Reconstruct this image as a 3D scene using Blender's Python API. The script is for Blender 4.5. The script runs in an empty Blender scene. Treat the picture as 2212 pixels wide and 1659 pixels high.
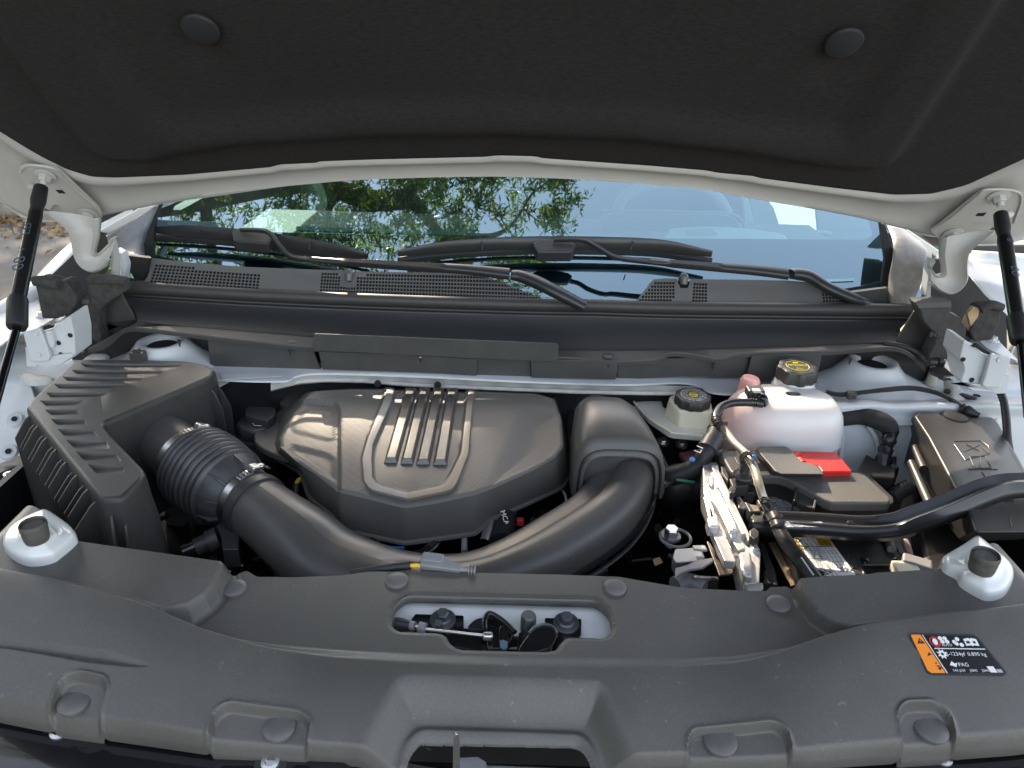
import bpy, bmesh, math, random
import numpy as np
from mathutils import Vector, Matrix
from mathutils.geometry import delaunay_2d_cdt
random.seed(7); rng = np.random.default_rng(7)
sc = bpy.context.scene
COL = sc.collection

# ---------------- camera ----------------
F = 1640.0; PITCH = math.radians(26.0); ROLL = math.radians(1.7); CZ = 1.55
cT, sT = math.cos(PITCH), math.sin(PITCH); cR, sR = math.cos(ROLL), math.sin(ROLL)
fw = Vector((0, cT, -sT)); up0 = Vector((0, sT, cT)); rt0 = Vector((1, 0, 0))
cam_d = bpy.data.cameras.new("camera"); cam = bpy.data.objects.new("camera", cam_d); COL.objects.link(cam)
cr = rt0*cR + up0*sR; cu = rt0*(-sR) + up0*cR
mw = Matrix.Identity(4)
for i in range(3):
    mw[i][0] = cr[i]; mw[i][1] = cu[i]; mw[i][2] = -fw[i]
mw[2][3] = CZ
cam.matrix_world = mw
cam_d.sensor_width = 36; cam_d.lens = 36*F/2212; cam_d.clip_start = 0.02; cam_d.clip_end = 300
cam_d.dof.use_dof = True; cam_d.dof.focus_distance = 1.12; cam_d.dof.aperture_fstop = 22
sc.camera = cam

# ---------------- sky, sun, exposure ----------------
SUN_EL = math.radians(33); SUN_AZ = math.radians(-17)     # sun stands behind the car, a little to the left
w = bpy.data.worlds.new("World"); sc.world = w; w.use_nodes = True
nt = w.node_tree; bg = nt.nodes["Background"]
sky = nt.nodes.new("ShaderNodeTexSky"); sky.sky_type = 'NISHITA'; sky.sun_disc = False
sky.sun_elevation = SUN_EL; sky.sun_rotation = SUN_AZ
sky.air_density = 1.0; sky.dust_density = 1.2; sky.ozone_density = 1.0
hs = nt.nodes.new('ShaderNodeHueSaturation'); hs.inputs['Saturation'].default_value = .66; nt.links.new(sky.outputs[0], hs.inputs['Color']); tn = nt.nodes.new('ShaderNodeVectorMath'); tn.operation = 'MULTIPLY'; tn.inputs[1].default_value = (1.08, 1.0, .91); nt.links.new(hs.outputs[0], tn.inputs[0]); nt.links.new(tn.outputs[0], bg.inputs[0]); bg.inputs[1].default_value = 0.15
sd = bpy.data.lights.new("sun", 'SUN'); sd.energy = 2.8; sd.angle = math.radians(0.5); sd.color = (1.0, 0.84, 0.64)
so = bpy.data.objects.new("sun", sd); COL.objects.link(so)
sdir = Vector((math.sin(SUN_AZ)*math.cos(SUN_EL), math.cos(SUN_AZ)*math.cos(SUN_EL), math.sin(SUN_EL)))
so.rotation_euler = sdir.to_track_quat('Z', 'Y').to_euler()
so.location = sdir*20
sc.view_settings.view_transform = 'Standard'; sc.view_settings.look = 'None'
sc.view_settings.gamma = 1.0; sc.view_settings.exposure = 2.10
sc.render.engine = 'CYCLES'
sc.cycles.max_bounces = 10; sc.cycles.transparent_max_bounces = 16

# ---------------- measuring helpers (photo grid of 2212 x 1659 to points on real planes) ----------------
CROP = dict(A=(0,713.2),B=(493.7,713.2),C=(1097.2,713.2),D=(1474.7,713.2),
            E=(0,274.3),F=(548.6,274.3),G=(1097.2,274.3),H=(1474.7,274.3),
            I=(0,1106),J=(737.3,1106),K=(1474.7,1106))
def ray(u, v):
    x = (u-1106)/F; y = -(v-829.5)/F
    x, y = x*cR - y*sR, x*sR + y*cR
    return fw + up0*y + rt0*x
O = Vector((0, 0, CZ))
def P(u, v, z): d = ray(u, v); return O + d*((z-CZ)/d.z)
def Q(u, v, y): d = ray(u, v); return O + d*(y/d.y)
def PL(u, v, p, n): d = ray(u, v); n = Vector(n); return O + d*((Vector(p)-O).dot(n)/d.dot(n))
def px(c, x, y): return (CROP[c][0]+x/3.0, CROP[c][1]+y/3.0)
def Ps(pts, z, c=None):
    out = []
    for i, t in enumerate(pts):
        u, v = px(c, t[0], t[1]) if c else t[:2]
        out.append(P(u, v, t[2] if len(t) > 2 else z))
    return out
def Qs(pts, y, c=None):
    out = []
    for t in pts:
        u, v = px(c, t[0], t[1]) if c else t[:2]
        out.append(Q(u, v, t[2] if len(t) > 2 else y))
    return out
# windscreen surface
WY, WZ, WC, WT = 1.235, 1.10, 0.11, math.tan(math.radians(30))
def ws(u, v, off=0.0):
    d = ray(u, v); a, b = 0.5, 4.0
    for _ in range(50):
        m = (a+b)/2; q = O + d*m
        if q.z - WZ - off > WT*(q.y - WY - WC*q.x**2): a = m
        else: b = m
    return O + d*a

# ---------------- materials ----------------
MATS = {}
def mat(name, col, rough=0.5, metal=0.0, noise=0.0, nscale=60, bump=0.0, bscale=900, spec=0.5, coat=0.0, trans=0.0, sss=0.0, rvar=0.0, stretch=None, ior=None, aniso=0.0):
    if name in MATS: return MATS[name]
    m = bpy.data.materials.new(name); m.use_nodes = True; n = m.node_tree.nodes; l = m.node_tree.links
    b = n["Principled BSDF"]
    b.inputs['Base Color'].default_value = (*col, 1); b.inputs['Roughness'].default_value = rough
    b.inputs['Metallic'].default_value = metal; b.inputs['Specular IOR Level'].default_value = spec
    b.inputs['Coat Weight'].default_value = coat; b.inputs['Transmission Weight'].default_value = trans
    b.inputs['Anisotropic'].default_value = aniso
    if sss: b.inputs['Subsurface Weight'].default_value = sss; b.inputs['Subsurface Radius'].default_value = (.02,.015,.015); b.inputs['Subsurface Scale'].default_value = 1.0
    tc = n.new('ShaderNodeTexCoord'); src = tc.outputs['Object']
    if stretch:
        mp = n.new('ShaderNodeMapping'); mp.inputs['Scale'].default_value = stretch; l.new(src, mp.inputs[0]); src = mp.outputs[0]
    if noise or rvar:
        t = n.new('ShaderNodeTexNoise'); t.inputs['Scale'].default_value = nscale; t.inputs['Detail'].default_value = 6; l.new(src, t.inputs['Vector'])
        if noise:
            r = n.new('ShaderNodeMapRange'); r.inputs[1].default_value = .3; r.inputs[2].default_value = .7
            r.inputs[3].default_value = 1-noise; r.inputs[4].default_value = 1+noise; l.new(t.outputs['Fac'], r.inputs[0])
            mx = n.new('ShaderNodeVectorMath'); mx.operation = 'SCALE'; mx.inputs[0].default_value = col; l.new(r.outputs[0], mx.inputs['Scale'])
            l.new(mx.outputs[0], b.inputs['Base Color'])
        if rvar:
            r2 = n.new('ShaderNodeMapRange'); r2.inputs[1].default_value = .3; r2.inputs[2].default_value = .7
            r2.inputs[3].default_value = rough-rvar; r2.inputs[4].default_value = rough+rvar; l.new(t.outputs['Fac'], r2.inputs[0]); l.new(r2.outputs[0], b.inputs['Roughness'])
    if bump:
        t2 = n.new('ShaderNodeTexNoise'); t2.inputs['Scale'].default_value = bscale; t2.inputs['Detail'].default_value = 2; l.new(src, t2.inputs['Vector'])
        bp = n.new('ShaderNodeBump'); bp.inputs['Strength'].default_value = bump; bp.inputs['Distance'].default_value = 0.001
        l.new(t2.outputs['Fac'], bp.inputs['Height']); l.new(bp.outputs[0], b.inputs['Normal'])
    MATS[name] = m; return m
def dusty(name, col, rough, dust=0.12, bump=.25, bscale=1100, dcol=(.30,.28,.25)):
    """moulded black plastic with grain, soft stains and a few pale dust specks"""
    m = mat(name, col, rough, bump=bump, bscale=bscale); n = m.node_tree.nodes; l = m.node_tree.links; b = n["Principled BSDF"]
    tc = n.new('ShaderNodeTexCoord')
    a = n.new('ShaderNodeTexNoise'); a.inputs['Scale'].default_value = 9; a.inputs['Detail'].default_value = 8; l.new(tc.outputs['Object'], a.inputs['Vector'])
    s = n.new('ShaderNodeTexNoise'); s.inputs['Scale'].default_value = 170; s.inputs['Detail'].default_value = 3; l.new(tc.outputs['Object'], s.inputs['Vector'])
    r1 = n.new('ShaderNodeMapRange'); r1.inputs[1].default_value = .42; r1.inputs[2].default_value = .72; r1.inputs[3].default_value = 0; r1.inputs[4].default_value = dust; l.new(a.outputs['Fac'], r1.inputs[0])
    r2 = n.new('ShaderNodeMapRange'); r2.inputs[1].default_value = .66; r2.inputs[2].default_value = .74; r2.inputs[3].default_value = 0; r2.inputs[4].default_value = .35; l.new(s.outputs['Fac'], r2.inputs[0])
    r3 = n.new('ShaderNodeMapRange'); r3.inputs[1].default_value = .5; r3.inputs[2].default_value = .62; l.new(a.outputs['Fac'], r3.inputs[0])
    mu = n.new('ShaderNodeMath'); mu.operation = 'MULTIPLY'; l.new(r2.outputs[0], mu.inputs[0]); l.new(r3.outputs[0], mu.inputs[1])
    ad = n.new('ShaderNodeMath'); ad.operation = 'ADD'; l.new(r1.outputs[0], ad.inputs[0]); l.new(mu.outputs[0], ad.inputs[1])
    mx = n.new('ShaderNodeMix'); mx.data_type = 'RGBA'; l.new(ad.outputs[0], mx.inputs[0]); mx.inputs[6].default_value = (*col, 1); mx.inputs[7].default_value = (*dcol, 1)
    g = n.new('ShaderNodeTexNoise'); g.inputs['Scale'].default_value = 420; g.inputs['Detail'].default_value = 4; l.new(tc.outputs['Object'], g.inputs['Vector'])
    gr = n.new('ShaderNodeMapRange'); gr.inputs[1].default_value = .3; gr.inputs[2].default_value = .7; gr.inputs[3].default_value = .91; gr.inputs[4].default_value = 1.09; l.new(g.outputs['Fac'], gr.inputs[0])
    sc_ = n.new('ShaderNodeVectorMath'); sc_.operation = 'SCALE'; l.new(mx.outputs[2], sc_.inputs[0]); l.new(gr.outputs[0], sc_.inputs['Scale']); l.new(sc_.outputs[0], b.inputs['Base Color'])
    rr = n.new('ShaderNodeMapRange'); rr.inputs[1].default_value = .3; rr.inputs[2].default_value = .7; rr.inputs[3].default_value = rough-.06; rr.inputs[4].default_value = rough+.1; l.new(a.outputs['Fac'], rr.inputs[0]); l.new(rr.outputs[0], b.inputs['Roughness'])
    return m
PLA = dusty('black_grained_plastic', (.086,.082,.075), .38, dust=.10)
PLB = dusty('black_duct_plastic', (.074,.071,.067), .35, dust=.04, bump=.12)
PLC = mat('black_smooth_plastic', (.040,.039,.038), .42, bump=.12, bscale=700, noise=.15, nscale=40)
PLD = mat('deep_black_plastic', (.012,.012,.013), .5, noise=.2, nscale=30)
COW = mat('cowl_plastic', (.050,.049,.047), .55, bump=.3, bscale=900, noise=.15, nscale=25)
GLO = mat('gloss_black_paint', (.010,.010,.011), .13, coat=.6, rvar=.05, nscale=20)
BARM = mat('bar_black_paint', (.016,.016,.017), .3, coat=.15, rvar=.05, nscale=12)
RUB = mat('rubber', (.020,.020,.021), .48, bump=.15, bscale=500)
RUBG = mat('weathered_rubber', (.085,.08,.07), .75, noise=.2, nscale=90, bump=.3)
BELL = mat('bellows_rubber', (.055,.055,.056), .38, noise=.25, nscale=35, bump=.1, bscale=400)
FOAM = mat('black_foam', (.045,.043,.040), .9, noise=.35, nscale=90, bump=.9, bscale=350)
FOAMC = mat('tan_foam_edge', (.42,.30,.17), .85, noise=.2, nscale=60)
WHT = mat('white_body_paint', (.68,.69,.68), .22, coat=.35, noise=.02, nscale=8)
WHP = mat('white_primer', (.56,.58,.60), .36, noise=.05, nscale=20, bump=.06, bscale=300, coat=.1)
HOODW = mat('hood_inner_paint', (.50,.48,.44), .40, noise=.03, nscale=14, bump=.05, bscale=260)
SEAL = mat('seam_sealer', (.62,.60,.55), .6, noise=.12, nscale=60, bump=.8, bscale=160)
ALU = mat('cast_aluminium', (.60,.59,.57), .36, metal=.6, noise=.10, nscale=70, rvar=.06, bump=.05, bscale=300)
ALUB = mat('brushed_aluminium', (.13,.127,.12), .40, metal=.6, noise=.12, nscale=40, stretch=(14,.6,14), bump=.2, bscale=120)
STL = mat('zinc_steel', (.66,.65,.62), .28, metal=1, noise=.1, nscale=120)
DSTL = mat('dark_bolt_steel', (.16,.17,.18), .4, metal=.8, noise=.15, nscale=90)
CHR = mat('bright_steel', (.75,.76,.78), .12, metal=1)
BRZ = mat('bronze_pipe', (.42,.36,.28), .38, metal=.6, rvar=.06, nscale=60)
TRIM = mat('grey_trim_paint', (.16,.155,.145), .38, noise=.08, nscale=60, bump=.1)
RED = mat('red_plastic', (.62,.022,.018), .38, noise=.06, nscale=50, bump=.1)
REDC = mat('red_connector', (.5,.03,.03), .4)
CREAM = mat('cream_tank_plastic', (.88,.83,.64), .42, sss=.25, noise=.05, nscale=18)
CREAM2 = mat('grey_tray_plastic', (.80,.79,.71), .45, sss=.1, noise=.05, nscale=18)
PINK = mat('pink_tank_plastic', (.82,.40,.34), .35, sss=.4)
CLIP = mat('clip_plastic', (.13,.125,.12), .42, noise=.1, nscale=90, bump=.2)
GREY = mat('grey_plastic', (.22,.22,.23), .42, noise=.08, nscale=50)
LTG = mat('light_grey_plastic', (.42,.43,.44), .35, noise=.06, nscale=40)
YEL = mat('yellow_print', (.80,.62,.02), .5)
YELO = mat('amber_print', (.85,.50,.01), .5)
WPR = mat('white_print', (.82,.82,.80), .5)
GPR = mat('grey_print', (.45,.46,.47), .5)
BPR = mat('black_print', (.02,.02,.022), .5)
RPR = mat('red_print', (.7,.02,.02), .5)
OPR = mat('orange_print', (.95,.28,.02), .5)
STB = mat('sticker_black', (.010,.010,.012), .3)
BLU = mat('blue_paint_mark', (.02,.13,.36), .5)
GRN = mat('green_paint_mark', (.02,.18,.08), .5)
TAPE = mat('wrapping_tape', (.020,.020,.022), .25, noise=.2, nscale=60, bump=1.0, bscale=90)
HSH = mat('heat_shield_felt', (.020,.020,.021), .8, noise=.4, nscale=30, bump=.8, bscale=120)
BWP = mat('battery_case', (.030,.031,.032), .33, noise=.3, nscale=20, rvar=.08)
FLEECE = None
# ---------------- mesh helpers ----------------
WL = {}
def wl(o): return WL.get(o.name, Vector((0,0,0))) if o else Vector((0,0,0))
def link(o, parent, c):
    COL.objects.link(o); WL[o.name] = Vector(c); o.location = Vector(c) - wl(parent)
    if parent: o.parent = parent
    return o
def thing(name, label, cat, loc, group=None):
    o = bpy.data.objects.new(name, None); o.empty_display_size = .03; link(o, None, Vector(loc)); o['label'] = label; o['category'] = cat
    if group: o['group'] = group
    return o
def tag(o, label, cat, group=None):
    o['label'] = label; o['category'] = cat
    if group: o['group'] = group
    return o
def mesh(name, verts, faces, m, parent=None, smooth=40, bevel=0, bseg=2, flip=False, kind=None, recalc=True):
    vs = np.array([tuple(v) for v in verts], dtype=float); c = (vs.max(0)+vs.min(0))/2
    me = bpy.data.meshes.new(name); me.from_pydata((vs-c).tolist(), [], [tuple(int(i) for i in f) for f in faces])
    if recalc:
        bm = bmesh.new(); bm.from_mesh(me); bmesh.ops.remove_doubles(bm, verts=bm.verts, dist=1e-6)
        bmesh.ops.recalc_face_normals(bm, faces=bm.faces); bm.to_mesh(me); bm.free()
    me.materials.append(m)
    if smooth: me.shade_smooth(); me.set_sharp_from_angle(angle=math.radians(smooth))
    o = bpy.data.objects.new(name, me); link(o, parent, c)
    if bevel:
        b = o.modifiers.new('b', 'BEVEL'); b.width = bevel; b.segments = bseg; b.limit_method = 'ANGLE'; b.angle_limit = math.radians(32); b.harden_normals = True
    if kind: o['kind'] = kind
    return o
def V3(p): return p if isinstance(p, Vector) else Vector(p)
def prism(name, top, vec, m, parent=None, bevel=.002, bottom=None, **k):
    top = [V3(p) for p in top]; n = len(top)
    bot = [V3(p) for p in bottom] if bottom else [p+Vector(vec) for p in top]
    f = [list(range(n)), list(range(2*n-1, n-1, -1))] + [(i, (i+1) % n, n+(i+1) % n, n+i) for i in range(n)]
    return mesh(name, top+bot, f, m, parent, bevel=bevel, **k)
def cat(pts, sub=8, closed=False):
    pts = [V3(p) for p in pts]; n = len(pts); out = []
    if n < 3: 
        return [pts[0].lerp(pts[-1], i/sub) for i in range(sub+1)]
    rngi = range(n if closed else n-1)
    for i in rngi:
        p1, p2 = pts[i], pts[(i+1) % n]
        p0 = pts[(i-1) % n] if (closed or i > 0) else p1*2-p2
        p3 = pts[(i+2) % n] if (closed or i+2 < n) else p2*2-p1
        for j in range(sub):
            t = j/sub
            out.append(.5*((2*p1)+(-p0+p2)*t+(2*p0-5*p1+4*p2-p3)*t*t+(-p0+3*p1-3*p2+p3)*t**3))
    if not closed: out.append(pts[-1])
    return out
def catn(vals, sub):
    v = cat([Vector((x, 0, 0)) for x in vals], sub); return [p.x for p in v]
def frames(path, up=(0,0,1)):
    n = len(path); T = [(path[min(i+1, n-1)]-path[max(i-1, 0)]).normalized() for i in range(n)]
    up = Vector(up); 
    if abs(T[0].dot(up)) > .95: up = Vector((1,0,0))
    N = (up - T[0]*up.dot(T[0])).normalized(); fr = []
    for i in range(n):
        N = (N - T[i]*N.dot(T[i])).normalized(); fr.append((T[i], N, T[i].cross(N)))
    return fr
def tube(name, pts, r, m, parent=None, seg=16, sub=8, flat=1.0, up=(0,0,1), caps=True, rf=None, smooth=45, straight=False, hollow=0):
    pts = [V3(p) for p in pts]
    if straight: path = pts; rr = r if isinstance(r, (list, tuple)) else [r]*len(pts)
    else:
        path = cat(pts, sub); rr = catn(r, sub) if isinstance(r, (list, tuple)) and len(r) > 2 else (
            [r[0]+(r[1]-r[0])*i/(len(path)-1) for i in range(len(path))] if isinstance(r, (list, tuple)) else [r]*len(path))
        if len(pts) < 3 and not isinstance(r, (list, tuple)): rr = [r]*len(path)
    fr = frames(path, up); vs = []; fs = []; n = len(path)
    L = 0
    for i in range(n):
        if i: L += (path[i]-path[i-1]).length
        R = rr[i] if rf is None else rf(L, rr[i])
        for k in range(seg):
            a = 2*math.pi*k/seg; vs.append(path[i] + fr[i][1]*math.cos(a)*R*flat + fr[i][2]*math.sin(a)*R)
    for i in range(n-1):
        for k in range(seg):
            a, b = i*seg+k, i*seg+(k+1) % seg; fs.append((a, b, b+seg, a+seg))
    if caps: fs += [tuple(range(seg-1, -1, -1)), tuple(range((n-1)*seg, n*seg))]
    return mesh(name, vs, fs, m, parent, smooth=smooth)
def resample(pts, step):
    path = [V3(p) for p in pts]; out = [path[0]]; acc = 0
    for i in range(1, len(path)):
        a, b = path[i-1], path[i]; L = (b-a).length
        if L < 1e-9: continue
        d = step-acc
        while d <= L: out.append(a.lerp(b, d/L)); d += step
        acc = L-(d-step)
    return out
def corr(name, pts, r, m, parent=None, pitch=.004, amp=.0012, seg=12):
    path = resample(cat(pts, 24), pitch/4)
    return tube(name, path, [r+amp*math.sin(i*math.pi/2) for i in range(len(path))], m, parent, seg=seg, straight=True, smooth=80)
def lathe(name, c, axis, prof, m, parent=None, seg=28, lobes=None, smooth=40):
    c = V3(c); ax = V3(axis).normalized(); u = ax.orthogonal().normalized() if abs(ax.z) < .9 else (Vector((1,0,0))-ax*ax.x).normalized(); v = ax.cross(u)
    vs = []; fs = []; n = len(prof)
    for i, (r, h) in enumerate(prof):
        for k in range(seg):
            a = 2*math.pi*k/seg; R = r*(1 if not lobes else 1+lobes[1]*max(-1, min(1, 1.6*math.cos(a*lobes[0])))) 
            vs.append(c+ax*h+u*math.cos(a)*R+v*math.sin(a)*R)
    for i in range(n-1):
        for k in range(seg):
            a, b = i*seg+k, i*seg+(k+1) % seg; fs.append((a, b, b+seg, a+seg))
    fs += [tuple(range(seg-1, -1, -1)), tuple(range((n-1)*seg, n*seg))]
    return mesh(name, vs, fs, m, parent, smooth=smooth)
def box(name, c, s, m, parent=None, rot=None, bevel=.002, **k):
    c = V3(c); R = rot if rot is not None else Matrix.Identity(3); vs = []
    for x in (-.5,.5):
        for y in (-.5,.5):
            for z in (-.5,.5): vs.append(c+R@Vector((x*s[0], y*s[1], z*s[2])))
    f = [(0,1,3,2),(4,6,7,5),(0,4,5,1),(2,3,7,6),(0,2,6,4),(1,5,7,3)]
    return mesh(name, vs, f, m, parent, bevel=bevel, **k)
def gridm(name, rows, m, parent=None, smooth=60, thick=0, closed=False, **k):
    """rows: list of equal-length point lists"""
    nr, nc = len(rows), len(rows[0]); vs = [p for r in rows for p in r]; fs = []
    for i in range(nr-1):
        for j in range(nc if closed else nc-1):
            a, b = i*nc+j, i*nc+(j+1) % nc; fs.append((a, b, b+nc, a+nc))
    o = mesh(name, vs, fs, m, parent, smooth=smooth, recalc=False, **k)
    if thick:
        s = o.modifiers.new('s', 'SOLIDIFY'); s.thickness = thick; s.offset = 0
    return o
def lin(pts, n):
    """resample a polyline to n points by arc length"""
    pts = [V3(p) for p in pts]; d = [0]
    for i in range(1, len(pts)): d.append(d[-1]+(pts[i]-pts[i-1]).length)
    out = []; j = 0
    for k in range(n):
        s = d[-1]*k/(n-1)
        while j < len(pts)-2 and d[j+1] < s: j += 1
        out.append(pts[j].lerp(pts[j+1], (s-d[j])/max(1e-9, d[j+1]-d[j])))
    return out
def rot_to(zdir, xdir=(1,0,0)):
    z = V3(zdir).normalized(); x = V3(xdir); x = (x - z*x.dot(z)).normalized(); y = z.cross(x)
    return Matrix((x, y, z)).transposed()
def text(s, loc, rot, size, m, parent, ext=.0002, align='CENTER', name='lettering', sx=1.0):
    cu_ = bpy.data.curves.new('t', 'FONT'); cu_.body = s; cu_.size = size; cu_.align_x = align; cu_.align_y = 'CENTER'; cu_.resolution_u = 2
    to = bpy.data.objects.new('t', cu_); COL.objects.link(to); dg = bpy.context.evaluated_depsgraph_get(); dg.update()
    me = bpy.data.meshes.new_from_object(to.evaluated_get(dg)); bpy.data.objects.remove(to); bpy.data.curves.remove(cu_)
    vs = [V3(loc)+rot@Vector((v.co.x*sx, v.co.y, ext)) for v in me.vertices]; fs = [tuple(p.vertices) for p in me.polygons]; bpy.data.meshes.remove(me)
    if not fs: return None
    return mesh(name, vs, fs, m, parent, smooth=0, recalc=False)
def flat(name, pts, m, parent, n=(0,0,1), thick=.0003):
    nn = V3(n).normalized(); return prism(name, [V3(p)+nn*thick for p in pts], -nn*thick, m, parent, bevel=0, smooth=0)
# signed distance to polygon (numpy), positive inside
def sdf(X, Y, poly):
    poly = np.array([(p[0], p[1]) for p in poly]); n = len(poly); d = np.full(X.shape, 1e9); ins = np.zeros(X.shape, bool)
    for i in range(n):
        a, b = poly[i], poly[(i+1) % n]; e = b-a; L = e@e+1e-12
        t = np.clip(((X-a[0])*e[0]+(Y-a[1])*e[1])/L, 0, 1)
        d = np.minimum(d, np.hypot(X-a[0]-t*e[0], Y-a[1]-t*e[1]))
        c = ((a[1] > Y) != (b[1] > Y)); xi = a[0]+(Y-a[1])*(b[0]-a[0])/(b[1]-a[1]+1e-15); ins ^= c & (X < xi)
    return np.where(ins, d, -d)
def ss(x, a, b): t = np.clip((x-a)/(b-a), 0, 1); return t*t*(3-2*t)
def poly2(pts): return [(p.x, p.y) for p in pts]
def smoothpoly(pts, sub=6):
    return cat(pts, sub, closed=True)
def roundpoly(pts, r, seg=4):
    pts = [V3(p) for p in pts]; n = len(pts); out = []
    for i in range(n):
        p, a, b = pts[i], pts[i-1], pts[(i+1) % n]; da, db = (a-p), (b-p); k = min(r, da.length*.45, db.length*.45)
        s, e = p+da.normalized()*k, p+db.normalized()*k
        for j in range(seg+1):
            t = j/seg; out.append(s*(1-t)**2+p*2*t*(1-t)+e*t*t)
    return out
def bolt(c, axis, r, h, m, parent, name='bolt', washer=True, wm=None):
    c = V3(c); a = V3(axis).normalized()
    if washer: lathe('washer' if name != 'washer' else name, c, a, [(r*1.75,0),(r*1.75,r*.35),(r*1.0,r*.5)], wm or m, parent, seg=20)
    return lathe(name, c+a*(r*.3 if washer else 0), a, [(r,0),(r,h*.85),(r*.8,h)], m, parent, seg=6, smooth=20)
# ================= RADIATOR COVER =================
rc = thing('radiator_cover', 'wide grained black plastic cover across the nose of the engine bay, with the latch opening', 'panel', (0,.52,.98))
def radiator_cover():
    back = Ps([(-160,1020),(0,1066),(50,1085),(90,1100),(170,1163),(490,1213)], 1.020) + Ps([(500,1229),(533,1233),(555,1246),(640,1247),(737,1243),(794,1235),(871,1234),(1204,1241),(1337,1246),(1475,1270),(1600,1276),(1655,1277),(1664,1268),(1704,1267)], 1.0) + \
           Ps([(1720,1250),(1875,1238),(2031,1229),(2100,1186),(2161,1165),(2212,1138),(2330,1080)], 1.020)
    front = Ps([(-150,1495),(0,1528),(77,1543),(193,1559),(433,1593)], .992)+Ps([(737,1618),(847,1628),(1085,1640),(1304,1641),(1475,1637)], .982)+Ps([(1735,1628),(2075,1606),(2212,1596),(2360,1575)], .992)
    crest = Ps([(-150,1205,1.034),(0,1231,1.034),(80,1246,1.034),(160,1263,1.034),(300,1302,1.032),(430,1357,1.022),(560,1398,1.011),(700,1420,1.005),(870,1432,1.003),(1100,1440,1.003),(1480,1443,1.003),(1600,1434,1.006),(1700,1405,1.014),(1790,1372,1.025),(1870,1350,1.032),(2050,1325,1.034),(2115,1319,1.034),(2360,1290,1.034)], 1)
    def itp(pts, xs, a=1):
        p = sorted([(q.x, q[a]) for q in pts]); return np.interp(xs, [q[0] for q in p], [q[1] for q in p])
    def sm(v, k):
        ker = np.hanning(2*k+3)[1:-1]; ker /= ker.sum(); return np.convolve(np.pad(v, k, mode='edge'), ker, 'valid')
    nx = 800; xs = np.linspace(-.60, .60, nx)
    yb = sm(itp(back, xs), 1); yf = sm(itp(front, xs), 6); yc = sm(itp(crest, xs), 14); zc = sm(itp(crest, xs, 2), 14); zf = sm(itp(front, xs, 2), 20)
    yc = np.minimum(yc, yb-.01)
    n1, n2 = 190, 130
    t1 = np.linspace(0, 1, n1)[:, None]; t2 = (np.linspace(0, 1, n2)[1:, None])**1.15
    Y = np.vstack([yf+(yc-yf)*t1, yc+(yb-yc)*t2]); X = np.tile(xs, (Y.shape[0], 1))
    # front roll
    T1 = t1 + 0*xs; Z1 = zf+(zc-zf)*(1-(1-T1)**1.7) 
    Z1 = Z1 - .012*np.clip(1-T1*14, 0, 1)**2
    # rear: drop behind crest
    yy = Y[n1:]-yc; zm = 1.0+.0*yy
    padL = Ps([(-300,900),(90,1090),(170,1163),(489,1208),(494,1222),(470,1262),(448,1287),(410,1312),(372,1322),(300,1330),(200,1330),(-300,1330)], 1.018)
    padR = Ps([(2500,1000),(2161,1165),(1875,1238),(1717,1246),(1735,1290),(1760,1320),(1800,1345),(1840,1358),(1890,1356),(2100,1340),(2500,1330)], 1.018)
    sL, sR_ = sdf(X[n1:], Y[n1:], poly2(padL)), sdf(X[n1:], Y[n1:], poly2(padR))
    zm = 1.0 + .020*ss(sL, -.003, .007) + .020*ss(sR_, -.002, .004)
    # bead at the pad foot
    zm += -.002*np.exp(-((sL+.006)/.003)**2)
    k = ss(yy, 0, .016); Z2 = zc*(1-k)+np.minimum(zm, zc+.03)*k
    Z = np.vstack([Z1, Z2])
    def feat(poly, depth, w0, w1, rim=0, rw=.003):
        nonlocal Z
        s = sdf(X, Y, poly2(poly)); Z = Z - depth*ss(s, w0, w1)
        if rim: Z = Z + rim*np.exp(-((s-w0)/rw)**2)
    zz = 1.005
    feat(roundpoly(Ps([(60,1400),(235,1315),(365,1130),(420,1085),(520,1068),(690,1100),(705,1150),(590,1345),(560,1500)], zz, 'I'), .012), .0085, .0, .0036, .0024, .0020)
    feat(roundpoly(Ps([(1180,1650),(1285,1455),(1375,1270),(1470,1215),(1940,1245),(2010,1290),(1955,1480),(1930,1680)], zz, 'I'), .012), .0085, .0, .0036, .0024, .0020)
    feat(roundpoly(Ps([(130,1750),(90,1600),(45,1410),(70,1340),(600,1322),(690,1370),(775,1560),(830,1750)], zz, 'K'), .012), .0085, .0, .0036, .0024, .0020)
    feat(roundpoly(Ps([(1560,1700),(1490,1525),(1385,1310),(1430,1258),(1630,1250),(1740,1310),(1855,1490),(1950,1680)], zz, 'K'), .012), .0085, .0, .0036, .0024, .0020)
    # tapered groove at the left and its mirror beyond the sticker
    feat(smoothpoly(Ps([(-700,760),(0,850),(300,885),(600,925),(800,965),(965,1006),(870,1018),(600,995),(300,945),(0,895),(-700,800)], 1.012, 'I'), 3), .011, -.001, .010)
    # central scoop
    s = sdf(X, Y, poly2(roundpoly(Ps([(-150,1750),(60,1520),(345,1105),(430,1075),(1670,1112),(1725,1150),(2010,1600),(2100,1750)], .998, 'J'), .012)))
    Z -= .026*ss(s, -.002, .030)
    s = sdf(X, Y, poly2(roundpoly(Ps([(330,1900),(400,1570),(500,1478),(1555,1510),(1640,1600),(1720,1900)], .957, 'J'), .014)))
    Z -= .010*ss(s, .004, .016); Z += .0028*np.exp(-((s-.001)/.0035)**2)
    # side fall beyond right end
    Z -= .05*ss(np.abs(X), .545, .60)**2
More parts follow.
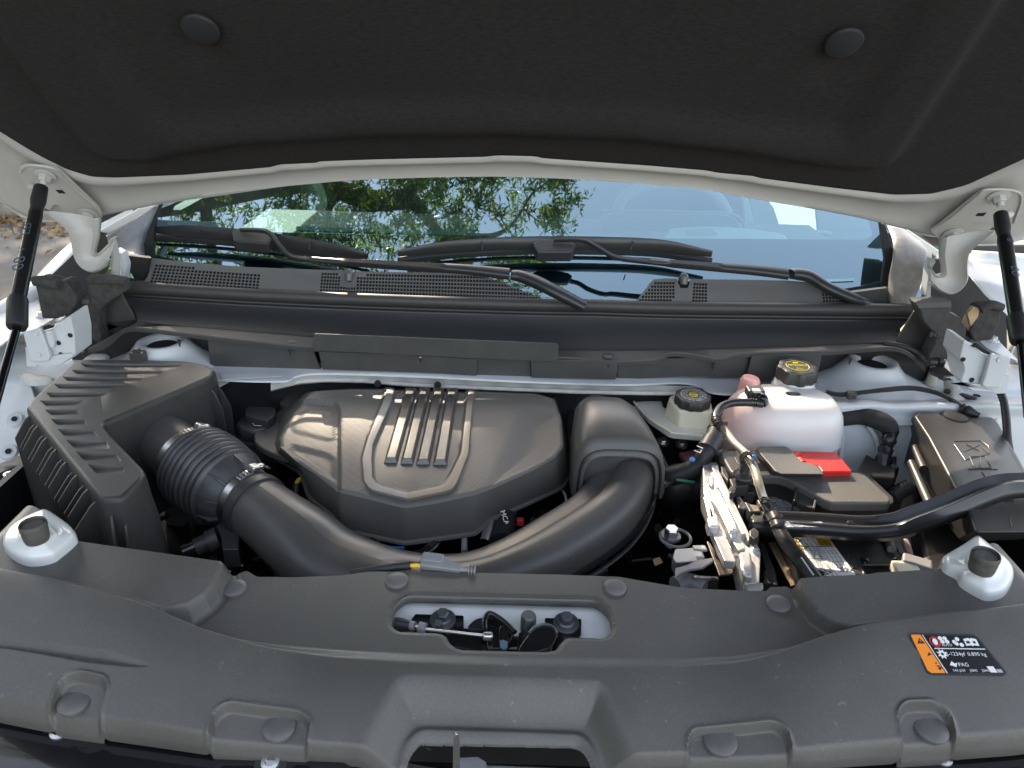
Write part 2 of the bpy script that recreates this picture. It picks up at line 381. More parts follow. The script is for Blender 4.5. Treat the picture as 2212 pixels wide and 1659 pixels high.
    # latch opening
    hole = poly2(roundpoly(Ps([(335,600),(420,530),(1655,560),(1745,640),(1765,760),(1715,818),(1465,812),(1425,850),(1395,895),(1330,906),(765,892),(700,855),(675,800),(625,782),(370,775),(318,735)], 1.0, 'J'), .008, 6))
    op2 = poly2(roundpoly(Ps([(395,1800),(450,1650),(510,1588),(1530,1612),(1590,1670),(1640,1800)], .948, 'J'), .008))
    S2 = sdf(X, Y, op2)
    for i, j in np.argwhere(np.abs(S2) < .0016):
        p = np.array([X[i,j], Y[i,j]]); Hh = np.array(op2); e = np.roll(Hh, -1, axis=0)-Hh; L = (e**2).sum(1)+1e-14; t = np.clip(((p-Hh)*e).sum(1)/L, 0, 1); q = Hh+e*t[:,None]; X[i,j], Y[i,j] = q[((q-p)**2).sum(1).argmin()]
    S = sdf(X, Y, hole); edge = np.abs(S) < .0017; 
    # snap nearby vertices to the outline
    H = np.array(hole); H2 = np.roll(H, -1, axis=0)
    idx = np.argwhere(edge)
    for i, j in idx:
        p = np.array([X[i,j], Y[i,j]]); best = None
        e = H2-H; L = (e**2).sum(1)+1e-14; t = np.clip(((p-H)*e).sum(1)/L, 0, 1); q = H+e*t[:,None]; dd = ((q-p)**2).sum(1); m_ = dd.argmin()
        X[i,j], Y[i,j] = q[m_]
    inside = (S >= .0017)
    Z = Z - .0015*ss(-np.abs(S), -.004, 0)   # softened lip
    nr, nc = X.shape; vid = np.arange(nr*nc).reshape(nr, nc); faces = []
    Sq2 = sdf((X[:-1,:-1]+X[1:,1:])/2, (Y[:-1,:-1]+Y[1:,1:])/2, op2)
    Sq = sdf((X[:-1,:-1]+X[1:,1:])/2, (Y[:-1,:-1]+Y[1:,1:])/2, hole)
    for i in range(nr-1):
        for j in range(nc-1):
            if Sq[i,j] > 0 or Sq2[i,j] > 0: continue
            faces.append((vid[i,j], vid[i,j+1], vid[i+1,j+1], vid[i+1,j]))
    vs = np.stack([X.ravel(), Y.ravel(), Z.ravel()], 1)
    # skirts: front edge, back edge folded down
    vl = [tuple(v) for v in vs]; base = len(vl)
    for j in range(nc): vl.append((X[0,j], Y[0,j]+.002, Z[0,j]-.012))
    for j in range(nc): vl.append((X[-1,j], Y[-1,j]+.001, Z[-1,j]-.014))
    for j in range(nc-1):
        faces.append((base+j, base+j+1, vid[0,j+1], vid[0,j])); faces.append((vid[-1,j], vid[-1,j+1], base+nc+j+1, base+nc+j))
    o = mesh('cover_panel', vl, faces, PLA, rc, smooth=55, recalc=True)
    # opening lip as a short wall
    hp = [Vector((h[0], h[1], .9985)) for h in hole]
    rows = [hp, [p+Vector((0,0,-.004)) for p in hp], [p+Vector((0,0,-.010)) for p in hp]]
    gridm('opening_lip', [r+[r[0]] for r in rows], PLA, rc, thick=.0015)
    return X, Y, Z
RX, RY, RZ = radiator_cover()
def onrc(u, v):
    """point of the cover sheet seen at a photo place"""
    z = 1.0
    for _ in range(4):
        p = P(u, v, z); k = np.argmin((RX-p.x)**2+(RY-p.y)**2); z = float(RZ.ravel()[k])
    return P(u, v, z)
for (u, v, r) in [(507,1273,.0125),(857,1256,.0122),(1328,1271,.0122),(1681,1307,.0125),(161,1520,.0135),(604,1574,.0140),(1556,1604,.0145),(2010,1577,.0145)]:
    p = onrc(u, v); nrm = Vector((random.uniform(-.05,.05), -.05, 1)).normalized()
    c = lathe('push_clip', p+Vector((0,0,-.001)), nrm, [(r*.80,-.004),(r*.96,0),(r,.0025),(r*.99,.0036),(r*.9,.0046),(r*.5,.0052),(r*.02,.0053)], CLIP, rc, seg=32)
# ---------------- white stops with rubber buffers ----------------
def stop(lab, blab, pts, sc_, rr, hh, z0=1.030, tilt=(0,0,1)):
    base = Ps(pts, z0); c = P(*sc_, z0+.014+hh); 
    t = thing('hood_stop_cup', lab, 'hood stop', (c.x, c.y, z0-.02), 'white hood stop cups')
    ring = smoothpoly(base, 6); n = len(ring); cc = Vector((c.x, c.y, 0))
    rows = []
    for f, dz in [(1.01,-.028),(1.01,-.004),(.97,.001),(.88,.004),(.72,.006),(.58,.008),(.50,.0105),(.44,.0125),(.30,.0130),(.02,.0130)]:
        r = []
        for p in ring:
            q = Vector((p.x, p.y, 0)); d = q-cc; L = d.length; lim = min(L, .026+ (L-.026)*1.0)
            r.append(cc + d*f + Vector((0,0,z0+dz)))
        rows.append(r)
    gridm('cup', [r+[r[0]] for r in rows], WHT, t, smooth=70)
    b = thing('rubber_stop', blab, 'rubber buffer', (c.x, c.y, z0+.017), 'rubber stops on the hood stop cups')
    lathe('buffer', Vector((c.x, c.y, z0+.012)), tilt, [(rr*.9,0),(rr*.98,.004),(rr*1.03,.012),(rr*1.0,.014),(rr*1.06,.016),(rr*1.06,.020),(rr*.98,.022),(rr*.97,hh*.80),(rr*.93,hh*.92),(rr*.80,hh),(rr*.2,hh),(rr*.15,hh*.97),(.0003,hh*.97)], RUBG, b, seg=36)
stop('white painted cup on the left pad of the black radiator cover', 'worn grey rubber buffer on the left white cup',
     [(8,1155),(6,1172),(20,1190),(48,1205),(78,1207),(110,1200),(126,1190),(158,1163),(163,1150),(150,1133),(118,1110),(98,1099),(80,1103),(40,1122),(20,1137)], (70,1131), .0125, .019)
stop('white painted cup on the right pad of the black radiator cover', 'dark round topped rubber buffer on the right white cup',
     [(2037,1205),(2043,1197),(2080,1175),(2108,1157),(2122,1162),(2150,1185),(2175,1205),(2190,1228),(2188,1252),(2170,1275),(2138,1282),(2112,1272),(2080,1252),(2070,1236),(2045,1222)], (2131,1197), .0130, .019)

# ---------------- latch area ----------------
lt = thing('hood_latch', 'black hood latch with hooks and two flanged bolts inside the opening of the nose cover', 'latch', P(1087,1345,.955))
sup = thing('radiator_support', 'white painted cross member seen through the latch opening', 'cross member', P(1087,1330,.95))
# painted beam with a rolled face
rows = []
for dy, z in [(.055,.980),(.05,.981),(.045,.980),(.02,.970),(.0,.955),(-.012,.935),(-.016,.90)]:
    rows.append([Vector((x, .62+dy-.045, z)) for x in np.linspace(-.36,.36,30)])
gridm('beam', rows, WHT, sup, thick=.002)
def lp(x, y, z=.972):   # crop of the latch: 1500,2300 source at 2.212
    return P(1500/1.8228+x/2.212/1.8228, 2300/1.8228+y/2.212/1.8228, z)
def lpp(pts, z=.972): return [lp(x, y, z) for x, y in pts]
prism('mount_plate', lpp([(235,345),(345,190),(365,178),(595,190),(610,168),(705,172),(720,200),(722,380),(820,395),(880,400),(960,600),(560,600),(560,420),(300,400)], .978), (0,0,-.004), GLO, lt, .001)
prism('mount_plate', lpp([(1180,610),(1200,420),(1300,400),(1425,385),(1428,205),(1445,192),(1540,196),(1560,215),(1660,222),(1720,250),(1748,300),(1745,430),(1710,465),(1600,475),(1560,600)], .978), (0,0,-.004), GLO, lt, .001)
box('latch_housing', lp(1000,560,.945), (.22,.05,.05), GLO, lt, bevel=.006)
for x, y in ((540,318),(1612,348)):
    p = lp(x, y, .979); lathe('washer', p, (0,-.15,1), [(.0135,0),(.0135,.0022),(.011,.003)], DSTL, lt, seg=28)
    lathe('bolt', p+Vector((0,0,.002)), (0,-.15,1), [(.0092,0),(.0085,.002),(.0068,.003)], DSTL, lt, seg=24)
    lathe('bolt', p+Vector((0,0,.004)), (0,-.25,1), [(.0066,0),(.0066,.009),(.0055,.0105)], DSTL, lt, seg=6, smooth=20)
    if x < 600: lathe('bolt', p+Vector((-.002,-.012,.0)), (-.1,-.3,1), [(.004,0),(.004,.012)], DSTL, lt, seg=12)
tube('hook', lpp([(905,400),(905,320),(930,262),(970,262),(1050,310),(1120,370),(1165,420)], .99), .0030, GLO, lt, flat=1.0)
prism('hook_blade', lpp([(905,400),(915,300),(940,265),(1000,285),(1090,350),(1160,420),(1100,560),(930,560)], .984), (0,0,-.006), GLO, lt, .0015)
prism('striker_guide', smoothpoly(lpp([(1290,430),(1330,385),(1400,350),(1470,360),(1525,400),(1535,450),(1450,560),(1200,590)], .992), 4), (0,0,-.02), GLO, lt, .001)
tube('guide_rim', lpp([(1290,425),(1340,375),(1410,350),(1480,362),(1520,400),(1532,430)], .993), .0014, DSTL, lt, seg=8)
prism('lever', smoothpoly(lpp([(760,385),(790,330),(850,295),(905,300),(900,390)], .982), 4), (0,0,-.005), RUB, lt, .001)
lathe('pin', lp(1280,395,.975), (0,0,1), [(.008,0),(.008,.018),(.007,.020)], DSTL, lt)
prism('catch', smoothpoly(lpp([(1030,380),(1060,360),(1100,380),(1110,450),(1105,540),(1060,575),(1035,540),(1030,460)], .990), 4), (0,0,-.006), GLO, lt, .001)
prism('catch_face', lpp([(1035,490),(1070,485),(1103,500),(1100,550),(1070,570),(1040,550)], .9905), (0,0,-.0015), mat('blue_grey_plate', (.10,.16,.22), .3), lt, .0003)
tube('cable_end', [lp(118,350,.985), lp(180,355,.985), lp(255,365,.986)], [.0070,.0068,.0050], RUB, lt)
tube('cable_sleeve', [lp(255,360,.986), lp(300,368,.987)], [.0050,.0045], GREY, lt)
tube('cable_ferrule', [lp(330,375,.987), lp(388,388,.987)], [.0056,.0056], GREY, lt)
tube('cable', [lp(300,368,.987), lp(390,393,.987), lp(890,447,.990)], .0016, STL, lt, straight=True)
box('cable_nipple', lp(930,455,.990), (.011,.008,.008), STL, lt, bevel=.003)

# ---------------- warning sticker ----------------
sk = thing('warning_sticker', 'black sticker with orange strip and white pictograms on the right of the nose cover', 'sticker', P(2065,1412,1.02))
def kq(s, t):  # s across 0..1, t down 0..1  : corners from the photo
    a, b, c, d = (1960,1367), (2108,1370), (2180,1458), (2003,1457)
    u = (a[0]*(1-s)+b[0]*s)*(1-t)+(d[0]*(1-s)+c[0]*s)*t; v = (a[1]*(1-s)+b[1]*s)*(1-t)+(d[1]*(1-s)+c[1]*s)*t
    return u, v
_c = [onrc(*kq(s, t)) for s, t in ((0,0),(1,0),(1,1),(0,1))]
SN = ((_c[1]-_c[0]).cross(_c[0]-_c[3])).normalized(); 
if SN.z < 0: SN = -SN
SP = max(_c, key=lambda p: p.dot(SN)) + SN*.0012
def kp(s, t, o=0): return PL(*kq(s, t), SP+SN*o, SN)
prism('backing', roundpoly([kp(0,0),kp(1,0),kp(1,1),kp(0,1)], .006), -SN*.0012, mat('sticker_edge', (.03,.03,.035), .4), sk, 0, smooth=0)
def kf(name, pts, m, o=.0003): return prism(name, [kp(s, t, o) for s, t in pts], -SN*.0002, m, sk, 0, smooth=0)
kf('panel', [(.04,.05),(.955,.05),(.97,.12),(.97,.93),(.95,.95),(.05,.95)], STB, .0002)
kf('orange_strip', [(.035,.06),(.05,.04),(.18,.04),(.235,.96),(.06,.96),(.03,.90)], OPR, .0004)
kf('white_line', [(.20,.04),(.212,.04),(.262,.96),(.25,.96)], WPR, .0004)
kf('white_line', [(.27,.355),(.96,.355),(.962,.375),(.272,.375)], WPR, .0004)
SXD = (kp(1,.5)-kp(0,.5)).normalized(); SR = rot_to(SN, SXD); SW = (kp(1,.5)-kp(0,.5)).length; SH = (kp(.5,1)-kp(.5,0)).length
KS = .60
def kt(s, x, y, size, m=WPR, **k): return text(s, kp(x, y, .0004), SR, size*KS*1.4, m, sk, **k)
kt('AUTO', .47,.285,.0042); kt('R-1234yf', .50,.50,.0062); kt('0.890 kg', .79,.50,.0062); kt('PAG', .52,.76,.0062); kt('SAE J639', .42,.90,.0038); kt('J2842', .60,.90,.0038); kt('J2845', .75,.90,.0038)
def disc(x, y, r, m, o=.0005, n=16, r2=None):
    r = r*KS
    c = kp(x, y, o); return prism('pictogram', [c+SR@Vector((math.cos(a)*r, math.sin(a)*r*(r2 or 1), 0)) for a in [2*math.pi*i/n for i in range(n)]], -SN*.0002, m, sk, 0, smooth=0)
def poly(x, y, pts, s, m=WPR, o=.0005):
    s = s*KS
    c = kp(x, y, o); return prism('pictogram', [c+SR@Vector((a*s, b*s, 0)) for a, b in pts], -SN*.0002, m, sk, 0, smooth=0)
disc(.335,.20,.0088, RPR); disc(.335,.20,.0066, STB, .0007); disc(.335,.20,.004, WPR, .0009, r2=1.4)
for dx, dy in ((-.035,-.05),(.03,-.05),(-.03,.03),(.035,.03)): disc(.47+dx,.165+dy,.0034, WPR)
for dx, dy in ((-.03,.04),(.03,.07),(.02,-.07),(-.045,.0)): disc(.65+dx,.20+dy,.0034, WPR)
poly(.84,.205, [(-1.1,-.6),(-1.1,.6),(-.2,.8),(0,.6),(.2,.8),(1.1,.6),(1.1,-.6),(.2,-.5),(0,-.7),(-.2,-.5)], .0095)
poly(.80,.205, [(-.7,-.4),(-.7,.5),(.5,.5),(.5,-.4)], .0045, STB, .0007); poly(.885,.205, [(-.5,-.4),(-.5,.5),(.5,.5),(.5,-.4)], .004, STB, .0007); kt('i', .885,.205,.006)
poly(.335,.50, [(math.cos(i*math.pi/8)*(1 if i % 2 else .55), math.sin(i*math.pi/8)*(1 if i % 2 else .55)) for i in range(16)], .0088); disc(.335,.50,.0022, STB, .0007)
poly(.40,.75, [(-1,-.2),(-.2,.8),(.3,.2),(1,.4),(.4,-.7),(-.3,-.3)], .0065)
poly(.13,.20, [(-1,-.6),(0,1),(1,-.6)], .0062, BPR); poly(.13,.20, [(-.12,-.1),(-.12,.55),(.12,.55),(.12,-.1)], .0055, OPR, .0007)
poly(.155,.52, [(-.9,-.7),(-.4,.2),(.1,.9),(1,.1),(.3,-.1),(-.2,-.3)], .0045, BPR)
disc(.185,.72,.0014, BPR); poly(.19,.82, [(-.9,.5),(.2,.6),(1,-.2),(.2,-.9),(-.7,-.5),(.1,-.3),(-.2,.2)], .005, BPR)
kf('white_patch', [(.80,.79),(.885,.79),(.885,.94),(.80,.94)], WPR, .0004); kf('white_patch', [(.895,.86),(.955,.86),(.955,.94),(.895,.94)], GPR, .0004)

# ---------------- grille beam under the front edge ----------------
gb = thing('grille_beam', 'gloss black grille carrier below the front edge of the nose cover', 'grille carrier', (0,.42,.93))
xs = np.linspace(-.62,.62,60); rows = []
def gy(x): return float(np.interp(x, RX[0], RY[0]))
for dy, z in [(.03,.962),(.0,.962),(-.03,.956),(-.05,.947),(-.07,.925),(-.08,.86)]:
    rows.append([Vector((x, gy(x)+dy, z - (.045*max(0,1-abs(x)/.13)**.3 if abs(x) < .13 else 0))) for x in xs])
gridm('carrier', rows, GLO, gb, thick=.004)
for (u, v) in [(130,1583),(585,1650),(2035,1640)]:
    p = P(u, v, .963)+Vector((0,0,-.002)); lathe('washer', p, (0,-.25,1), [(.0135,0),(.0145,.002),(.0135,.0035),(.008,.003)], RUB, gb, seg=28)
    lathe('screw', p+Vector((0,0,.003)), (0,-.25,1), [(.0085,0),(.0078,.003),(.0045,.0035),(.0042,.001),(.001,.001)], STL, gb, seg=20)
for (u, v, a) in [(300,1625,.5),(430,1640,-.2),(1900,1650,.6)]:
    p = P(u, v, .962); tube('rib', [p+Vector((-.05*a, .03, -.001)), p+Vector((.05*a,-.05,-.008))], .004, GLO, gb, seg=8)
# safety catch bracket standing in the scoop opening
sb = thing('safety_catch', 'small grey metal safety catch standing in the scoop at the bottom centre', 'catch', P(990,1655,.93))
prism('tongue', Qs([(979,1600),(984,1587),(989,1586),(993,1600),(993,1700),(978,1700)], .395), (0,.003,0), STL, sb, .0005)
prism('foot', Ps([(992,1636),(1032,1634),(1050,1645),(1056,1700),(992,1700)], .945), (0,0,-.003), GREY, sb, .0008)
tube('rod', Ps([(1040,1660),(1230,1668)], .930), .003, GREY, sb)
# ================= ENGINE COVER =================
ec = thing('engine_cover', 'large black engine cover with woven texture, trim band and four metal ribs', 'engine cover', (-.13,.92,.93))
CARB = mat('woven_carbon_look', (.112,.105,.094), .52)
def _carb():
    n = CARB.node_tree.nodes; l = CARB.node_tree.links; b = n["Principled BSDF"]; tc = n.new('ShaderNodeTexCoord')
    mp = n.new('ShaderNodeMapping'); mp.inputs['Rotation'].default_value = (0, 0, math.radians(38)); l.new(tc.outputs['Object'], mp.inputs[0])
    w1 = n.new('ShaderNodeTexWave'); w1.inputs['Scale'].default_value = 62; w1.bands_direction = 'X'; w1.inputs['Distortion'].default_value = 0; l.new(mp.outputs[0], w1.inputs[0])
    w2 = n.new('ShaderNodeTexWave'); w2.inputs['Scale'].default_value = 40; w2.bands_direction = 'DIAGONAL'; l.new(tc.outputs['Object'], w2.inputs[0])
    mu = n.new('ShaderNodeMath'); mu.operation = 'MULTIPLY'; l.new(w1.outputs['Fac'], mu.inputs[0]); l.new(w2.outputs['Fac'], mu.inputs[1])
    ad = n.new('ShaderNodeMath'); ad.operation = 'ADD'; l.new(w1.outputs['Fac'], ad.inputs[0]); l.new(mu.outputs[0], ad.inputs[1])
    no = n.new('ShaderNodeTexNoise'); no.inputs['Scale'].default_value = 1200; l.new(tc.outputs['Object'], no.inputs[0])
    a2 = n.new('ShaderNodeMath'); a2.operation = 'MULTIPLY_ADD'; l.new(no.outputs['Fac'], a2.inputs[0]); a2.inputs[1].default_value = .5; l.new(ad.outputs[0], a2.inputs[2])
    bp = n.new('ShaderNodeBump'); bp.inputs['Strength'].default_value = .13; bp.inputs['Distance'].default_value = .0012; l.new(a2.outputs[0], bp.inputs['Height']); l.new(bp.outputs[0], b.inputs['Normal'])
_carb()
COVER = dusty('cover_plastic', (.100,.095,.086), .46, dust=.03)
BAND = mat('trim_band_paint', (.17,.167,.16), .42, bump=.12, bscale=900)
BANDR = mat('bronze_band_paint', (.15,.125,.09), .42, bump=.12, bscale=900)
EP, EN = Vector((0,.76,.968)), Vector((0,-.105,1)).normalized()
def ep(x, y, o=0, c='B'): u, v = px(c, x, y); return PL(u, v, EP+EN*o, EN)
def epl(pts, o=0): return [ep(x, y, o) for x, y in pts]
def engine_cover():
    top = epl([(545,388),(408,520),(328,668),(332,742),(420,805),(560,895),(690,1000),(722,1042),(930,1092),(1140,1145),(1370,1108),(1600,1056),(1720,1012),(1960,905),(2120,815),(2172,740),(2158,560),(2110,440),(1990,408),(1590,392),(1100,376),(800,378)])
    zb = .912
    bot = Ps([(470,398,.93),(300,560,.93),(268,760,zb),(305,832),(470,920),(528,1080),(690,1205),(718,1283),(930,1328),(1140,1372),(1370,1342),(1590,1312),(1700,1220),(1950,1112),(2150,1022),(2214,930),(2190,700),(2135,430),(2000,385),(1590,372),(1100,360),(760,362)], zb, 'B')
    N = 360
    # keep corners aligned: resample each side separately
    def rs(pts):
        out = []; n = len(pts); k = N//n
        for i in range(n):
            a, b = pts[i], pts[(i+1) % n]
            for j in range(k): out.append(a.lerp(b, j/k))
        return out
    def soften(r, it):
        for _ in range(it): r = [(r[i-1]+r[i]*2+r[(i+1) % len(r)])/4 for i in range(len(r))]
        return r
    T = soften(rs(top), 4); B = soften(rs(bot), 4); n = len(T)
    cen = ep(1180, 700); fr = [i/70 for i in range(71)]
    rows = []
    for f in fr: rows.append([cen.lerp(p, 1-(1-f)**1.25) for p in T])
    A = np.array([[tuple(p) for p in r] for r in rows]); X, Y = A[...,0], A[...,1]; H = np.zeros_like(X)
    S = lambda pts: sdf(X, Y, poly2(roundpoly(epl(pts), .008)))
    # left facet lies lower, stepped along a vertical line
    s = S([(480,440),(700,462),(728,510),(730,1045),(600,980),(300,720),(300,600)]); H -= .0080*ss(s, -.001, .006)
    s = S([(500,470),(695,488),(705,690),(640,705),(400,640),(390,600)]); H += .002*ss(s, 0, .01)
    s = S([(400,700),(640,760),(705,800),(705,960),(600,920),(370,760)]); H -= .004*ss(s, 0, .012)
    # right shoulder falls away outside a crease
    s = S([(1600,380),(1850,400),(1880,500),(1790,700),(1620,1040),(1140,1130),(1580,700)]); 
    s2 = S([(1880,470),(2150,540),(2200,760),(2100,850),(1620,1080),(1700,900)]); H -= .009*ss(s2, -.002, .045)
    # channel for the badge band and inner panel
    bo = [(1030,300),(1000,470),(905,700),(868,830),(880,975),(930,1035),(1165,1092),(1410,1042),(1480,985),(1552,800),(1580,470),(1597,300)]
    bi = [(1075,300),(1050,470),(932,740),(925,830),(930,965),(975,1003),(1160,1052),(1375,1008),(1432,955),(1508,800),(1545,470),(1560,300)]
    s = S(bo); H += .0035*ss(s, -.003, .001)
    s = S(bi); H -= .0065*ss(s, -.001, .004)
    # edge roll
    F_ = np.tile(np.array([1-(1-f)**1.25 for f in fr])[:, None], (1, n)); dist = np.hypot(X-X[-1], Y-Y[-1])
    H -= .0028*np.clip(1-dist/.006, 0, 1)**2
    # very slight crown
    H += .0015*(1-F_**2)
    V = [[Vector(A[i,j]) + EN*float(H[i,j]) for j in range(n)] for i in range(len(fr))]
    # skirt
    last = V[-1]
    for t in (.012,.03,.08,.3,.6,.9,.97): V.append([last[j].lerp(B[j], t) + Vector((0,0,.0)) for j in range(n)])
    lip = [B[j] + (B[j]-T[j]).normalized()*.0 for j in range(n)]
    cc = Vector((cen.x, cen.y, 0))
    def out(p, d, dz): q = Vector((p.x-cc.x, p.y-cc.y, 0)).normalized(); return p+q*d+Vector((0,0,dz))
    V.append([out(p, .0015, .001) for p in B]); V.append([out(p, .004, 0) for p in B]); V.append([out(p, .0045, -.003) for p in B]); V.append([out(p, .002, -.004) for p in B])
    o = gridm('cover_shell', [r+[r[0]] for r in V], CARB, ec, smooth=32)
    me = o.data; me.materials.append(COVER); nf = n
    SB = sdf(X, Y, poly2(epl(bo)))
    hw = Vector(o.location)+Vector(ec.location)
    for p in me.polygons:
        i = p.index//nf; j = p.index % nf
        if i >= len(fr)-2 or SB[min(i, len(fr)-1), j] > 0: p.material_index = 1
    # band
    def band(pts_o, pts_i, m, nm):
        a, b = lin(epl(pts_o, .0056), 60), lin(epl(pts_i, .0050), 60)
        rows = [[p-EN*.004 for p in a], a, [p.lerp(q, .5)+EN*.0004 for p, q in zip(a, b)], b, [q-EN*.008 for q in b]]
        gridm(nm, rows, m, ec, smooth=35)
    def corner(pts): return cat([V3((x, y, 0)) for x, y in pts], 3)
    band([(1028,384),(1000,470),(905,700),(868,830),(880,975),(905,1015),(940,1037),(1163,1092)], [(1072,384),(1050,470),(932,740),(925,830),(930,960),(950,990),(985,1005),(1160,1052)], BAND, 'trim_band')
    band([(1165,1092),(1400,1045),(1450,1025),(1480,985),(1552,800),(1580,470),(1592,396)], [(1162,1052),(1365,1010),(1405,990),(1432,955),(1508,800),(1545,470),(1556,394)], BANDR, 'trim_band')
    # ribs
    for k, (t0, t1, b0, b1, yb) in enumerate([(1150,1212,1018,1086,835),(1242,1300,1124,1190,840),(1333,1390,1226,1296,845),(1422,1480,1336,1408,848)]):
        o_ = .0052
        topf = [ep(t0+8, 376, o_), ep(t1-8, 376, o_), ep(b1-6, yb-10, o_), ep(b0+8, yb-10, o_)]
        base = [ep(t0-6, 374, 0), ep(t1+10, 374, 0), ep(b1+8, yb+28, -.001), ep(b0-14, yb+28, -.001)]
        r = prism('rib', topf, (0,0,0), ALUB, ec, bevel=.0008, bottom=base)
    # left wing under the cover
    w_ = Ps([(165,700),(175,650),(240,590),(300,545),(365,500),(332,470),(345,450),(390,410),(480,380),(560,380),(480,560),(420,800),(300,800),(190,745)], .945, 'B')
    prism('side_wing', smoothpoly(w_, 3), (0,0,-.012), COVER, ec, .003)
engine_cover()

# oil filler cap
oc = thing('oil_filler_cap', 'black oil filler cap with a raised grip, left of the engine cover', 'cap', P(548,930,.94))
prism('neck_plate', smoothpoly(Ps([(45,700),(60,640),(110,590),(240,600),(330,660),(320,760),(200,740),(110,730)], .925, 'B'), 4), (0,0,-.03), PLC, oc, .003)
lathe('cap_body', P(553,922,.938), (0,0,1), [(.026,-.012),(.029,-.004),(.029,.006),(.026,.010),(.01,.0115),(.001,.0115)], PLC, oc, seg=40, lobes=(9,.02))
gp = [P(533,917,.950), P(580,905,.950), P(593,882,.966), P(532,878,.966)]
prism('grip', Ps([(105,545),(108,505),(130,492),(290,495),(305,510),(300,545),(285,560),(250,585),(160,565)], .962, 'B'), (0,0,-.016), PLC, oc, .003)
text('dexos', P(557,909,.9505), rot_to((0,0,1),(1,-.02,0)), .010, WPR, oc)
for pts in ([(143,592),(160,600),(150,610)], [(150,597),(185,600),(215,598),(232,602),(225,618),(165,615)]):
    pass
tube('oil_can_symbol', Ps([(143,594),(160,605),(168,617),(212,620),(232,600),(218,598),(205,605),(175,600),(158,600)], .9502, 'B'), .0005, WPR, oc, seg=6, straight=True)
tube('oil_can_symbol', Ps([(182,600),(182,592),(168,592),(200,592)], .9502, 'B'), .0004, WPR, oc, seg=6, straight=True)

# ================= AIR FILTER BOX =================
af = thing('air_filter_box', 'black L shaped air filter housing with slotted lid and finned walls, at the left', 'air filter housing', P(230,930,.95))
AZ = 1.035
def plate_holes(name, outer, holes, z_of, m, parent, depth, taper=None, floor=True):
    """flat lid with recessed slots: outer, holes lists of Vectors"""
    pts = []; edges = []; 
    for lp_ in [outer]+holes:
        b = len(pts); n = len(lp_); pts += [Vector((p.x, p.y)) for p in lp_]; edges += [(b+i, b+(i+1) % n) for i in range(n)]
    vo, eo, fo, *_r = delaunay_2d_cdt(pts, edges, [], 1, 1e-7)
    A = np.array([(p.x, p.y) for p in vo]); keep = []
    for f in fo:
        c = A[list(f)].mean(0); X = np.array([c[0]]); Y = np.array([c[1]])
        if any(sdf(X, Y, poly2(h))[0] > 0 for h in holes): continue
        keep.append(tuple(f))
    vs = [Vector((p.x, p.y, z_of(p.x, p.y))) for p in vo]; fs = keep
    for h in holes:
        n = len(h); b = len(vs); c = sum((p for p in h), Vector())/n
        vs += [Vector((p.x, p.y, z_of(p.x, p.y))) for p in h]
        for i, p in enumerate(h):
            d = depth if not taper else depth*(taper(p, h))
            q = p.lerp(c, .10); vs.append(Vector((q.x, q.y, z_of(q.x, q.y)-d)))
        fs += [(b+i, b+(i+1) % n, b+n+(i+1) % n, b+n+i) for i in range(n)]
        fs.append(tuple(range(b+n, b+2*n)))
    return mesh(name, vs, fs, m, parent, smooth=30)
lid = Ps([(195,492),(215,455),(500,204),(540,192),(900,196),(1180,203),(1250,212),(1335,236),(1372,262),(1352,290),(1300,318),(672,585),(650,600),(645,625),(700,690),(905,905),(915,935),(880,975),(790,1062),(765,1075),(700,1078),(665,1072),(560,940),(380,720)], AZ, 'A')
slots = [[(520,214),(1190,224),(1150,243),(552,240)],[(460,256),(1075,264),(1040,288),(495,284)],[(403,300),(942,310),(900,333),(438,329)],[(348,347),(812,350),(775,380),(385,380)],
 [(297,402),(702,405),(650,434),(330,437)],[(255,455),(545,455),(482,491),(300,491)],[(287,514),(488,514),(525,549),(335,551)],[(327,574),(545,577),(570,614),(370,614)],
 [(370,640),(602,641),(640,688),(420,685)],[(427,709),(690,712),(713,768),(480,764)],[(491,785),(752,795),(788,848),(545,844)],[(566,866),(808,880),(800,928),(625,928)]]
holes = []
for s_ in slots: holes.append(roundpoly(Ps(s_, AZ, 'A'), .002, 2))
plate_holes('lid', lid, holes, lambda x, y: AZ, PLA, af, .0075, taper=lambda p, h: .25+.75*(1-(p.x-min(q.x for q in h))/(max(q.x for q in h)-min(q.x for q in h)+1e-9))**1.0)
# rolled rim and walls
cc = sum((p for p in lid), Vector())/len(lid)
def offs(poly, d):
    n = len(poly); out = []
    for i in range(n):
        a, b, c = poly[i-1], poly[i], poly[(i+1) % n]; e1 = (b-a).normalized(); e2 = (c-b).normalized()
        n1 = Vector((e1.y, -e1.x, 0)); n2 = Vector((e2.y, -e2.x, 0)); m_ = (n1+n2); 
        if m_.length < 1e-6: m_ = n1
        m_.normalize(); out.append(b+m_*d/max(.5, m_.dot(n1)))
    return out
area = sum(lid[i].x*lid[(i+1) % len(lid)].y-lid[(i+1) % len(lid)].x*lid[i].y for i in range(len(lid)))
sg = 1 if area > 0 else -1
dn = lambda L, z: [Vector((p.x, p.y, z)) for p in L]
rr_ = [lid, dn(offs(lid, .0022*sg), AZ-.0007), dn(offs(lid, .0042*sg), AZ-.003), dn(offs(lid, .0052*sg), AZ-.008), dn(offs(lid, .0065*sg), AZ-.03), dn(offs(lid, .010*sg), .97), dn(offs(lid, .014*sg), .86)]
gridm('housing_wall', [r+[r[0]] for r in rr_], PLC, af, smooth=35)
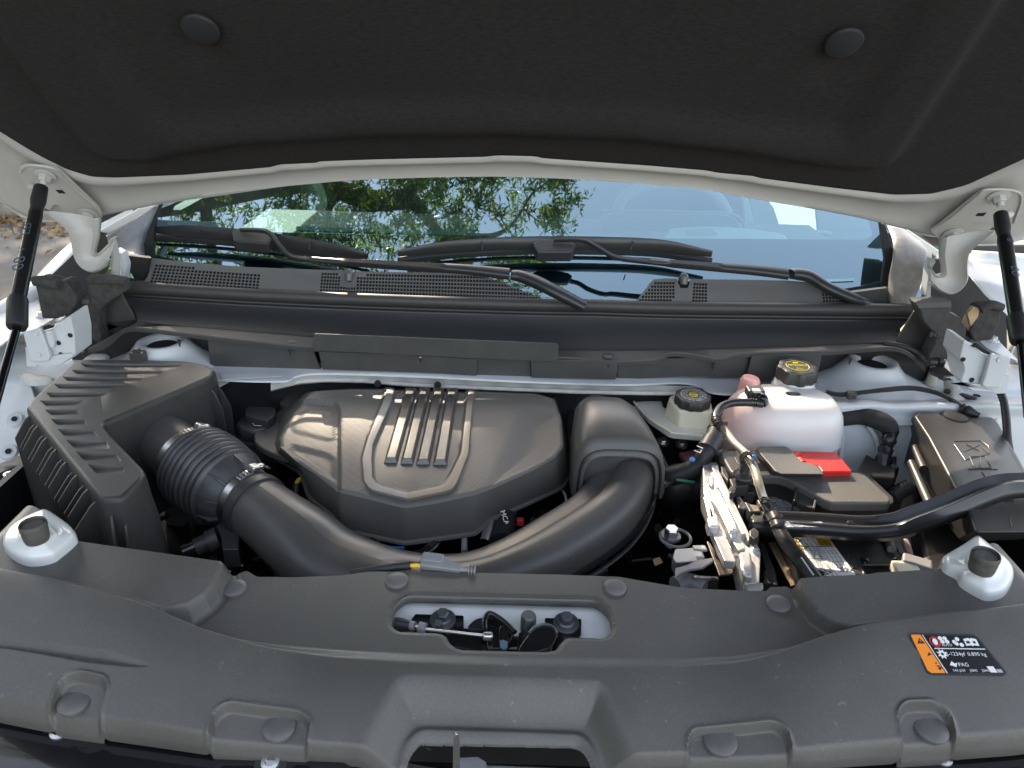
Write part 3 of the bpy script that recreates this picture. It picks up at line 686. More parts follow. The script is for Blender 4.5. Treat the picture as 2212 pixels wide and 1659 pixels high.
# fins along the outer wall
def fin(nm, p, d, h0, h1, m=PLC, t=.0022, w0=.004, w1=.015):
    d = Vector(d).normalized(); s = Vector((-d.y, d.x, 0))*t/2
    prof = [p+d*0.0+Vector((0,0,h1)), p+d*w0+Vector((0,0,h1-.004)), p+d*w1+Vector((0,0,h1-.03)), p+d*w1+Vector((0,0,h0)), p+Vector((0,0,h0))]
    return prism(nm, [q-s for q in prof], s*2, m, af, .0005)
edge = Ps([(195,500),(380,730),(560,950),(655,1070)], AZ, 'A')
for i in range(14):
    t = (i+.3)/14; a = lin(edge, 100)[int(t*99)]; d = Vector((-1,-.75,0))
    fin('fin', Vector((a.x-.004, a.y-.002, .85)), d, 0, .176 - .006*(i % 2), w1=.024+.004*t, t=.0030, w0=.006)
edge2 = Ps([(690,1090),(765,1085),(880,985),(920,940)], AZ, 'A')
for t in (.05,.3,.55,.8,.98):
    a = lin(edge2, 100)[int(t*99)]; fin('fin', Vector((a.x, a.y-.003, .85)), (.35,-1,0), 0, .165-.03*t, w1=.018, t=.003)
edge3 = Ps([(1345,330),(1372,290)], AZ, 'A')
fin('fin', Vector((edge3[0].x+.004, edge3[0].y, .85)), (1,-.3,0), 0, .17); fin('fin', Vector((edge3[1].x+.006, edge3[1].y+.005, .85)), (1,-.1,0), 0, .16)
# lid clip and stud on top, back
p = P(299,770,1.04); box('lid_stud', p, (.022,.016,.018), PLC, af, bevel=.002); bolt(p+Vector((0,0,.008)), (0,0,1), .006, .006, PLC, af, washer=False)
# lower clamp tab at the left
box('clamp_tab', P(22,1010,.93), (.03,.05,.012), PLC, af, rot=rot_to((0,0,1),(.8,-.5,0)), bevel=.003)
lathe('tab_bush', P(20,1028,.938), (0,0,1), [(.007,-.004),(.007,.004),(.004,.004),(.004,-.001)], STL, af)
# outlet neck: flange on the notch wall and pipe
def A3(x, y, z): u, v = px('A', x, y); return P(u, v, z)
neck0 = A3(965,655,.966); neck1 = A3(1215,840,.956)
ax = (neck1-neck0).normalized()
tube('outlet_flange', [neck0-ax*.012, neck0-ax*.002, neck0+ax*.006], [.052,.052,.0450], PLC, af, seg=48, straight=True)
tube('outlet_neck', [neck0-ax*.03, neck1+ax*.02], .0432, PLB, af, seg=48, straight=True)

# ================= BELLOWS HOSE =================
bh = thing('bellows_hose', 'ribbed black rubber bellows hose between the air filter housing and the intake duct', 'hose', A3(1300,950,.90))
b0 = neck1-ax*.004; b1 = A3(1375,950,.950); b2 = A3(1520,1050,.944); b3 = A3(1650,1135,.940)
path = resample(cat([b0, b1, b2, b3], 40), .0012); L = len(path); rad = []
for i in range(L):
    t = i/(L-1)
    if t < .07: r = .0465
    elif t < .66:
        k = (t-.07)/.59; base = .0545+.0040*math.sin(math.pi*min(1, k*1.15)) ; ph = k*9; r = base+.0046*abs(math.sin(math.pi*ph))**.6 - .0014*(0 if abs(math.sin(math.pi*ph)) > .35 else 1)
        r = .0465+(r-.0465)*min(1, k*9)
    elif t < .84: r = .0545-.011*((t-.66)/.18)**1.3
    else: r = .0430
    rad.append(r)
tube('bellows', path, rad, BELL, bh, seg=64, straight=True, smooth=50)
fr = frames(path)
def ringp(i, a, r): T, N, B_ = fr[i]; return path[i]+N*math.cos(a)*r+B_*math.sin(a)*r
for a in [math.radians(x) for x in (-10, 35, 70, 105, 150, -50)]:
    i0, i1, i2 = int(L*.67), int(L*.80), int(L*.86); T, N, B_ = fr[i1]; sd_ = (N*-math.sin(a)+B_*math.cos(a))*.0012
    pr = [ringp(i0, a, .050), ringp(i0, a, .0560), ringp(i1, a, .0530), ringp(i2, a, .0440), ringp(i2, a, .040)]
    prism('gusset', [q-sd_ for q in pr], sd_*2, BELL, bh, .0004)
def clamp(i, r, a, nm, lab, wid=.011):
    T, N, B_ = fr[i]; c = path[i]
    t = thing('hose_clamp', lab, 'hose clamp', c, 'worm drive clamps on the bellows hose')
    seg = 64; rows = []
    for h, q in ((-wid/2,r),(-wid/2,r+.0011),(wid/2,r+.0011),(wid/2,r)):
        rows.append([c+T*h+(N*math.cos(2*math.pi*k/seg)+B_*math.sin(2*math.pi*k/seg))*q for k in range(seg+1)])
    gridm('band', rows, STL, t, smooth=30)
    for k in range(9):
        aa = a+.10+k*.055; d = N*math.cos(aa)+B_*math.sin(aa); tt = N*-math.sin(aa)+B_*math.cos(aa)
        box('thread_slot', c+d*(r+.0020), (wid*.8,.0011,.0016), DSTL if k % 2 else STL, t, rot=Matrix((T, tt, d)).transposed(), bevel=0)
    d = N*math.cos(a)+B_*math.sin(a); tt = N*-math.sin(a)+B_*math.cos(a); s0 = c+d*(r+.006)
    box('screw_housing', s0, (wid*1.2,.014,.009), STL, t, rot=Matrix((T, tt, d)).transposed(), bevel=.003)
    lathe('screw_head', s0-tt*.007, -tt, [(.0042,0),(.0046,.003),(.0046,.007),(.0036,.0085)], STL, t, seg=14)
    tube('band_tail', [s0-tt*.004, s0-tt*.018-d*.002, s0-tt*.028-d*.006], .0022, CHR, t, seg=8)
clamp(int(L*.035), .0470, math.radians(-28), 'c', 'silver worm clamp at the filter box end of the bellows hose')
clamp(int(L*.90), .0434, math.radians(-18), 'c', 'silver worm clamp where the bellows hose meets the intake duct')

# ================= INTAKE DUCT =================
du = thing('intake_duct', 'wide black air duct curving from the bellows hose to the right hand air box', 'air duct', P(1000,1220,.93))

rows = []
secs = [ # (u, v centre, z, half width along normal, half height)
 (b3, .0420, .0420), (A3(1790,1245,.936), .0450, .0440), (A3(1960,1375,.929), .050, .044), (P(725,1226,.920), .050, .040), (P(850,1255,.920), .043, .032),
 (P(990,1256,.922), .043, .032), (P(1110,1218,.928), .046, .034), (P(1210,1166,.934), .049, .036), (P(1300,1104,.942), .048, .038), (P(1345,1035,.948), .044, .040), (P(1335,985,.950), .039, .041), (P(1312,955,.950), .034, .040), (P(1300,925,.948), .032, .038)]
c_ = cat([s[0] for s in secs], 10); wv = catn([s[1] for s in secs], 10); hv = catn([s[2] for s in secs], 10); fr2 = frames(c_)
sgd = 1 if fr2[int(len(c_)*.6)][2].y > 0 else -1
for i, p in enumerate(c_):
    T, N, B_ = fr2[i]; t = i/len(c_); r = []
    for k in range(48):
        a = 2*math.pi*k/48; ca, sa = math.cos(a), math.sin(a)
        e = 2/ (2.0 + 1.0*min(1, max(0, (t-.15)*4))*min(1, max(0,(1-t)*5)))
        x = math.copysign(abs(sa)**e, sa)*wv[i]; y = math.copysign(abs(ca)**e, ca)*hv[i]
        # ridge: step down toward the front half on the diagonal run
        m_ = min(1, max(0, (t-.30)*6))*min(1, max(0, (.93-t)*7)); q_ = x/wv[i]*sgd
        if ca > 0: y -= .019*m_*(1/(1+math.exp(-(q_-.05)*22)))*ca**.5
        r.append(p+B_*x+N*y)
    rows.append(r+[r[0]])
gridm('duct_shell', rows, PLB, du, smooth=60)
# sealing lip along the lower outer side
lipo = [c_[i]-fr2[i][1]*.018+fr2[i][2]*(wv[i]+.003)*s for s in (1,) for i in range(int(len(c_)*.42), int(len(c_)*.86))]
sgn = 1 if (c_[60]+fr2[60][2]).y < c_[60].y or True else -1
i_ = int(len(c_)*.6); sgn = 1 if (fr2[i_][2]).y < 0 else -1
lipo = [c_[i]-fr2[i][1]*.014+fr2[i][2]*(wv[i]+.003)*sgn for i in range(int(len(c_)*.40), int(len(c_)*.84))]
tube('seam_lip', lipo, .0045, GLO, du, seg=10, straight=True, flat=.5)
lipo = [p+Vector((0,0,-.016)) for p in lipo]
tube('lower_seam', lipo, .0035, PLC, du, seg=8, straight=True, flat=.6)
# dent on the first bend
# collar at the hose end
tube('collar', [b3-(b3-b2).normalized()*.004, b3+(A3(1790,1245,.936)-b3).normalized()*.010], .0460, PLC, du, seg=48, straight=True)
# bracket with sensor plug
prism('sensor_block', Ps([(1395,1265),(1455,1235),(1550,1310),(1545,1420),(1440,1420),(1430,1330)], .925, 'A'), (0,0,-.03), PLC, du, .002)
sp = thing('sensor_plug', 'black cylindrical sensor plug sticking out below the bellows hose', 'plug', A3(1300,1390,.90))
sa, sb_ = A3(1415,1345,.915), A3(1190,1440,.905); d = (sb_-sa)
tube('plug_body', [sa, sa+d*.30], .0155, PLC, sp, seg=24, straight=True); tube('plug_neck', [sa+d*.28, sa+d*.66], .0118, PLC, sp, seg=24, straight=True); tube('plug_tip', [sa+d*.64, sa+d*1.0], .0095, GLO, sp, seg=24, straight=True)

# ================= RESONATOR BOX at the right of the engine cover =================
rb = thing('resonator_box', 'rounded black air box right of the engine cover with a stepped arch at its front', 'air box', P(1320,980,.95))
def arch(y, ul, ur, vtop, zb, flat_=.45, c=None):
    """arched ring on the plane y: left/right by photo columns at the top height"""
    top = Q((ul+ur)/2, vtop, y); l = Q(ul, vtop+60, y).x; r = Q(ur, vtop+60, y).x; h = top.z-zb; cx = (l+r)/2; hw = (r-l)/2; out = []
    for k in range(33):
        a = math.pi*k/32; x = -math.cos(a); z = math.sin(a)
        e = .50; out.append(Vector((cx+hw*math.copysign(abs(x)**e, x), y, zb+h*z**e)))
    return out
AR = [(1.058,1250,1338,864,.93),(1.048,1240,1352,857,.93),(1.03,1236,1366,857,.93),(1.0,1234,1388,868,.93),(.96,1234,1412,899,.93),(.925,1236,1432,935,.93),(.915,1238,1437,950,.93),(.912,1240,1438,960,.93)]
rows = [arch(*a) for a in AR]; 
back = rows[0]; cb = sum(back, Vector())/len(back); rows = [[cb.lerp(p, .3)+Vector((0,.008,0)) for p in back], [cb.lerp(p, .8)+Vector((0,.006,0)) for p in back]]+rows
front = rows[-1]; cf = Vector((sum(p.x for p in front)/33, front[0].y, .93))
rows += [[cf.lerp(p, .93)+Vector((0,-.003,0)) for p in front], [cf.lerp(p, .90)+Vector((0,.004,0)) for p in front], [cf.lerp(p, .86)+Vector((0,-.002,0)) for p in front], [cf.lerp(p, .80)+Vector((0,-.003,0)) for p in front], [cf.lerp(p, .74)+Vector((0,.012,0)) for p in front], [cf.lerp(p, .3)+Vector((0,.012,0)) for p in front]]
gridm('box_shell', rows, PLB, rb, smooth=50)
prism('base_flange', Ps([(400,440),(380,600),(395,760),(405,960),(520,1050),(530,1040),(700,1000),(985,1010),(1065,985),(1060,960),(1030,870),(940,640),(900,560),(840,470),(700,420),(500,420)], .930, 'C'), (0,0,-.008), PLC, rb, .0015)
tube('flange_rim', Ps([(398,940),(520,1050),(530,1030)], .932, 'C'), .0018, PLC, rb, seg=8, straight=True)
tube('flange_rim', Ps([(985,1040),(1062,985),(1060,950),(985,770)], .932, 'C'), .0018, PLC, rb, seg=8, straight=True)
tube('inlet_collar', [Q(1292,868,1.075)+Vector((0,0,-.028)), Q(1292,868,1.055)+Vector((0,0,-.028))], .036, PLC, rb, seg=40)
# ================= HOOD =================
HA = math.radians(46); HP = Q(1100, 385, 1.20); HD = Vector((0,-math.cos(HA),math.sin(HA))); HN = Vector((0,-math.sin(HA),-math.cos(HA)))  # HN faces the camera / the engine
def hp(u, v, o=0): return PL(u, v, HP+HN*o, HN)
hd = thing('hood', 'white raised hood seen from below with a black fabric liner', 'hood', HP)
# inner frame: loft between liner edge and rear edge
topc = [(-260,60),(-60,235),(0,281),(40,306),(90,336),(150,366),(200,381),(250,383),(400,377),(500,368),(590,360),(600,355),(683,351),(692,348),(800,344),(1050,338),(1072,335),(1158,337),(1170,341),(1400,357),(1530,368),(1545,372),(1630,380),(1640,384),(1800,405),(1930,420),(2010,418),(2080,401),(2212,341),(2300,290),(2480,150)]
botc = [(-260,330),(-60,400),(0,431),(43,463),(75,474),(115,475),(215,467),(350,438),(480,417),(600,403),(737,390),(800,386),(930,382),(1060,380),(1200,384),(1330,391),(1464,403),(1497,404),(1530,410),(1640,431),(1765,451),(1860,470),(1960,495),(2035,512),(2110,527),(2160,526),(2212,510),(2300,470),(2480,330)]
T_ = lin([hp(u, v, .0) for u, v in topc], 220); B_ = lin([hp(u, v, .0) for u, v in botc], 220)
def smth(L, it):
    for _ in range(it): L = [L[0]]+[(L[i-1]+L[i]*2+L[i+1])/4 for i in range(1, len(L)-1)]+[L[-1]]
    return L
B_ = smth(B_, 3)
# match columns by x
def byx(L, n=260, x0=-1.0, x1=1.05):
    xs = np.linspace(x0, x1, n); px_ = [p.x for p in L]; 
    return [Vector((x, float(np.interp(x, px_, [p.y for p in L])), float(np.interp(x, px_, [p.z for p in L])))) for x in xs]
T2, B2 = byx(T_), byx(B_)
prof = [(-.30,-.012),(-.12,-.010),(-.02,.001),(.05,.005),(.14,.006),(.24,.003),(.32,-.001),(.6,-.002),(.85,.000),(.94,.003),(1.0,.001),(1.02,-.006),(1.0,-.016)]
rows = []
for t, o in prof:
    rows.append([T2[i].lerp(B2[i], t)+HN*o for i in range(len(T2))])
gridm('inner_frame', rows, HOODW, hd, smooth=60)
# outer skin behind, seen past the corners
sk_o = [(-500,300),(-120,370),(-50,400),(0,429),(33,461),(67,472),(115,475),(300,442),(700,384),(1100,372),(1500,398),(1900,472),(2050,508),(2110,523),(2160,524),(2250,505),(2700,430)]
S2 = byx(lin([hp(u, v, -.014) for u, v in sk_o], 120))
rows = [[p+HD*d-HN*(.002+ .06*min(1, d*2)) for p in S2] for d in (-.004,0,.02,.1,.3,.6,.9,1.05)]
rows[0] = [p+HN*.004 for p in rows[0]]
gridm('outer_skin', rows, WHT, hd, smooth=60, thick=.002)
# liner: relief sheet on the hood plane
FLEECE = mat('black_fleece', (.034,.031,.030), .95, noise=.2, nscale=420, bump=.25, bscale=1400, stretch=(.3,1,1), spec=.15)
def liner():
    Lc = byx(lin([hp(u, v, 0) for u, v in topc], 240), 300, -1.0, 1.05); rows = []
    ds = [0,.002,.006,.012]+[.02+.012*i for i in range(14)]+[.2+.03*i for i in range(24)]
    A = []
    for d in ds: A.append([p+HD*d for p in Lc])
    X = np.array([[p.x for p in r] for r in A]); D = np.array([[(p-HP).dot(HD) for p in r] for r in A])
    def hpoly(pts): return [(q.x, (q-HP).dot(HD)) for q in [hp(u, v, 0) for u, v in pts]]
    inner = hpoly([(-300,-700),(-60,-260),(20,60),(110,190),(190,290),(245,318),(330,322),(385,305),(520,285),(800,266),(1080,262),(1350,272),(1600,300),(1780,330),(1870,338),(1925,325),(2010,190),(2120,20),(2250,-200),(2500,-700)])
    s = sdf(X, D, inner); H = .004+.030*ss(s, -.020, .016)
    inner2 = hpoly([(-100,-700),(60,-200),(180,60),(300,220),(390,268),(800,230),(1080,225),(1350,236),(1700,280),(1830,285),(1900,210),(2010,0),(2200,-500),(2300,-700)])
    s = sdf(X, D, inner2); H += -.010*ss(s, -.004, .05)
    for (u, v) in ((428,72),(1812,102)):
        q = hp(u, v, .01); r = np.hypot(X-q.x, D-(q-HP).dot(HD)); H -= .008*np.exp(-(r/.022)**2)
    w1 = .0035*np.sin(X*9+1)*np.sin(D*14); H += w1*ss(s, .0, .1)
    rng2 = np.random.default_rng(3); H += (rng2.random(H.shape)-.5)*.0003
    H[0,:] = -.004; H[1,:] = .002
    rows = [[A[i][j]+HN*float(H[i,j]) for j in range(len(Lc))] for i in range(len(ds))]
    gridm('fabric_liner', rows, FLEECE, hd, smooth=80)
liner()
for (u, v) in ((433,65),(1823,95)):
    p = hp(u, v, .035); lathe('liner_clip', p-HN*.004, HN, [(.0205,0),(.0215,.003),(.020,.0055),(.014,.0075),(.001,.008)], mat('clip_charcoal', (.020,.021,.023), .7), hd, seg=36)
# hinge: plate, gooseneck arm, bolts, built for each side
def hinge(side, plate, arm, bolts, slot, ball, lip):
    nm = 'hinge'
    o = .012
    pl = prism('hinge_plate', roundpoly([hp(u, v, o) for u, v in plate], .008), -HN*.004, HOODW, hd, .0012)
    # the arm goes from the plate down to the cowl: sheet swept downward
    a, b = [], []
    for (u1, v1, y1, u2, v2, y2) in arm: a.append(Q(u1, v1, y1)); b.append(Q(u2, v2, y2))
    a2, b2 = cat(a, 6), cat(b, 6)
    up = Vector((0,-.012,.0))
    rows = [[p+Vector((0,.004,0)) for p in a2], [p+up*.6 for p in a2], [p.lerp(q, .08)+up for p, q in zip(a2, b2)], [p.lerp(q, .16)+up*.3 for p, q in zip(a2, b2)], [p.lerp(q, .5)+Vector((0,.002,0)) for p, q in zip(a2, b2)], [p.lerp(q, .88)+up*.1 for p, q in zip(a2, b2)], [p.lerp(q, .95)+up*.6 for p, q in zip(a2, b2)], [q+up*.3 for q in b2], [q+Vector((0,.006,0)) for q in b2]]
    gridm('hinge_arm', rows, HOODW, pl, smooth=60, thick=.0025)
    for (u, v) in bolts:
        p = hp(u, v, o+.001)
        lathe('washer', p, HN, [(.0165,0),(.0165,.0018),(.013,.0028),(.009,.003)], HOODW, pl, seg=32)
        lathe('nut', p+HN*.003, HN, [(.0098,0),(.0098,.007),(.0085,.0085)], HOODW, pl, seg=6, smooth=20)
        lathe('stud', p+HN*.010, HN, [(.0052,0),(.0052,.007),(.0042,.0085)], HOODW, pl, seg=16)
    prism('slot', [hp(u, v, o+.0006) for u, v in slot], -HN*.001, mat('hole_dark', (.01,.01,.01), .8), pl, 0)
    tube('plate_rim', [hp(u, v, o+.001) for u, v in lip], .0022, HOODW, pl, seg=8)
hinge('l', [(40,362),(55,356),(105,360),(128,366),(215,450),(222,470),(200,490),(165,480),(120,440),(95,470),(78,440),(62,415),(42,385)],
      [(95,452,1.185, 214,470,1.197),(110,462,1.185, 214,480,1.197),(140,484,1.185,212,500,1.197),(155,500,1.185,210,515,1.197),(162,530,1.185,204,540,1.197),(168,556,1.185,206,550,1.197),(182,575,1.185,214,549,1.197),(204,585,1.185,226,538,1.197),(226,577,1.185,240,524,1.197),(236,560,1.185,250,512,1.197)],
      [(98,379),(190,462)], [(120,411),(134,411),(142,418),(128,418)], (75,415), [(42,372),(60,357),(110,362),(126,372),(150,398),(200,440),(214,455)])
hinge('r', [(2008,498),(2025,488),(2120,412),(2195,412),(2212,425),(2185,487),(2165,484),(2100,480),(2065,520),(2030,520)],
      [(2148,492,1.175,2034,512,1.187),(2140,500,1.175,2034,522,1.187),(2100,530,1.175,2033,545,1.187),(2088,545,1.175,2034,560,1.187),(2084,570,1.175,2037,578,1.187),(2084,600,1.175,2036,592,1.187),(2070,622,1.175,2024,596,1.187),(2048,632,1.175,2018,592,1.187),(2024,624,1.175,2008,575,1.187),(2008,610,1.175,2016,560,1.187)],
      [(2157,424),(2058,505)], [(2112,461),(2132,460),(2124,467),(2107,467)], (2180,468), [(2018,494),(2055,470),(2110,424),(2130,410),(2190,412),(2207,430),(2190,482)])

# ---------------- gas struts ----------------
def gas(lab, top, joint, bootb, rod, ys, m=GLO, lr=1):
    a = Q(top[0], top[1], ys[0]); b = Q(joint[0], joint[1], ys[1]); c = Q(bootb[0], bootb[1], ys[2]); d = Q(rod[0], rod[1], ys[3])
    t = thing('gas_strut', lab, 'gas strut', d, 'gas struts holding the hood up')
    dr = (b-a).normalized(); r = .0097
    tube('cylinder', [a+dr*.045, a+dr*.05, b], [r*.96, r, r], mat('strut_black', (.012,.012,.013), .30, rvar=.05, nscale=30), t, seg=32, straight=True)
    tube('end_socket', [a-dr*.002, a+dr*.02, a+dr*.024, a+dr*.036, a+dr*.046], [r*.98, r*1.06, r*1.06, r*.86, r*.9], RUB, t, seg=24, straight=True)
    tube('ball_stud', [a+Vector((-.02*lr,.012,0)), a+Vector((0,0,0))], .006, HOODW, t, seg=16)
    tube('boot', [b-dr*.004, b, c-dr*.004, c], [r*1.22, r*1.30, r*1.30, r*1.15], RUB, t, seg=32, straight=True)
    tube('rod', [c, d], .0052, CHR if False else mat('rod_black_chrome', (.05,.05,.052), .12, metal=.9), t, seg=20, straight=True)
    return t, a, b, dr
t, a, b, dr = gas('black gas strut at the left with EB printed on its cylinder', (88,408), (38,650), (36,708), (-14,885), (1.10,.945,.91,.78))
def side_text(t, a, b, s, f, size, face=(0,-1,.25)):
    p = a.lerp(b, f); z = Vector(face).normalized(); x = (b-a).normalized(); z = (z-x*z.dot(x)).normalized()
    text(s, p+z*.0099, rot_to(z, -x), size, mat('faded_blue_print', (.06,.08,.11), .5), t, ext=.0003)
side_text(t, a, b, 'EB', .42, .020); side_text(t, a, b, '08', .72, .024); side_text(t, a, b, '\u21e3' if False else 'V', .60, .014)
t, a, b, dr = gas('black gas strut at the right edge with faint grey print', (2162,466), (2197,690), (2205,738), (2222,900), (1.10,.945,.91,.78), lr=-1)
side_text(t, a, b, 'B', .30, .014); side_text(t, a, b, '00', .60, .018)

# ================= WINDSCREEN =================
wsn = thing('windscreen', 'raked windscreen with black printed border, reflecting the tree and blue sky', 'windscreen', (0,1.6,1.3))
GL = bpy.data.materials.new('windscreen_glass'); GL.use_nodes = True
n = GL.node_tree.nodes; l = GL.node_tree.links; n.clear()
ou = n.new('ShaderNodeOutputMaterial'); mxs = n.new('ShaderNodeMixShader'); tr = n.new('ShaderNodeBsdfTransparent'); gl = n.new('ShaderNodeBsdfGlossy'); fn = n.new('ShaderNodeFresnel')
tr.inputs[0].default_value = (.46,.80,.80,1); gl.inputs['Roughness'].default_value = .0; gl.inputs[0].default_value = (.64,.88,1,1); fn.inputs[0].default_value = 1.52
fm = n.new('ShaderNodeMath'); fm.operation = 'MULTIPLY_ADD'; fm.inputs[1].default_value = 3.2; fm.inputs[2].default_value = .14; fm.use_clamp = True
l.new(fn.outputs[0], fm.inputs[0]); l.new(fm.outputs[0], mxs.inputs[0]); l.new(tr.outputs[0], mxs.inputs[1]); l.new(gl.outputs[0], mxs.inputs[2]); l.new(mxs.outputs[0], ou.inputs[0])
FRIT = mat('frit_black', (.012,.013,.018), .5)
def wpt(x, s, off=0): # s = metres up the slope from the base line
    y = WY+WC*x*x+s*math.cos(math.radians(30)); return Vector((x, y, WZ+s*.5+off))
def wsu(u, v, off): 
    return ws(u, v, off)
SB_ = [0,.01,.02,.04,.07,.1,.15,.2,.3,.45,.6,.75,.9]
rows = [[wpt(x, s+.004, 0) for x in np.linspace(-.74,.74,60)] for s in [i*.05 for i in range(20)]]
gridm('glass', rows, GL, wsn, smooth=80)
# frit: a sheet just below the glass, clear area cut out
clear_top = .93
def fritsheet():
    # lower band: between base and photo line, right and left sides
    ul = [(300,640),(330,515+2)]; 
    lo = lambda x: -.04
    xs = np.linspace(-.74,.74,90); rows = []
    # upper border of the lower band follows v=500(left)..517(right)
    line = [ws(u, v, -.002) for u, v in [(320,489),(345,490),(700,504),(1000,511),(1300,513),(1600,515),(1850,517),(1880,517),(1920,517)]]
    xl = [p.x for p in line]; sl = [(p.y-WY-WC*p.x**2)/math.cos(math.radians(30)) for p in line]
    top = np.interp(xs, xl, sl)
    for t in np.linspace(0, 1, 12): rows.append([wpt(x, .004+(top[i]-.004)*t, -.0025) for i, x in enumerate(xs)])
    gridm('frit_band', rows, FRIT, wsn, smooth=80)
    for sgn in (-1, 1):
        # side strips with a rounded lower corner
        xin = abs(ws(1878 if sgn > 0 else 362, 480, 0).x); rows = []
        for s in [i*.01 for i in range(0, 8)]+[.1+.05*i for i in range(17)]:
            base = float(np.interp(sgn*xin, xl, sl)); d = s; r = .022
            xi = xin - (r-math.sqrt(max(0, r*r-(r-d)**2)) if d < r else 0)
            rows.append([wpt(sgn*(xi+(.74-xi)*k/5), base+s-.0005, -.0027) for k in range(6)])
        gridm('frit_side', rows, FRIT, wsn, smooth=80)
fritsheet()
# silver dotted defroster line strip printed above the band (greenish ledge seen through the glass) sits inside: dashboard edge
# small sticker tape on the right of the glass
gridm('tape_strip', [[ws(1785+i*12, 603-i*.4+ (0 if k == 0 else 6), .002) for i in range(6)] for k in (0, 1)], mat('clear_tape', (.25,.45,.5), .2), wsn, smooth=0)

# ================= CABIN behind the glass =================
cb_ = thing('dashboard', 'pale dashboard top with instrument hood and vent seen through the windscreen', 'dashboard', (0,1.9,1.15))
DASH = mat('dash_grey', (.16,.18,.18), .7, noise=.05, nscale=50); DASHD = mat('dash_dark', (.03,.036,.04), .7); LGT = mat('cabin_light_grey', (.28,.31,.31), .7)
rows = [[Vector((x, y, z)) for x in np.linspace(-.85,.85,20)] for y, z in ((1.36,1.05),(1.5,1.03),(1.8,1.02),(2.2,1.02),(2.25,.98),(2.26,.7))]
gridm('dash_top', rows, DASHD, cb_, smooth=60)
prism('instrument_hood', smoothpoly(Ps([(1443,500),(1450,492),(1520,488),(1600,491),(1680,502),(1700,512),(1680,530),(1440,530)], 1.09), 3), (0,0,-.03), LGT, cb_, .006)
prism('vent', Ps([(1480,497),(1536,492),(1550,505),(1488,508)], 1.0915), (0,0,-.001), DASH, cb_, 0)
tube('instrument_rim', Qs([(1300,454),(1440,456),(1500,458),(1560,459),(1590,466),(1603,478),(1610,494)], 1.95), .0035, DASH, cb_)
prism('instrument_panel', Qs([(1300,463),(1400,462),(1560,463),(1588,470),(1602,492),(1560,500),(1300,500)], 1.96), (0,.01,0), DASH, cb_, .003)
sw = thing('steering_wheel', 'grey steering wheel rim seen through the windscreen on the right', 'steering wheel', Q(1450,440,2.2))
tube('rim', Qs([(1330,470),(1345,430),(1390,403),(1450,395),(1510,402),(1550,428),(1572,462)], 2.3), .017, DASH, sw)
tr_ = thing('door_card', 'pale cabin door and pillar around a side window seen through the windscreen', 'door', Q(1700,480,2.5))
def dpoly(nm, pts, y, m, th=.02): return prism(nm, Qs(pts, y), (0,th,0), m, tr_, .002)
dpoly('pillar_trim', [(1604,420),(1614,420),(1640,520),(1612,520)], 2.45, LGT)
dpoly('door_pillar', [(1616,418),(1650,420),(1672,450),(1690,506),(1700,530),(1640,530)], 2.5, DASH)
dpoly('door_sill', [(1688,506),(1768,500),(1880,500),(2000,520),(2000,560),(1690,560)], 2.5, DASH)
dpoly('door_front', [(1757,380),(1900,380),(2100,400),(2100,560),(1768,560),(1768,500)], 2.52, DASH)
tube('speaker_rim', Qs([(1733,512),(1745,504),(1770,500),(1795,504)], 2.48), .006, LGT, tr_)
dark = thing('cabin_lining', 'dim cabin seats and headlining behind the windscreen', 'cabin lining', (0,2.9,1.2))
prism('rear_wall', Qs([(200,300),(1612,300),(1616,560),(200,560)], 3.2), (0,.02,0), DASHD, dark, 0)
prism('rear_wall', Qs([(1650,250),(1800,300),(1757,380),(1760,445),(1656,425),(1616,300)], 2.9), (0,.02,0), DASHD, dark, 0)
st = thing('front_seat', 'pale front seat catching light behind the left of the windscreen', 'seat', Q(560,430,2.7))
prism('backrest', smoothpoly(Qs([(480,455),(490,400),(520,370),(600,360),(660,380),(690,430),(680,470),(560,480),(480,478)], 2.7), 4), (0,.10,0), mat('seat_fabric', (.34,.38,.28), .8, noise=.2, nscale=14), st, .02)
dl = thing('dash_ledge', 'thin green tinted ledge crossing behind the lower windscreen', 'ledge', Q(700,500,1.6))
prism('ledge', [ws(u, v, -.03) for u, v in [(640,489),(1000,500),(1340,508),(1340,515),(1000,508),(640,497)]], (0,.003,-.004), LGT, dl, 0)

HOLE0 = mat('grille_dark', (.006,.006,.006), .8)
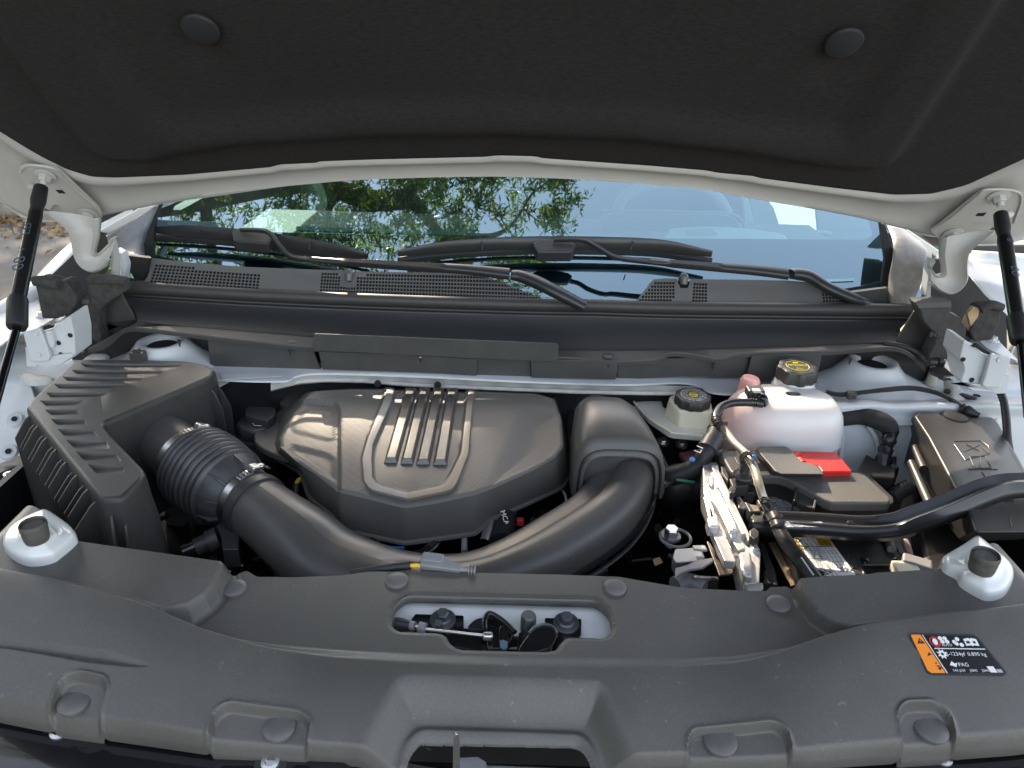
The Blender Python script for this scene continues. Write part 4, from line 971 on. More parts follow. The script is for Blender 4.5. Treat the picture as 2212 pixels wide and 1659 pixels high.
# ================= COWL =================
cw = thing('cowl_panel', 'long black cowl with grated openings between the engine bay and the windscreen', 'cowl', (0,1.24,1.08))
CGP, CGN = Vector((0,1.243,1.112)), Vector((0,-.62,.78)).normalized()
def cg(u, v, o=0): return PL(u, v, CGP+CGN*o, CGN)
CG = mat('cowl_grille_plastic', (.115,.113,.108), .42, bump=.15, bscale=900)
def grille_panel(nm, outline, cells, solidm):
    """plate with square openings. outline px list; cells list of (u,v) quads"""
    outer = [cg(u, v) for u, v in outline]
    # project on plane axes
    ux = Vector((1,0,0)); uy = CGN.cross(ux).normalized()
    def t2(p): d = p-CGP; return Vector((d.dot(ux), d.dot(uy)))
    def t3(x, y, o=0): return CGP+ux*x+uy*y+CGN*o
    pts = [t2(p) for p in outer]; n = len(pts); edges = [(i, (i+1) % n) for i in range(n)]; hs = []
    for q in cells:
        h = [t2(cg(u, v)) for u, v in q]; b = len(pts); pts += h; edges += [(b+i, b+(i+1) % 4) for i in range(4)]; hs.append(h)
    vo, eo, fo, *_ = delaunay_2d_cdt(pts, edges, [], 1, 1e-7)
    cen = np.array([np.mean([tuple(p) for p in h], axis=0) for h in hs]) if hs else np.zeros((0,2))
    keep = []
    hw = [(min(p.x for p in h), max(p.x for p in h), min(p.y for p in h), max(p.y for p in h)) for h in hs]; HW = np.array(hw) if hw else np.zeros((0,4))
    for f in fo:
        c = np.mean([tuple(vo[i]) for i in f], axis=0)
        if len(HW):
            m_ = (HW[:,0] < c[0]) & (HW[:,1] > c[0]) & (HW[:,2] < c[1]) & (HW[:,3] > c[1])
            if m_.any():
                k = np.argwhere(m_)[:,0]; bad = False
                for kk in k:
                    if sdf(np.array([c[0]]), np.array([c[1]]), [tuple(p) for p in hs[kk]])[0] > 1e-6: bad = True
                if bad: continue
        keep.append(tuple(f))
    vs = [t3(p.x, p.y) for p in vo]; fs = keep
    for h in hs:
        b = len(vs); vs += [t3(p.x, p.y) for p in h]+[t3(p.x, p.y, -.0015) for p in h]
        fs += [(b+i, b+(i+1) % 4, b+4+(i+1) % 4, b+4+i) for i in range(4)]
    b = len(vs); vs += outer+[p-CGN*.008 for p in outer]; fs += [(b+i, b+(i+1) % n, b+n+(i+1) % n, b+n+i) for i in range(n)]
    return mesh(nm, vs, fs, CG, cw, smooth=25)
def cellgrid(region, nx_, rows_, top_l, bot_l, top_r, bot_r, skip=None):
    out = []
    for i in range(nx_):
        for j in range(rows_):
            def at(a, b):
                s = a/nx_; t = b/rows_
                u = (top_l[0]*(1-s)+top_r[0]*s)*(1-t)+(bot_l[0]*(1-s)+bot_r[0]*s)*t; v = (top_l[1]*(1-s)+top_r[1]*s)*(1-t)+(bot_l[1]*(1-s)+bot_r[1]*s)*t
                return u, v
            c = at(i+.5, j+.5)
            if skip and skip(c[0], c[1], i, j): continue
            g = .13
            out.append([at(i+g, j+g), at(i+1-g, j+g), at(i+1-g, j+1-g), at(i+g, j+1-g)])
    return out
edgeL = [(318,618),(318,605),(322,590),(327,557),(400,566),(520,576),(640,581),(741,584),(745,588),(748,606),(758,610),(762,588),(767,586),(860,588),(1010,590),(1040,595),(1090,612),(1150,636),(1200,656),(1200,662),(900,655),(600,644)]
c1 = cellgrid(None, 29, 6, (335,570), (322,611), (564,585), (559,626), skip=lambda u, v, i, j: (j == 0 and i > 10))
c2 = cellgrid(None, 9, 6, (694,588), (690,630), (749,589), (745,633), skip=lambda u, v, i, j: j < 1 and i > 5 or (i > 6 and j < 4))
c3 = cellgrid(None, 62, 6, (771,590), (768,633), (1190,597), (1190,650), skip=lambda u, v, i, j: (v < 590+max(0,(u-1045))*.34+4))
c3 += cellgrid(None, 4, 2, (746,620), (745,632), (768,620), (768,633))
grille_panel('grille_panel', edgeL, c1+c2+c3, CG)
edgeR = [(1366,668),(1376,648),(1405,610),(1413,603),(1440,601),(1462,602),(1466,612),(1470,622),(1486,622),(1492,603),(1600,604),(1700,606),(1740,609),(1780,619),(1815,636),(1855,657),(1850,672),(1500,668)]
c4 = cellgrid(None, 13, 6, (1374,608), (1372,652), (1458,608), (1458,652), skip=lambda u, v, i, j: u < 1378+(650-v)*.92 or (u > 1452 and v > 645))
c5 = cellgrid(None, 5, 6, (1498,610), (1494,653), (1528,611), (1528,654))
c6 = cellgrid(None, 9, 5, (1774,626), (1778,660), (1838,626), (1838,661), skip=lambda u, v, i, j: v < 628+max(0, u-1795)*.72)
grille_panel('grille_panel', edgeR, c4+c5+c6, CG)
bk = lambda L: [cg(u, v, -.007) for u, v in L]
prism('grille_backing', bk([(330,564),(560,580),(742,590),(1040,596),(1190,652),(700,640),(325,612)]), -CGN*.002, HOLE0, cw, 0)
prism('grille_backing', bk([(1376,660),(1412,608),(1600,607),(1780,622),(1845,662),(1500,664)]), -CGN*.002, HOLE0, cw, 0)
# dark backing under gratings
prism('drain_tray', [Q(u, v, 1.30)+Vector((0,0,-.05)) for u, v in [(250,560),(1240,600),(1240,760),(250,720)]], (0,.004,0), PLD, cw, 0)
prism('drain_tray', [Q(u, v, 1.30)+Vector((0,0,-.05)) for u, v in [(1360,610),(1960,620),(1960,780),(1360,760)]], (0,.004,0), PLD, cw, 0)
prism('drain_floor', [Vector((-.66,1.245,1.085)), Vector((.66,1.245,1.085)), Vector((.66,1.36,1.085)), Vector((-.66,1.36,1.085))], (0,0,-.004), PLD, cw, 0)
# washer jets
for (u, v) in ((754,598),(1477,606)):
    p = cg(u, v, .004); tube('washer_jet', [p-CGN*.012+Vector((0,.006,.006)), p+Vector((0,.002,.006)), p+Vector((0,-.004,-.006))], [.0075,.0078,.006], mat('jet_grey', (.10,.10,.10), .3), cw, seg=16)
# rubber seal along the front edge
sl_ = [Q(u, v, 1.236) for u, v in [(257,619),(500,634),(737,645),(1100,657),(1286,660),(1475,665),(1978,670)]]
tube('seal', sl_, .0108, mat('seal_rubber', (.040,.038,.036), .5, bump=.2, bscale=600), cw, seg=20, sub=10)
tube('seal_lower_bead', [p+Vector((0,-.003,-.013)) for p in sl_], .0040, RUB, cw, seg=10, sub=10)
tube('seal_lower_bead', [p+Vector((0,-.001,-.020)) for p in sl_], .0030, PLC, cw, seg=10, sub=10)
# trough face and lower ledge
back_t = [Q(u, v, 1.234) for u, v in [(262,640),(500,655),(737,667),(1100,675),(1475,688),(1975,690)]]
fold = [Q(u, v, 1.17) for u, v in [(297,696),(417,706),(673,727),(900,745),(1205,757),(1475,756),(1800,745),(1935,738)]]
front_e = [Q(u, v, 1.142) for u, v in [(190,752),(215,748),(240,733),(263,712),(285,706),(330,710),(400,719),(540,735),(673,749),(900,762),(1205,770),(1290,778),(1350,779),(1425,774),(1435,765),(1460,760),(1510,766),(1555,774),(1600,763),(1700,758),(1780,758),(1900,749),(1945,751),(1975,768),(2000,795)]]
bt, fo_, fe = lin(back_t, 120), lin(fold, 120), lin(cat(front_e, 4), 120)
rows = [bt, [p.lerp(q, .25)+Vector((0,.012,0)) for p, q in zip(bt, fo_)], [p.lerp(q, .6)+Vector((0,.014,0)) for p, q in zip(bt, fo_)], [p.lerp(q, .92)+Vector((0,.004,0)) for p, q in zip(bt, fo_)], fo_, [p+Vector((0,-.002,.0008)) for p in fo_]]
gridm('trough', rows, mat('trough_black', (.022,.022,.024), .6, bump=.2, bscale=800), cw, smooth=50)
rows = [[p+Vector((0,-.001,.0002)) for p in fo_], fe, [p+Vector((0,-.001,-.002)) for p in fe], [p+Vector((0,-.0005,-.008)) for p in fe]]
gridm('ledge', rows, COW, cw, smooth=30)
for (u, v) in [(393,717),(630,738),(1313,770),(1538,768),(1832,755),(188,742)]:
    p = Q(u, v, 1.155); lathe('clip', p, (0,-.1,1), [(.0095,0),(.0098,.0018),(.007,.0028),(.001,.003)], PLC, cw, seg=28); lathe('clip_base', p+Vector((0,0,-.002)), (0,-.1,1), [(.0075,0),(.0075,.002)], PLD, cw, seg=20)
    tube('clip_leg', [p+Vector((0,-.016,-.008)), p+Vector((0,-.016,-.020))], [.0032,.0008], PLC, cw, seg=8)
# triangular end walls
prism('end_wall', Qs([(212,672),(238,650),(263,636),(297,697),(285,705),(262,712),(238,733),(222,742)], 1.19), (0,.004,0), PLC, cw, .001)
prism('end_wall', Qs([(1935,738),(1975,672),(1992,683),(1996,696),(2025,728),(2006,775),(1975,760),(1945,748)], 1.175), (0,.004,0), PLC, cw, .001)
# baffles hanging below the ledge
for pts, y in (([(448,733),(675,752),(693,800),(600,800),(455,798)], 1.150), ([(688,760),(860,765),(1030,776),(1030,812),(930,806),(840,803),(696,798)], 1.140), ([(1028,770),(1146,775),(1146,815),(1030,812)], 1.146),
              ([(1146,776),(1335,780),(1330,820),(1148,816)], 1.137), ([(1336,778),(1620,768),(1612,815),(1480,812),(1332,822)], 1.150), ([(1624,768),(1777,762),(1763,828),(1640,826),(1612,814)], 1.139)):
    prism('baffle', Qs(pts, y), (0,.004,0), COW, cw, .001)
prism('flap', roundpoly(Qs([(677,722),(683,721),(1203,742),(1207,748),(1205,782),(1100,778),(676,757)], 1.128), .004), (0,.003,.0), COW, cw, .001)
for u, v in ((908,777),): tube('clip_leg', Qs([(u, v-4),(u, v+6)], 1.126), [.0025,.0008], RUB, cw, seg=8)

# ---------------- foam end blocks ----------------
fb = thing('foam_block', 'torn black foam block with a stepped outline at the left end of the cowl', 'foam block', Q(200,700,1.13), 'foam blocks by the cowl ends')
prism('block', Qs([(187,602),(225,604),(262,609),(266,634),(240,650),(214,672),(213,700),(220,745),(200,752),(176,747),(170,730),(155,700),(153,681),(163,668),(166,650),(180,646),(185,632)], 1.165), (0,.03,0), FOAM, fb, .003)
prism('torn_top', Qs([(184,600),(262,607),(265,616),(186,612)], 1.16), (0,.02,0), FOAM, fb, .002)
prism('flap', Qs([(166,650),(175,645),(188,648),(192,655),(185,657),(168,655)], 1.16), (0,.02,0), mat('foam_pale', (.10,.10,.095), .9), fb, .001)
fb2 = thing('foam_strip', 'bent black foam strip beside the left hinge bracket', 'foam strip', Q(120,650,1.13))
prism('strip', Qs([(72,607),(82,602),(105,605),(125,612),(140,606),(165,640),(166,652),(152,680),(120,690),(90,690),(85,660),(80,638)], 1.14), (0,.03,0), FOAM, fb2, .004)
tube('rolled_top', Qs([(74,607),(95,606),(112,614),(128,613)], 1.135), .008, FOAM, fb2)
fb3 = thing('foam_block', 'grey black foam block moulded with lettering at the right end of the cowl', 'foam block', Q(2030,720,1.1), 'foam blocks by the cowl ends')
prism('block', Qs([(1980,655),(2056,651),(2057,668),(2050,680),(2078,688),(2080,700),(2090,712),(2085,740),(2075,770),(2020,790),(2002,780),(2026,728),(1996,696),(1990,680)], 1.135), (0,.03,0), mat('foam_grey', (.055,.053,.050), .85, noise=.2, nscale=70, bump=.5, bscale=300), fb3, .003)
prism('top_flap', Qs([(1979,656),(2055,651),(2056,664),(1985,667)], 1.13), (0,.02,0), mat('foam_pale', (.10,.10,.095), .9), fb3, .001)
text('84366284', Q(2038,724,1.133), rot_to((0,-1,0),(1,0,-.02)), .011, mat('emboss_grey', (.09,.09,.09), .7), fb3, ext=.0004); text('LH', Q(2030,735,1.133), rot_to((0,-1,0),(1,0,-.02)), .011, mat('emboss_grey', (.09,.09,.09), .7), fb3, ext=.0004)
fb4 = thing('foam_strip', 'black foam strip with a tan cut edge beside the right hinge bracket', 'foam strip', Q(2120,680,1.1))
prism('strip', Qs([(2094,716),(2100,700),(2118,665),(2140,660),(2165,662),(2163,690),(2145,735),(2105,740)], 1.13), (0,.03,0), FOAM, fb4, .004)
prism('cut_edge', Qs([(2090,678),(2103,663),(2117,668),(2113,685),(2097,706)], 1.127), (0,.008,0), FOAMC, fb4, .001)
tube('rolled_top', Qs([(2118,668),(2140,658),(2164,665)], 1.125), .007, FOAM, fb4)

# ================= WIPERS =================
def wiper(lab, blade, wid, joint, arm, armw, root, hub, crease):
    t = thing('wiper', lab, 'wiper', ws(*arm[-1], .05), 'windscreen wipers')
    WB = mat('wiper_black', (.022,.022,.023), .33, rvar=.05, nscale=60)
    c = cat([ws(u, v, .038) for u, v in blade], 10); n = len(c); rows = []
    wv = catn(wid, 10)
    for i, p in enumerate(c):
        T = (c[min(i+1, n-1)]-c[max(i-1, 0)]).normalized(); sN = Vector((0,-.5,.866)); sF = T.cross(sN).normalized(); 
        if sF.y > 0: sF = -sF
        w_ = wv[i]; r = []
        for a, b in ((-.7,.001),(-.62,.007),(-.35,.012),(0,.010),(.45,.003),(.95,-.006),(1.0,-.009),(.6,-.010),(-.5,-.008),(-.7,-.004)):
            r.append(p+sF*w_*a+sN*b*min(1, w_/.008))
        rows.append(r+[r[0]])
    gridm('blade_spoiler', rows, WB, t, smooth=50)
    rows = []
    c2 = cat([ws(u, v+16, .012) for u, v in blade], 10)
    gridm('rubber_blade', [[p+Vector((0,0,.006)) for p in c2], [p+Vector((0,0,-.008)) for p in c2]], RUB, t, smooth=60, thick=.004)
    # saddle at the middle
    prism('saddle', [ws(u, v, .052) for u, v in joint], (0,.002,-.02), WB, t, .003)
    a = [ws(u, v, o) for (u, v), o in zip(arm, (.060,.064,.066,.060,.055,.055,.055,.055,.055)[:len(arm)])]
    gr = cat(a, 8); rows = []; aw = catn(armw, 8)
    for i, p in enumerate(gr):
        T = (gr[min(i+1, len(gr)-1)]-gr[max(i-1, 0)]).normalized(); sN = Vector((0,-.5,.866)); sF = T.cross(sN).normalized()
        w_ = aw[i]; rows.append([p+sF*w_*x+sN*y*(1 if w_ < .006 else 1.6) for x, y in ((-1,-.003),(-.92,.001),(-.6,.003),(.6,.003),(.92,.001),(1,-.003),(.8,-.0035),(-.8,-.0035),(-1,-.003))])
    gridm('arm', rows, WB, t, smooth=50)
    h = [ws(u, v, o) for (u, v, o) in root]
    tube('arm_root', h, hub, WB, t, seg=20, flat=.75)
    for (u1, v1, u2, v2) in crease:
        tube('blade_joint', [ws(u1, v1, .050), ws(u2, v2, .044)], .0012, PLD, t, seg=6)
    return t
wiper('left wiper whose arm crosses over to a root at the middle of the cowl', [(332,496),(420,500),(540,510),(640,524),(720,538),(794,553)], [.004,.0085,.010,.010,.0095,.004],
      [(500,498),(520,489),(560,491),(580,497),(592,505),(580,526),(505,520)], [(520,496),(560,497),(582,503),(608,535),(634,555),(700,562),(850,572),(1000,580),(1100,590)], [.0035,.0038,.0042,.0042,.0045,.0055,.007,.009,.011],
      [(1104,594,.052),(1125,597,.05),(1160,610,.05),(1200,630,.048),(1262,662,.03)], [.011,.0135,.0145,.014,.013], [(428,485,433,505),(672,519,668,540)])
wiper('right wiper with its root at the right end of the cowl', [(859,547),(950,535),(1080,526),(1190,524),(1300,525),(1420,530),(1538,548)], [.004,.0075,.0095,.011,.0105,.009,.004],
      [(1150,524),(1165,516),(1210,516),(1235,521),(1245,528),(1235,543),(1160,543)], [(1196,518),(1255,518),(1285,530),(1318,550),(1345,558),(1420,566),(1550,576),(1640,583),(1702,590)], [.0035,.0040,.0042,.0042,.0045,.0055,.008,.010,.0115],
      [(1708,592,.052),(1722,592,.05),(1750,598,.05),(1790,622,.048),(1850,648,.04),(1880,655,.03)], [.011,.0135,.014,.013,.0125,.009], [(1041,522,1042,541),(1368,522,1362,541)])

for sg in (-1, 1):
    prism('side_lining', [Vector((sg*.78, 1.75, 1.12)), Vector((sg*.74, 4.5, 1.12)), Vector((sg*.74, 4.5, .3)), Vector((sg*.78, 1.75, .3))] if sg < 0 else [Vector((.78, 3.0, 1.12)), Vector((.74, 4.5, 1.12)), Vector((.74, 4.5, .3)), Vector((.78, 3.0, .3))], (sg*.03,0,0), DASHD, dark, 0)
# ================= CAR BODY (shell around the engine bay) =================
bd = thing('car_body', 'white painted car body around the engine bay with fenders, strut towers and pillars', 'car body', (0,1.0,.9))
HOLE = mat('hole_dark', (.01,.01,.01), .8)
def dome(p, s=1.0):
    lathe('strut_tower', p, (0,0,1), [(.125,-.050),(.100,-.040),(.080,-.030),(.060,-.020),(.049,-.008),(.042,.000),(.0395,.004),(.0365,.005),(.030,.004),(.0255,.001),(.0245,-.006)], WHP, bd, seg=56, smooth=60)
    lathe('tower_hole', p+Vector((0,0,-.005)), (0,0,1), [(.0245,0),(.0245,.0005)], HOLE, bd, seg=40)
dome(P(350,741,1.040)); dome(P(1885,784,1.040))
def apron(nm, us, vz, dents, sgn):
    rows = []
    for vzz in vz:
        r = []; v, z = vzz[-2:]
        for i, u in enumerate(us):
            p = Q(u, v, z) if len(vzz) == 3 else P(u, v, z); r.append(p)
        rows.append(r)
    A = rows; out = []
    # refine
    cols = len(us)
    fine = []
    R = [lin(r, 90) for r in A]; 
    for j in range(90): 
        c = cat([r[j] for r in R], 10); fine.append(c)
    rows2 = [[fine[j][i] for j in range(90)] for i in range(len(fine[0]))]
    for r in rows2:
        for p in r:
            p.z += .0012*math.sin(p.x*70)*math.sin(p.y*55)
            for (dx, dy, rr, h) in dents: d = (p.x-dx)**2+(p.y-dy)**2; p.z += h*math.exp(-d/rr**2)
    gridm(nm, rows2, WHP, bd, smooth=70, thick=.003)
apron('inner_fender', [-80,0,90,180,260,350,430], [(742,.985),(775,.99),(800,.985),(830,.975),(860,.95),(900,.90),(960,.84),(1040,.78)], [(-.66,.93,.02,.006),(-.64,.86,.02,.006)], -1)
def dd(u, v, z): p = P(u, v, z); return (p.x, p.y)
apron('inner_fender', [1740,1800,1900,2000,2100,2212,2330], [(790,.985),(815,.99),(840,.992),(862,.989),('q',872,1.065),('q',900,1.062),('q',940,1.055),('q',1000,1.045),('q',1060,1.03)], [(*dd(2010,830,.99),.022,.012),(*dd(1910,870,.99),.03,.004),(*dd(1850,885,.99),.02,.004)], 1)
# lower inner wall left: seen beside the filter box
prism('inner_wall', Ps([(-60,860,.93),(0,800,.985),(60,812,.985),(75,860,.97),(50,950,.93),(35,1010,.92),(-60,1040,.9)], .95), (0,.004,-.004), WHP, bd, .002)
for (u, v) in ((31,905),(18,975)):
    p = P(u, v, .958); 
    lathe('body_bolt_boss', P(u, v, .952), (.2,-.6,.8), [(.013,-.004),(.011,.0005),(.007,.001),(.0045,.0005),(.004,-.001)], WHP, bd, seg=28); lathe('hole', P(u, v, .9535), (.2,-.6,.8), [(.0042,0),(.0042,.001)], HOLE, bd, seg=16)
def blob(nm, pts, z, h=.004):
    pp = smoothpoly(Ps(pts, z), 5); c = sum(pp, Vector())/len(pp); rows = [[p-Vector((0,0,.004)) for p in pp], pp, [c.lerp(p, .7)+Vector((0,0,h)) for p in pp], [c.lerp(p, .05)+Vector((0,0,h*1.1)) for p in pp]]
    gridm(nm, [r+[r[0]] for r in rows], SEAL, bd, smooth=80)
blob('seam_sealer', [(45,812),(60,806),(80,812),(110,815),(118,822),(90,828),(60,828)], .99)
blob('seam_sealer', [(2112,872),(2130,868),(2160,880),(2195,878),(2212,895),(2170,905),(2150,915),(2130,895)], .995)
blob('seam_sealer', [(2035,795),(2050,810),(2078,845),(2090,862),(2060,868),(2045,850),(2028,820)], .995, .006)
blob('seam_sealer', [(182,774),(225,758),(240,765),(225,776),(190,780)], 1.0)
tube('weld_seam', Ps([(1815,880),(1860,885),(1920,878),(1990,880),(2040,892)], .998), .0018, SEAL, bd, seg=8)
for (u, v) in ((1952,832),(1915,836)): lathe('plug', P(u, v, .998), (0,0,1), [(.011,-.002),(.010,.003),(.004,.005),(.001,.005)], WHP, bd, seg=24)
for (u, v) in ((1880,866),(1885,874),(2110,855)): lathe('hole', P(u, v, .9965), (0,0,1), [(.006,0),(.006,.0008)], HOLE, bd, seg=16)
tube('stud', [P(2010,830,.998), P(2010,830,.998)+Vector((0,0,.012)), P(2010,830,.998)+Vector((0,0,.03))], [.011,.0085,.0082], mat('tan_stud', (.45,.42,.34), .4), bd, seg=12, straight=True)
# bracket shelf with scalloped edge in front of the right tower
prism('bracket_shelf', Ps([(850,420),(1000,400),(1100,400),(1130,440),(1180,450),(1300,455),(1370,520),(1200,505),(1080,515),(1005,520),(1000,470)], 1.006, 'D'), (0,0,-.003), WHP, bd, .0008)
prism('bracket_shelf', smoothpoly(Ps([(870,340),(880,300),(1010,265),(1090,385),(990,375)], 1.008, 'D'), 2), (0,0,-.003), WHP, bd, .0008)
# firewall lip across the back of the engine
ft = [P(u, v, 1.006) for u, v in [(440,798),(540,797),(640,800),(700,800),(900,808),(1150,816),(1350,822),(1500,818),(1620,824),(1790,832)]]
fm_ = [P(u, v, 1.004) for u, v in [(440,818),(540,822),(618,822),(640,812),(700,806),(900,812),(1150,824),(1350,830),(1460,826),(1510,832),(1560,850),(1790,850)]]
FT, FM = lin(ft, 140), lin(cat(fm_, 5), 140)
rows = [[p+Vector((0,.03,0)) for p in FT], FT, FM, [p+Vector((0,-.0008,-.003)) for p in FM], [p+Vector((0,.004,-.004)) for p in FM]]
gridm('firewall_lip', rows, WHP, bd, smooth=35)
rows = []
for k, (dv, z) in enumerate([(2,.999),(6,.995),(12,.990),(18,.985),(20,.978)]):
    r = []
    for i in range(160):
        u = 585+i*(1515-585)/159; v = np.interp(u, [585,640,700,900,1150,1400,1515], [826,812,806,812,824,830,832])+dv*(1.0)
        p = P(u, v, z); p.y += .0018*math.sin(i*.55)*(k in (2,3)); r.append(p)
    rows.append(r)
gridm('firewall_flange', rows, HOODW, bd, smooth=50)
tube('sealer_bead', [P(u, v, .988) for u, v in [(600,832),(660,824),(760,822),(900,832),(1150,843),(1350,849),(1500,850)]], .0035, SEAL, bd, seg=8, sub=12)
for u in (817,946): p = P(u, 823 if u < 900 else 826, .998); lathe('hole', p+Vector((0,-.006,-.002)), (0,-.7,.5), [(.006,0),(.006,.001)], HOLE, bd, seg=18)
text('ANTIOCHUS', P(530,817,1.0065), rot_to((0,0,1),(1,-.05,0)), .0, WHP, bd) if False else None
prism('stamped_plate', roundpoly(Ps([(475,806),(620,803),(610,813),(480,820)], 1.0075), .003), (0,0,-.001), WHP, bd, .0004)
# dark lining of the bay: heat shield felt behind, floor, side
rows = []
for z, y in ((1.0,1.185),(.96,1.180),(.92,1.17),(.85,1.15),(.70,1.12)):
    rows.append([Vector((x, y+.004*math.sin(x*60+z*30)+.003*math.sin(x*23), z)) for x in np.linspace(-.62,.62,120)])
gridm('firewall_insulation', rows, HSH, bd, smooth=60)
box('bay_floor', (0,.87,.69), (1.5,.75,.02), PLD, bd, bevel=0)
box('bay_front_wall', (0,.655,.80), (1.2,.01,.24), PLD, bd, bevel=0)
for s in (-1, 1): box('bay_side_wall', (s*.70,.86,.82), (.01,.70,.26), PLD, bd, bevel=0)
# back cavity dark behind cowl ends
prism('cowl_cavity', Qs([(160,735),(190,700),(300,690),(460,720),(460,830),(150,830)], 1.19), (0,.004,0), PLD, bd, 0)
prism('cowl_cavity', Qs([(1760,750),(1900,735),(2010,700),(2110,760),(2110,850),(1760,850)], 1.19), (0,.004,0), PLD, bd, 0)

# hinge bracket boxes
def cvt(x, y): return (x/6.048, 548.6+y/6.048)
def cvr(x, y): return (1937.7+x/5.0388, 576.0+y/5.0388)   # crop 3532,1050 source at 2.764
def bracket(f, lab, y0, faceA, faceB, base, top, topb, bolt_, holes, dents):
    t = thing('hinge_bracket', lab, 'bracket', Q(*f(*bolt_), y0), 'white hinge brackets')
    prism('side_plate', [Q(*f(x, y), y0) for x, y in faceB], (0,.05,0), WHP, t, .002)
    prism('front_plate', [Q(*f(x, y), y0-.012) for x, y in faceA], (0,.008,0), WHP, t, .0025)
    prism('foot', [Q(*f(x, y), y0-.006) for x, y in base], (0,.02,0), WHP, t, .0015)
    prism('top_plate', roundpoly([P(*f(x, y), 1.060) for x, y in top], .008), (0,0,-.0035), WHP, t, .001)
    prism('rim_plate', [P(*f(x, y), 1.050) for x, y in topb], (0,0,-.003), WHP, t, .001)
    p = P(*f(*bolt_), 1.0605); lathe('washer', p, (0,0,1), [(.011,0),(.010,.0018)], WHP, t); lathe('bolt', p+Vector((0,0,.0015)), (0,0,1), [(.0075,0),(.0075,.005),(.006,.006)], WHP, t, seg=6, smooth=20)
    for x, y in holes:
        lathe('hole', Q(*f(x, y), y0-.0005), (0,-1,0), [(.0036,0),(.0036,.0006)], HOLE, t, seg=16)
    for x, y in dents: lathe('spot_weld', Q(*f(x, y), y0-.013), (0,-1,0), [(.0045,0),(.0038,.0006),(.002,.0002)], WHP, t, seg=16)
    return t
t = bracket(cvt, 'white folded sheet metal hinge bracket at the left with three holes', 1.03,
  [(290,1012),(380,1000),(500,962),(530,1000),(655,1345),(640,1392),(600,1408),(430,1416),(390,1395),(330,1180)],
  [(560,1002),(600,998),(690,970),(740,925),(815,890),(870,830),(920,815),(945,930),(975,1070),(985,1340),(880,1400),(795,1452),(660,1400),(600,1130)],
  [(325,1215),(345,1472),(468,1476),(480,1456),(780,1458),(960,1340),(900,1300),(600,1350)],
  [(60,1170),(205,1060),(300,985),(440,830),(520,745),(735,745),(765,775),(700,850),(560,930),(470,970),(380,1002),(200,1060)],
  [(560,935),(700,868),(760,770),(850,770),(868,800),(815,850),(700,905),(575,945)], (558,806), [(765,1162),(797,1312),(918,1062)], [(465,1035),(500,1315)])
prism('ridge', [Q(*cvt(x, y), 1.022) for x, y in [(575,1010),(660,1000),(700,1130),(710,1190),(690,1240),(640,1225),(605,1130)]], (0,.01,0), WHP, t, .003)
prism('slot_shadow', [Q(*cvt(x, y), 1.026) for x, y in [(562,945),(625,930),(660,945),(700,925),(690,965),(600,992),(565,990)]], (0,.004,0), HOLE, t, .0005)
t = bracket(cvr, 'white folded sheet metal hinge bracket at the right behind the black hose', 1.0,
  [(1020,960),(1245,990),(1230,1050),(1200,1160),(1120,1330),(960,1320),(925,1290),(960,1200)],
  [(725,808),(790,830),(860,890),(930,945),(1015,972),(1010,1060),(960,1350),(820,1350),(760,1300),(695,1250),(735,1120),(720,1060),(682,1000)],
  [(640,1270),(700,1262),(830,1350),(1050,1365),(1080,1385),(1190,1380),(1220,1190),(1120,1200),(900,1280)],
  [(862,765),(900,752),(1070,765),(1180,880),(1310,1000),(1320,1035),(1200,980),(1060,930),(960,870),(890,800)],
  [(780,770),(860,770),(870,800),(960,880),(1050,930),(1020,965),(900,880),(800,800)], (1040,805), [(717,1010),(812,1232)], [(1120,1015)])
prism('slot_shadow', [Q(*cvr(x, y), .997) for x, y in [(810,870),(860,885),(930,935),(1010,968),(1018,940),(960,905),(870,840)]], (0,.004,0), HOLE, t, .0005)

# fenders: edge curve with skin falling away outside
def fender(edge, sgn, inner):
    e = cat([P(u, v, z) for u, v, z in edge], 8); rows = []
    for dx, dz in inner+[(0,0),(.006,.001),(.02,-.006),(.05,-.03),(.08,-.10),(.10,-.35),(.10,-.7)]:
        rows.append([p+Vector((sgn*dx, 0, dz)) for p in e])
    gridm('fender', rows, WHT, bd, smooth=60, thick=.002)
fender([(-260,800,1.0),(-120,735,1.02),(0,660,1.045),(72,615,1.06),(105,588,1.07),(160,530,1.09),(213,492,1.11),(300,447,1.15),(350,430,1.17)], -1, [(-.012,-.03),(-.010,-.006),(-.006,0)])
prism('fender_flange', Ps([(-60,700),(0,664),(70,622),(80,632),(88,668),(70,700),(48,712),(10,740),(-60,790)], 1.035), (0,0,-.004), WHP, bd, .001)
prism('fender_inner_dark', Qs([(92,612),(160,548),(215,500),(290,520),(330,560),(330,640),(100,720)], 1.37), (0,.004,0), mat('inner_fender_dark', (.03,.03,.03), .7), bd, 0)
# bright right fender top
fr_e = [(2196,745,1.03),(2171,676,1.045),(2125,630,1.055),(2081,584,1.065),(2085,566,1.075),(2100,546,1.09)]
e = cat([P(*q) for q in fr_e], 6); rows = [[p+Vector((dx, dy, dz)) for p in e] for dx, dy, dz in ((-.004,0,-.03),(-.003,0,-.004),(0,0,0),(.006,0,.002),(.04,.0,.004),(.09,0,.0),(.14,0,-.01),(.17,0,-.04),(.18,0,-.3))]
gridm('fender', rows, WHT, bd, smooth=60, thick=.002)
prism('fender_inner_dark', Qs([(2014,560),(2030,560),(2085,586),(2130,640),(2175,680),(2175,760),(2010,760),(1990,650)], 1.26), (0,.004,0), mat('inner_fender_dark', (.03,.03,.03), .7), bd, 0)
prism('drain_channel', [Q(u, v, 1.20) for u, v in [(2000,640),(2007,585),(2015,560),(2010,650)]], (0,.02,0), WHP, bd, .001)
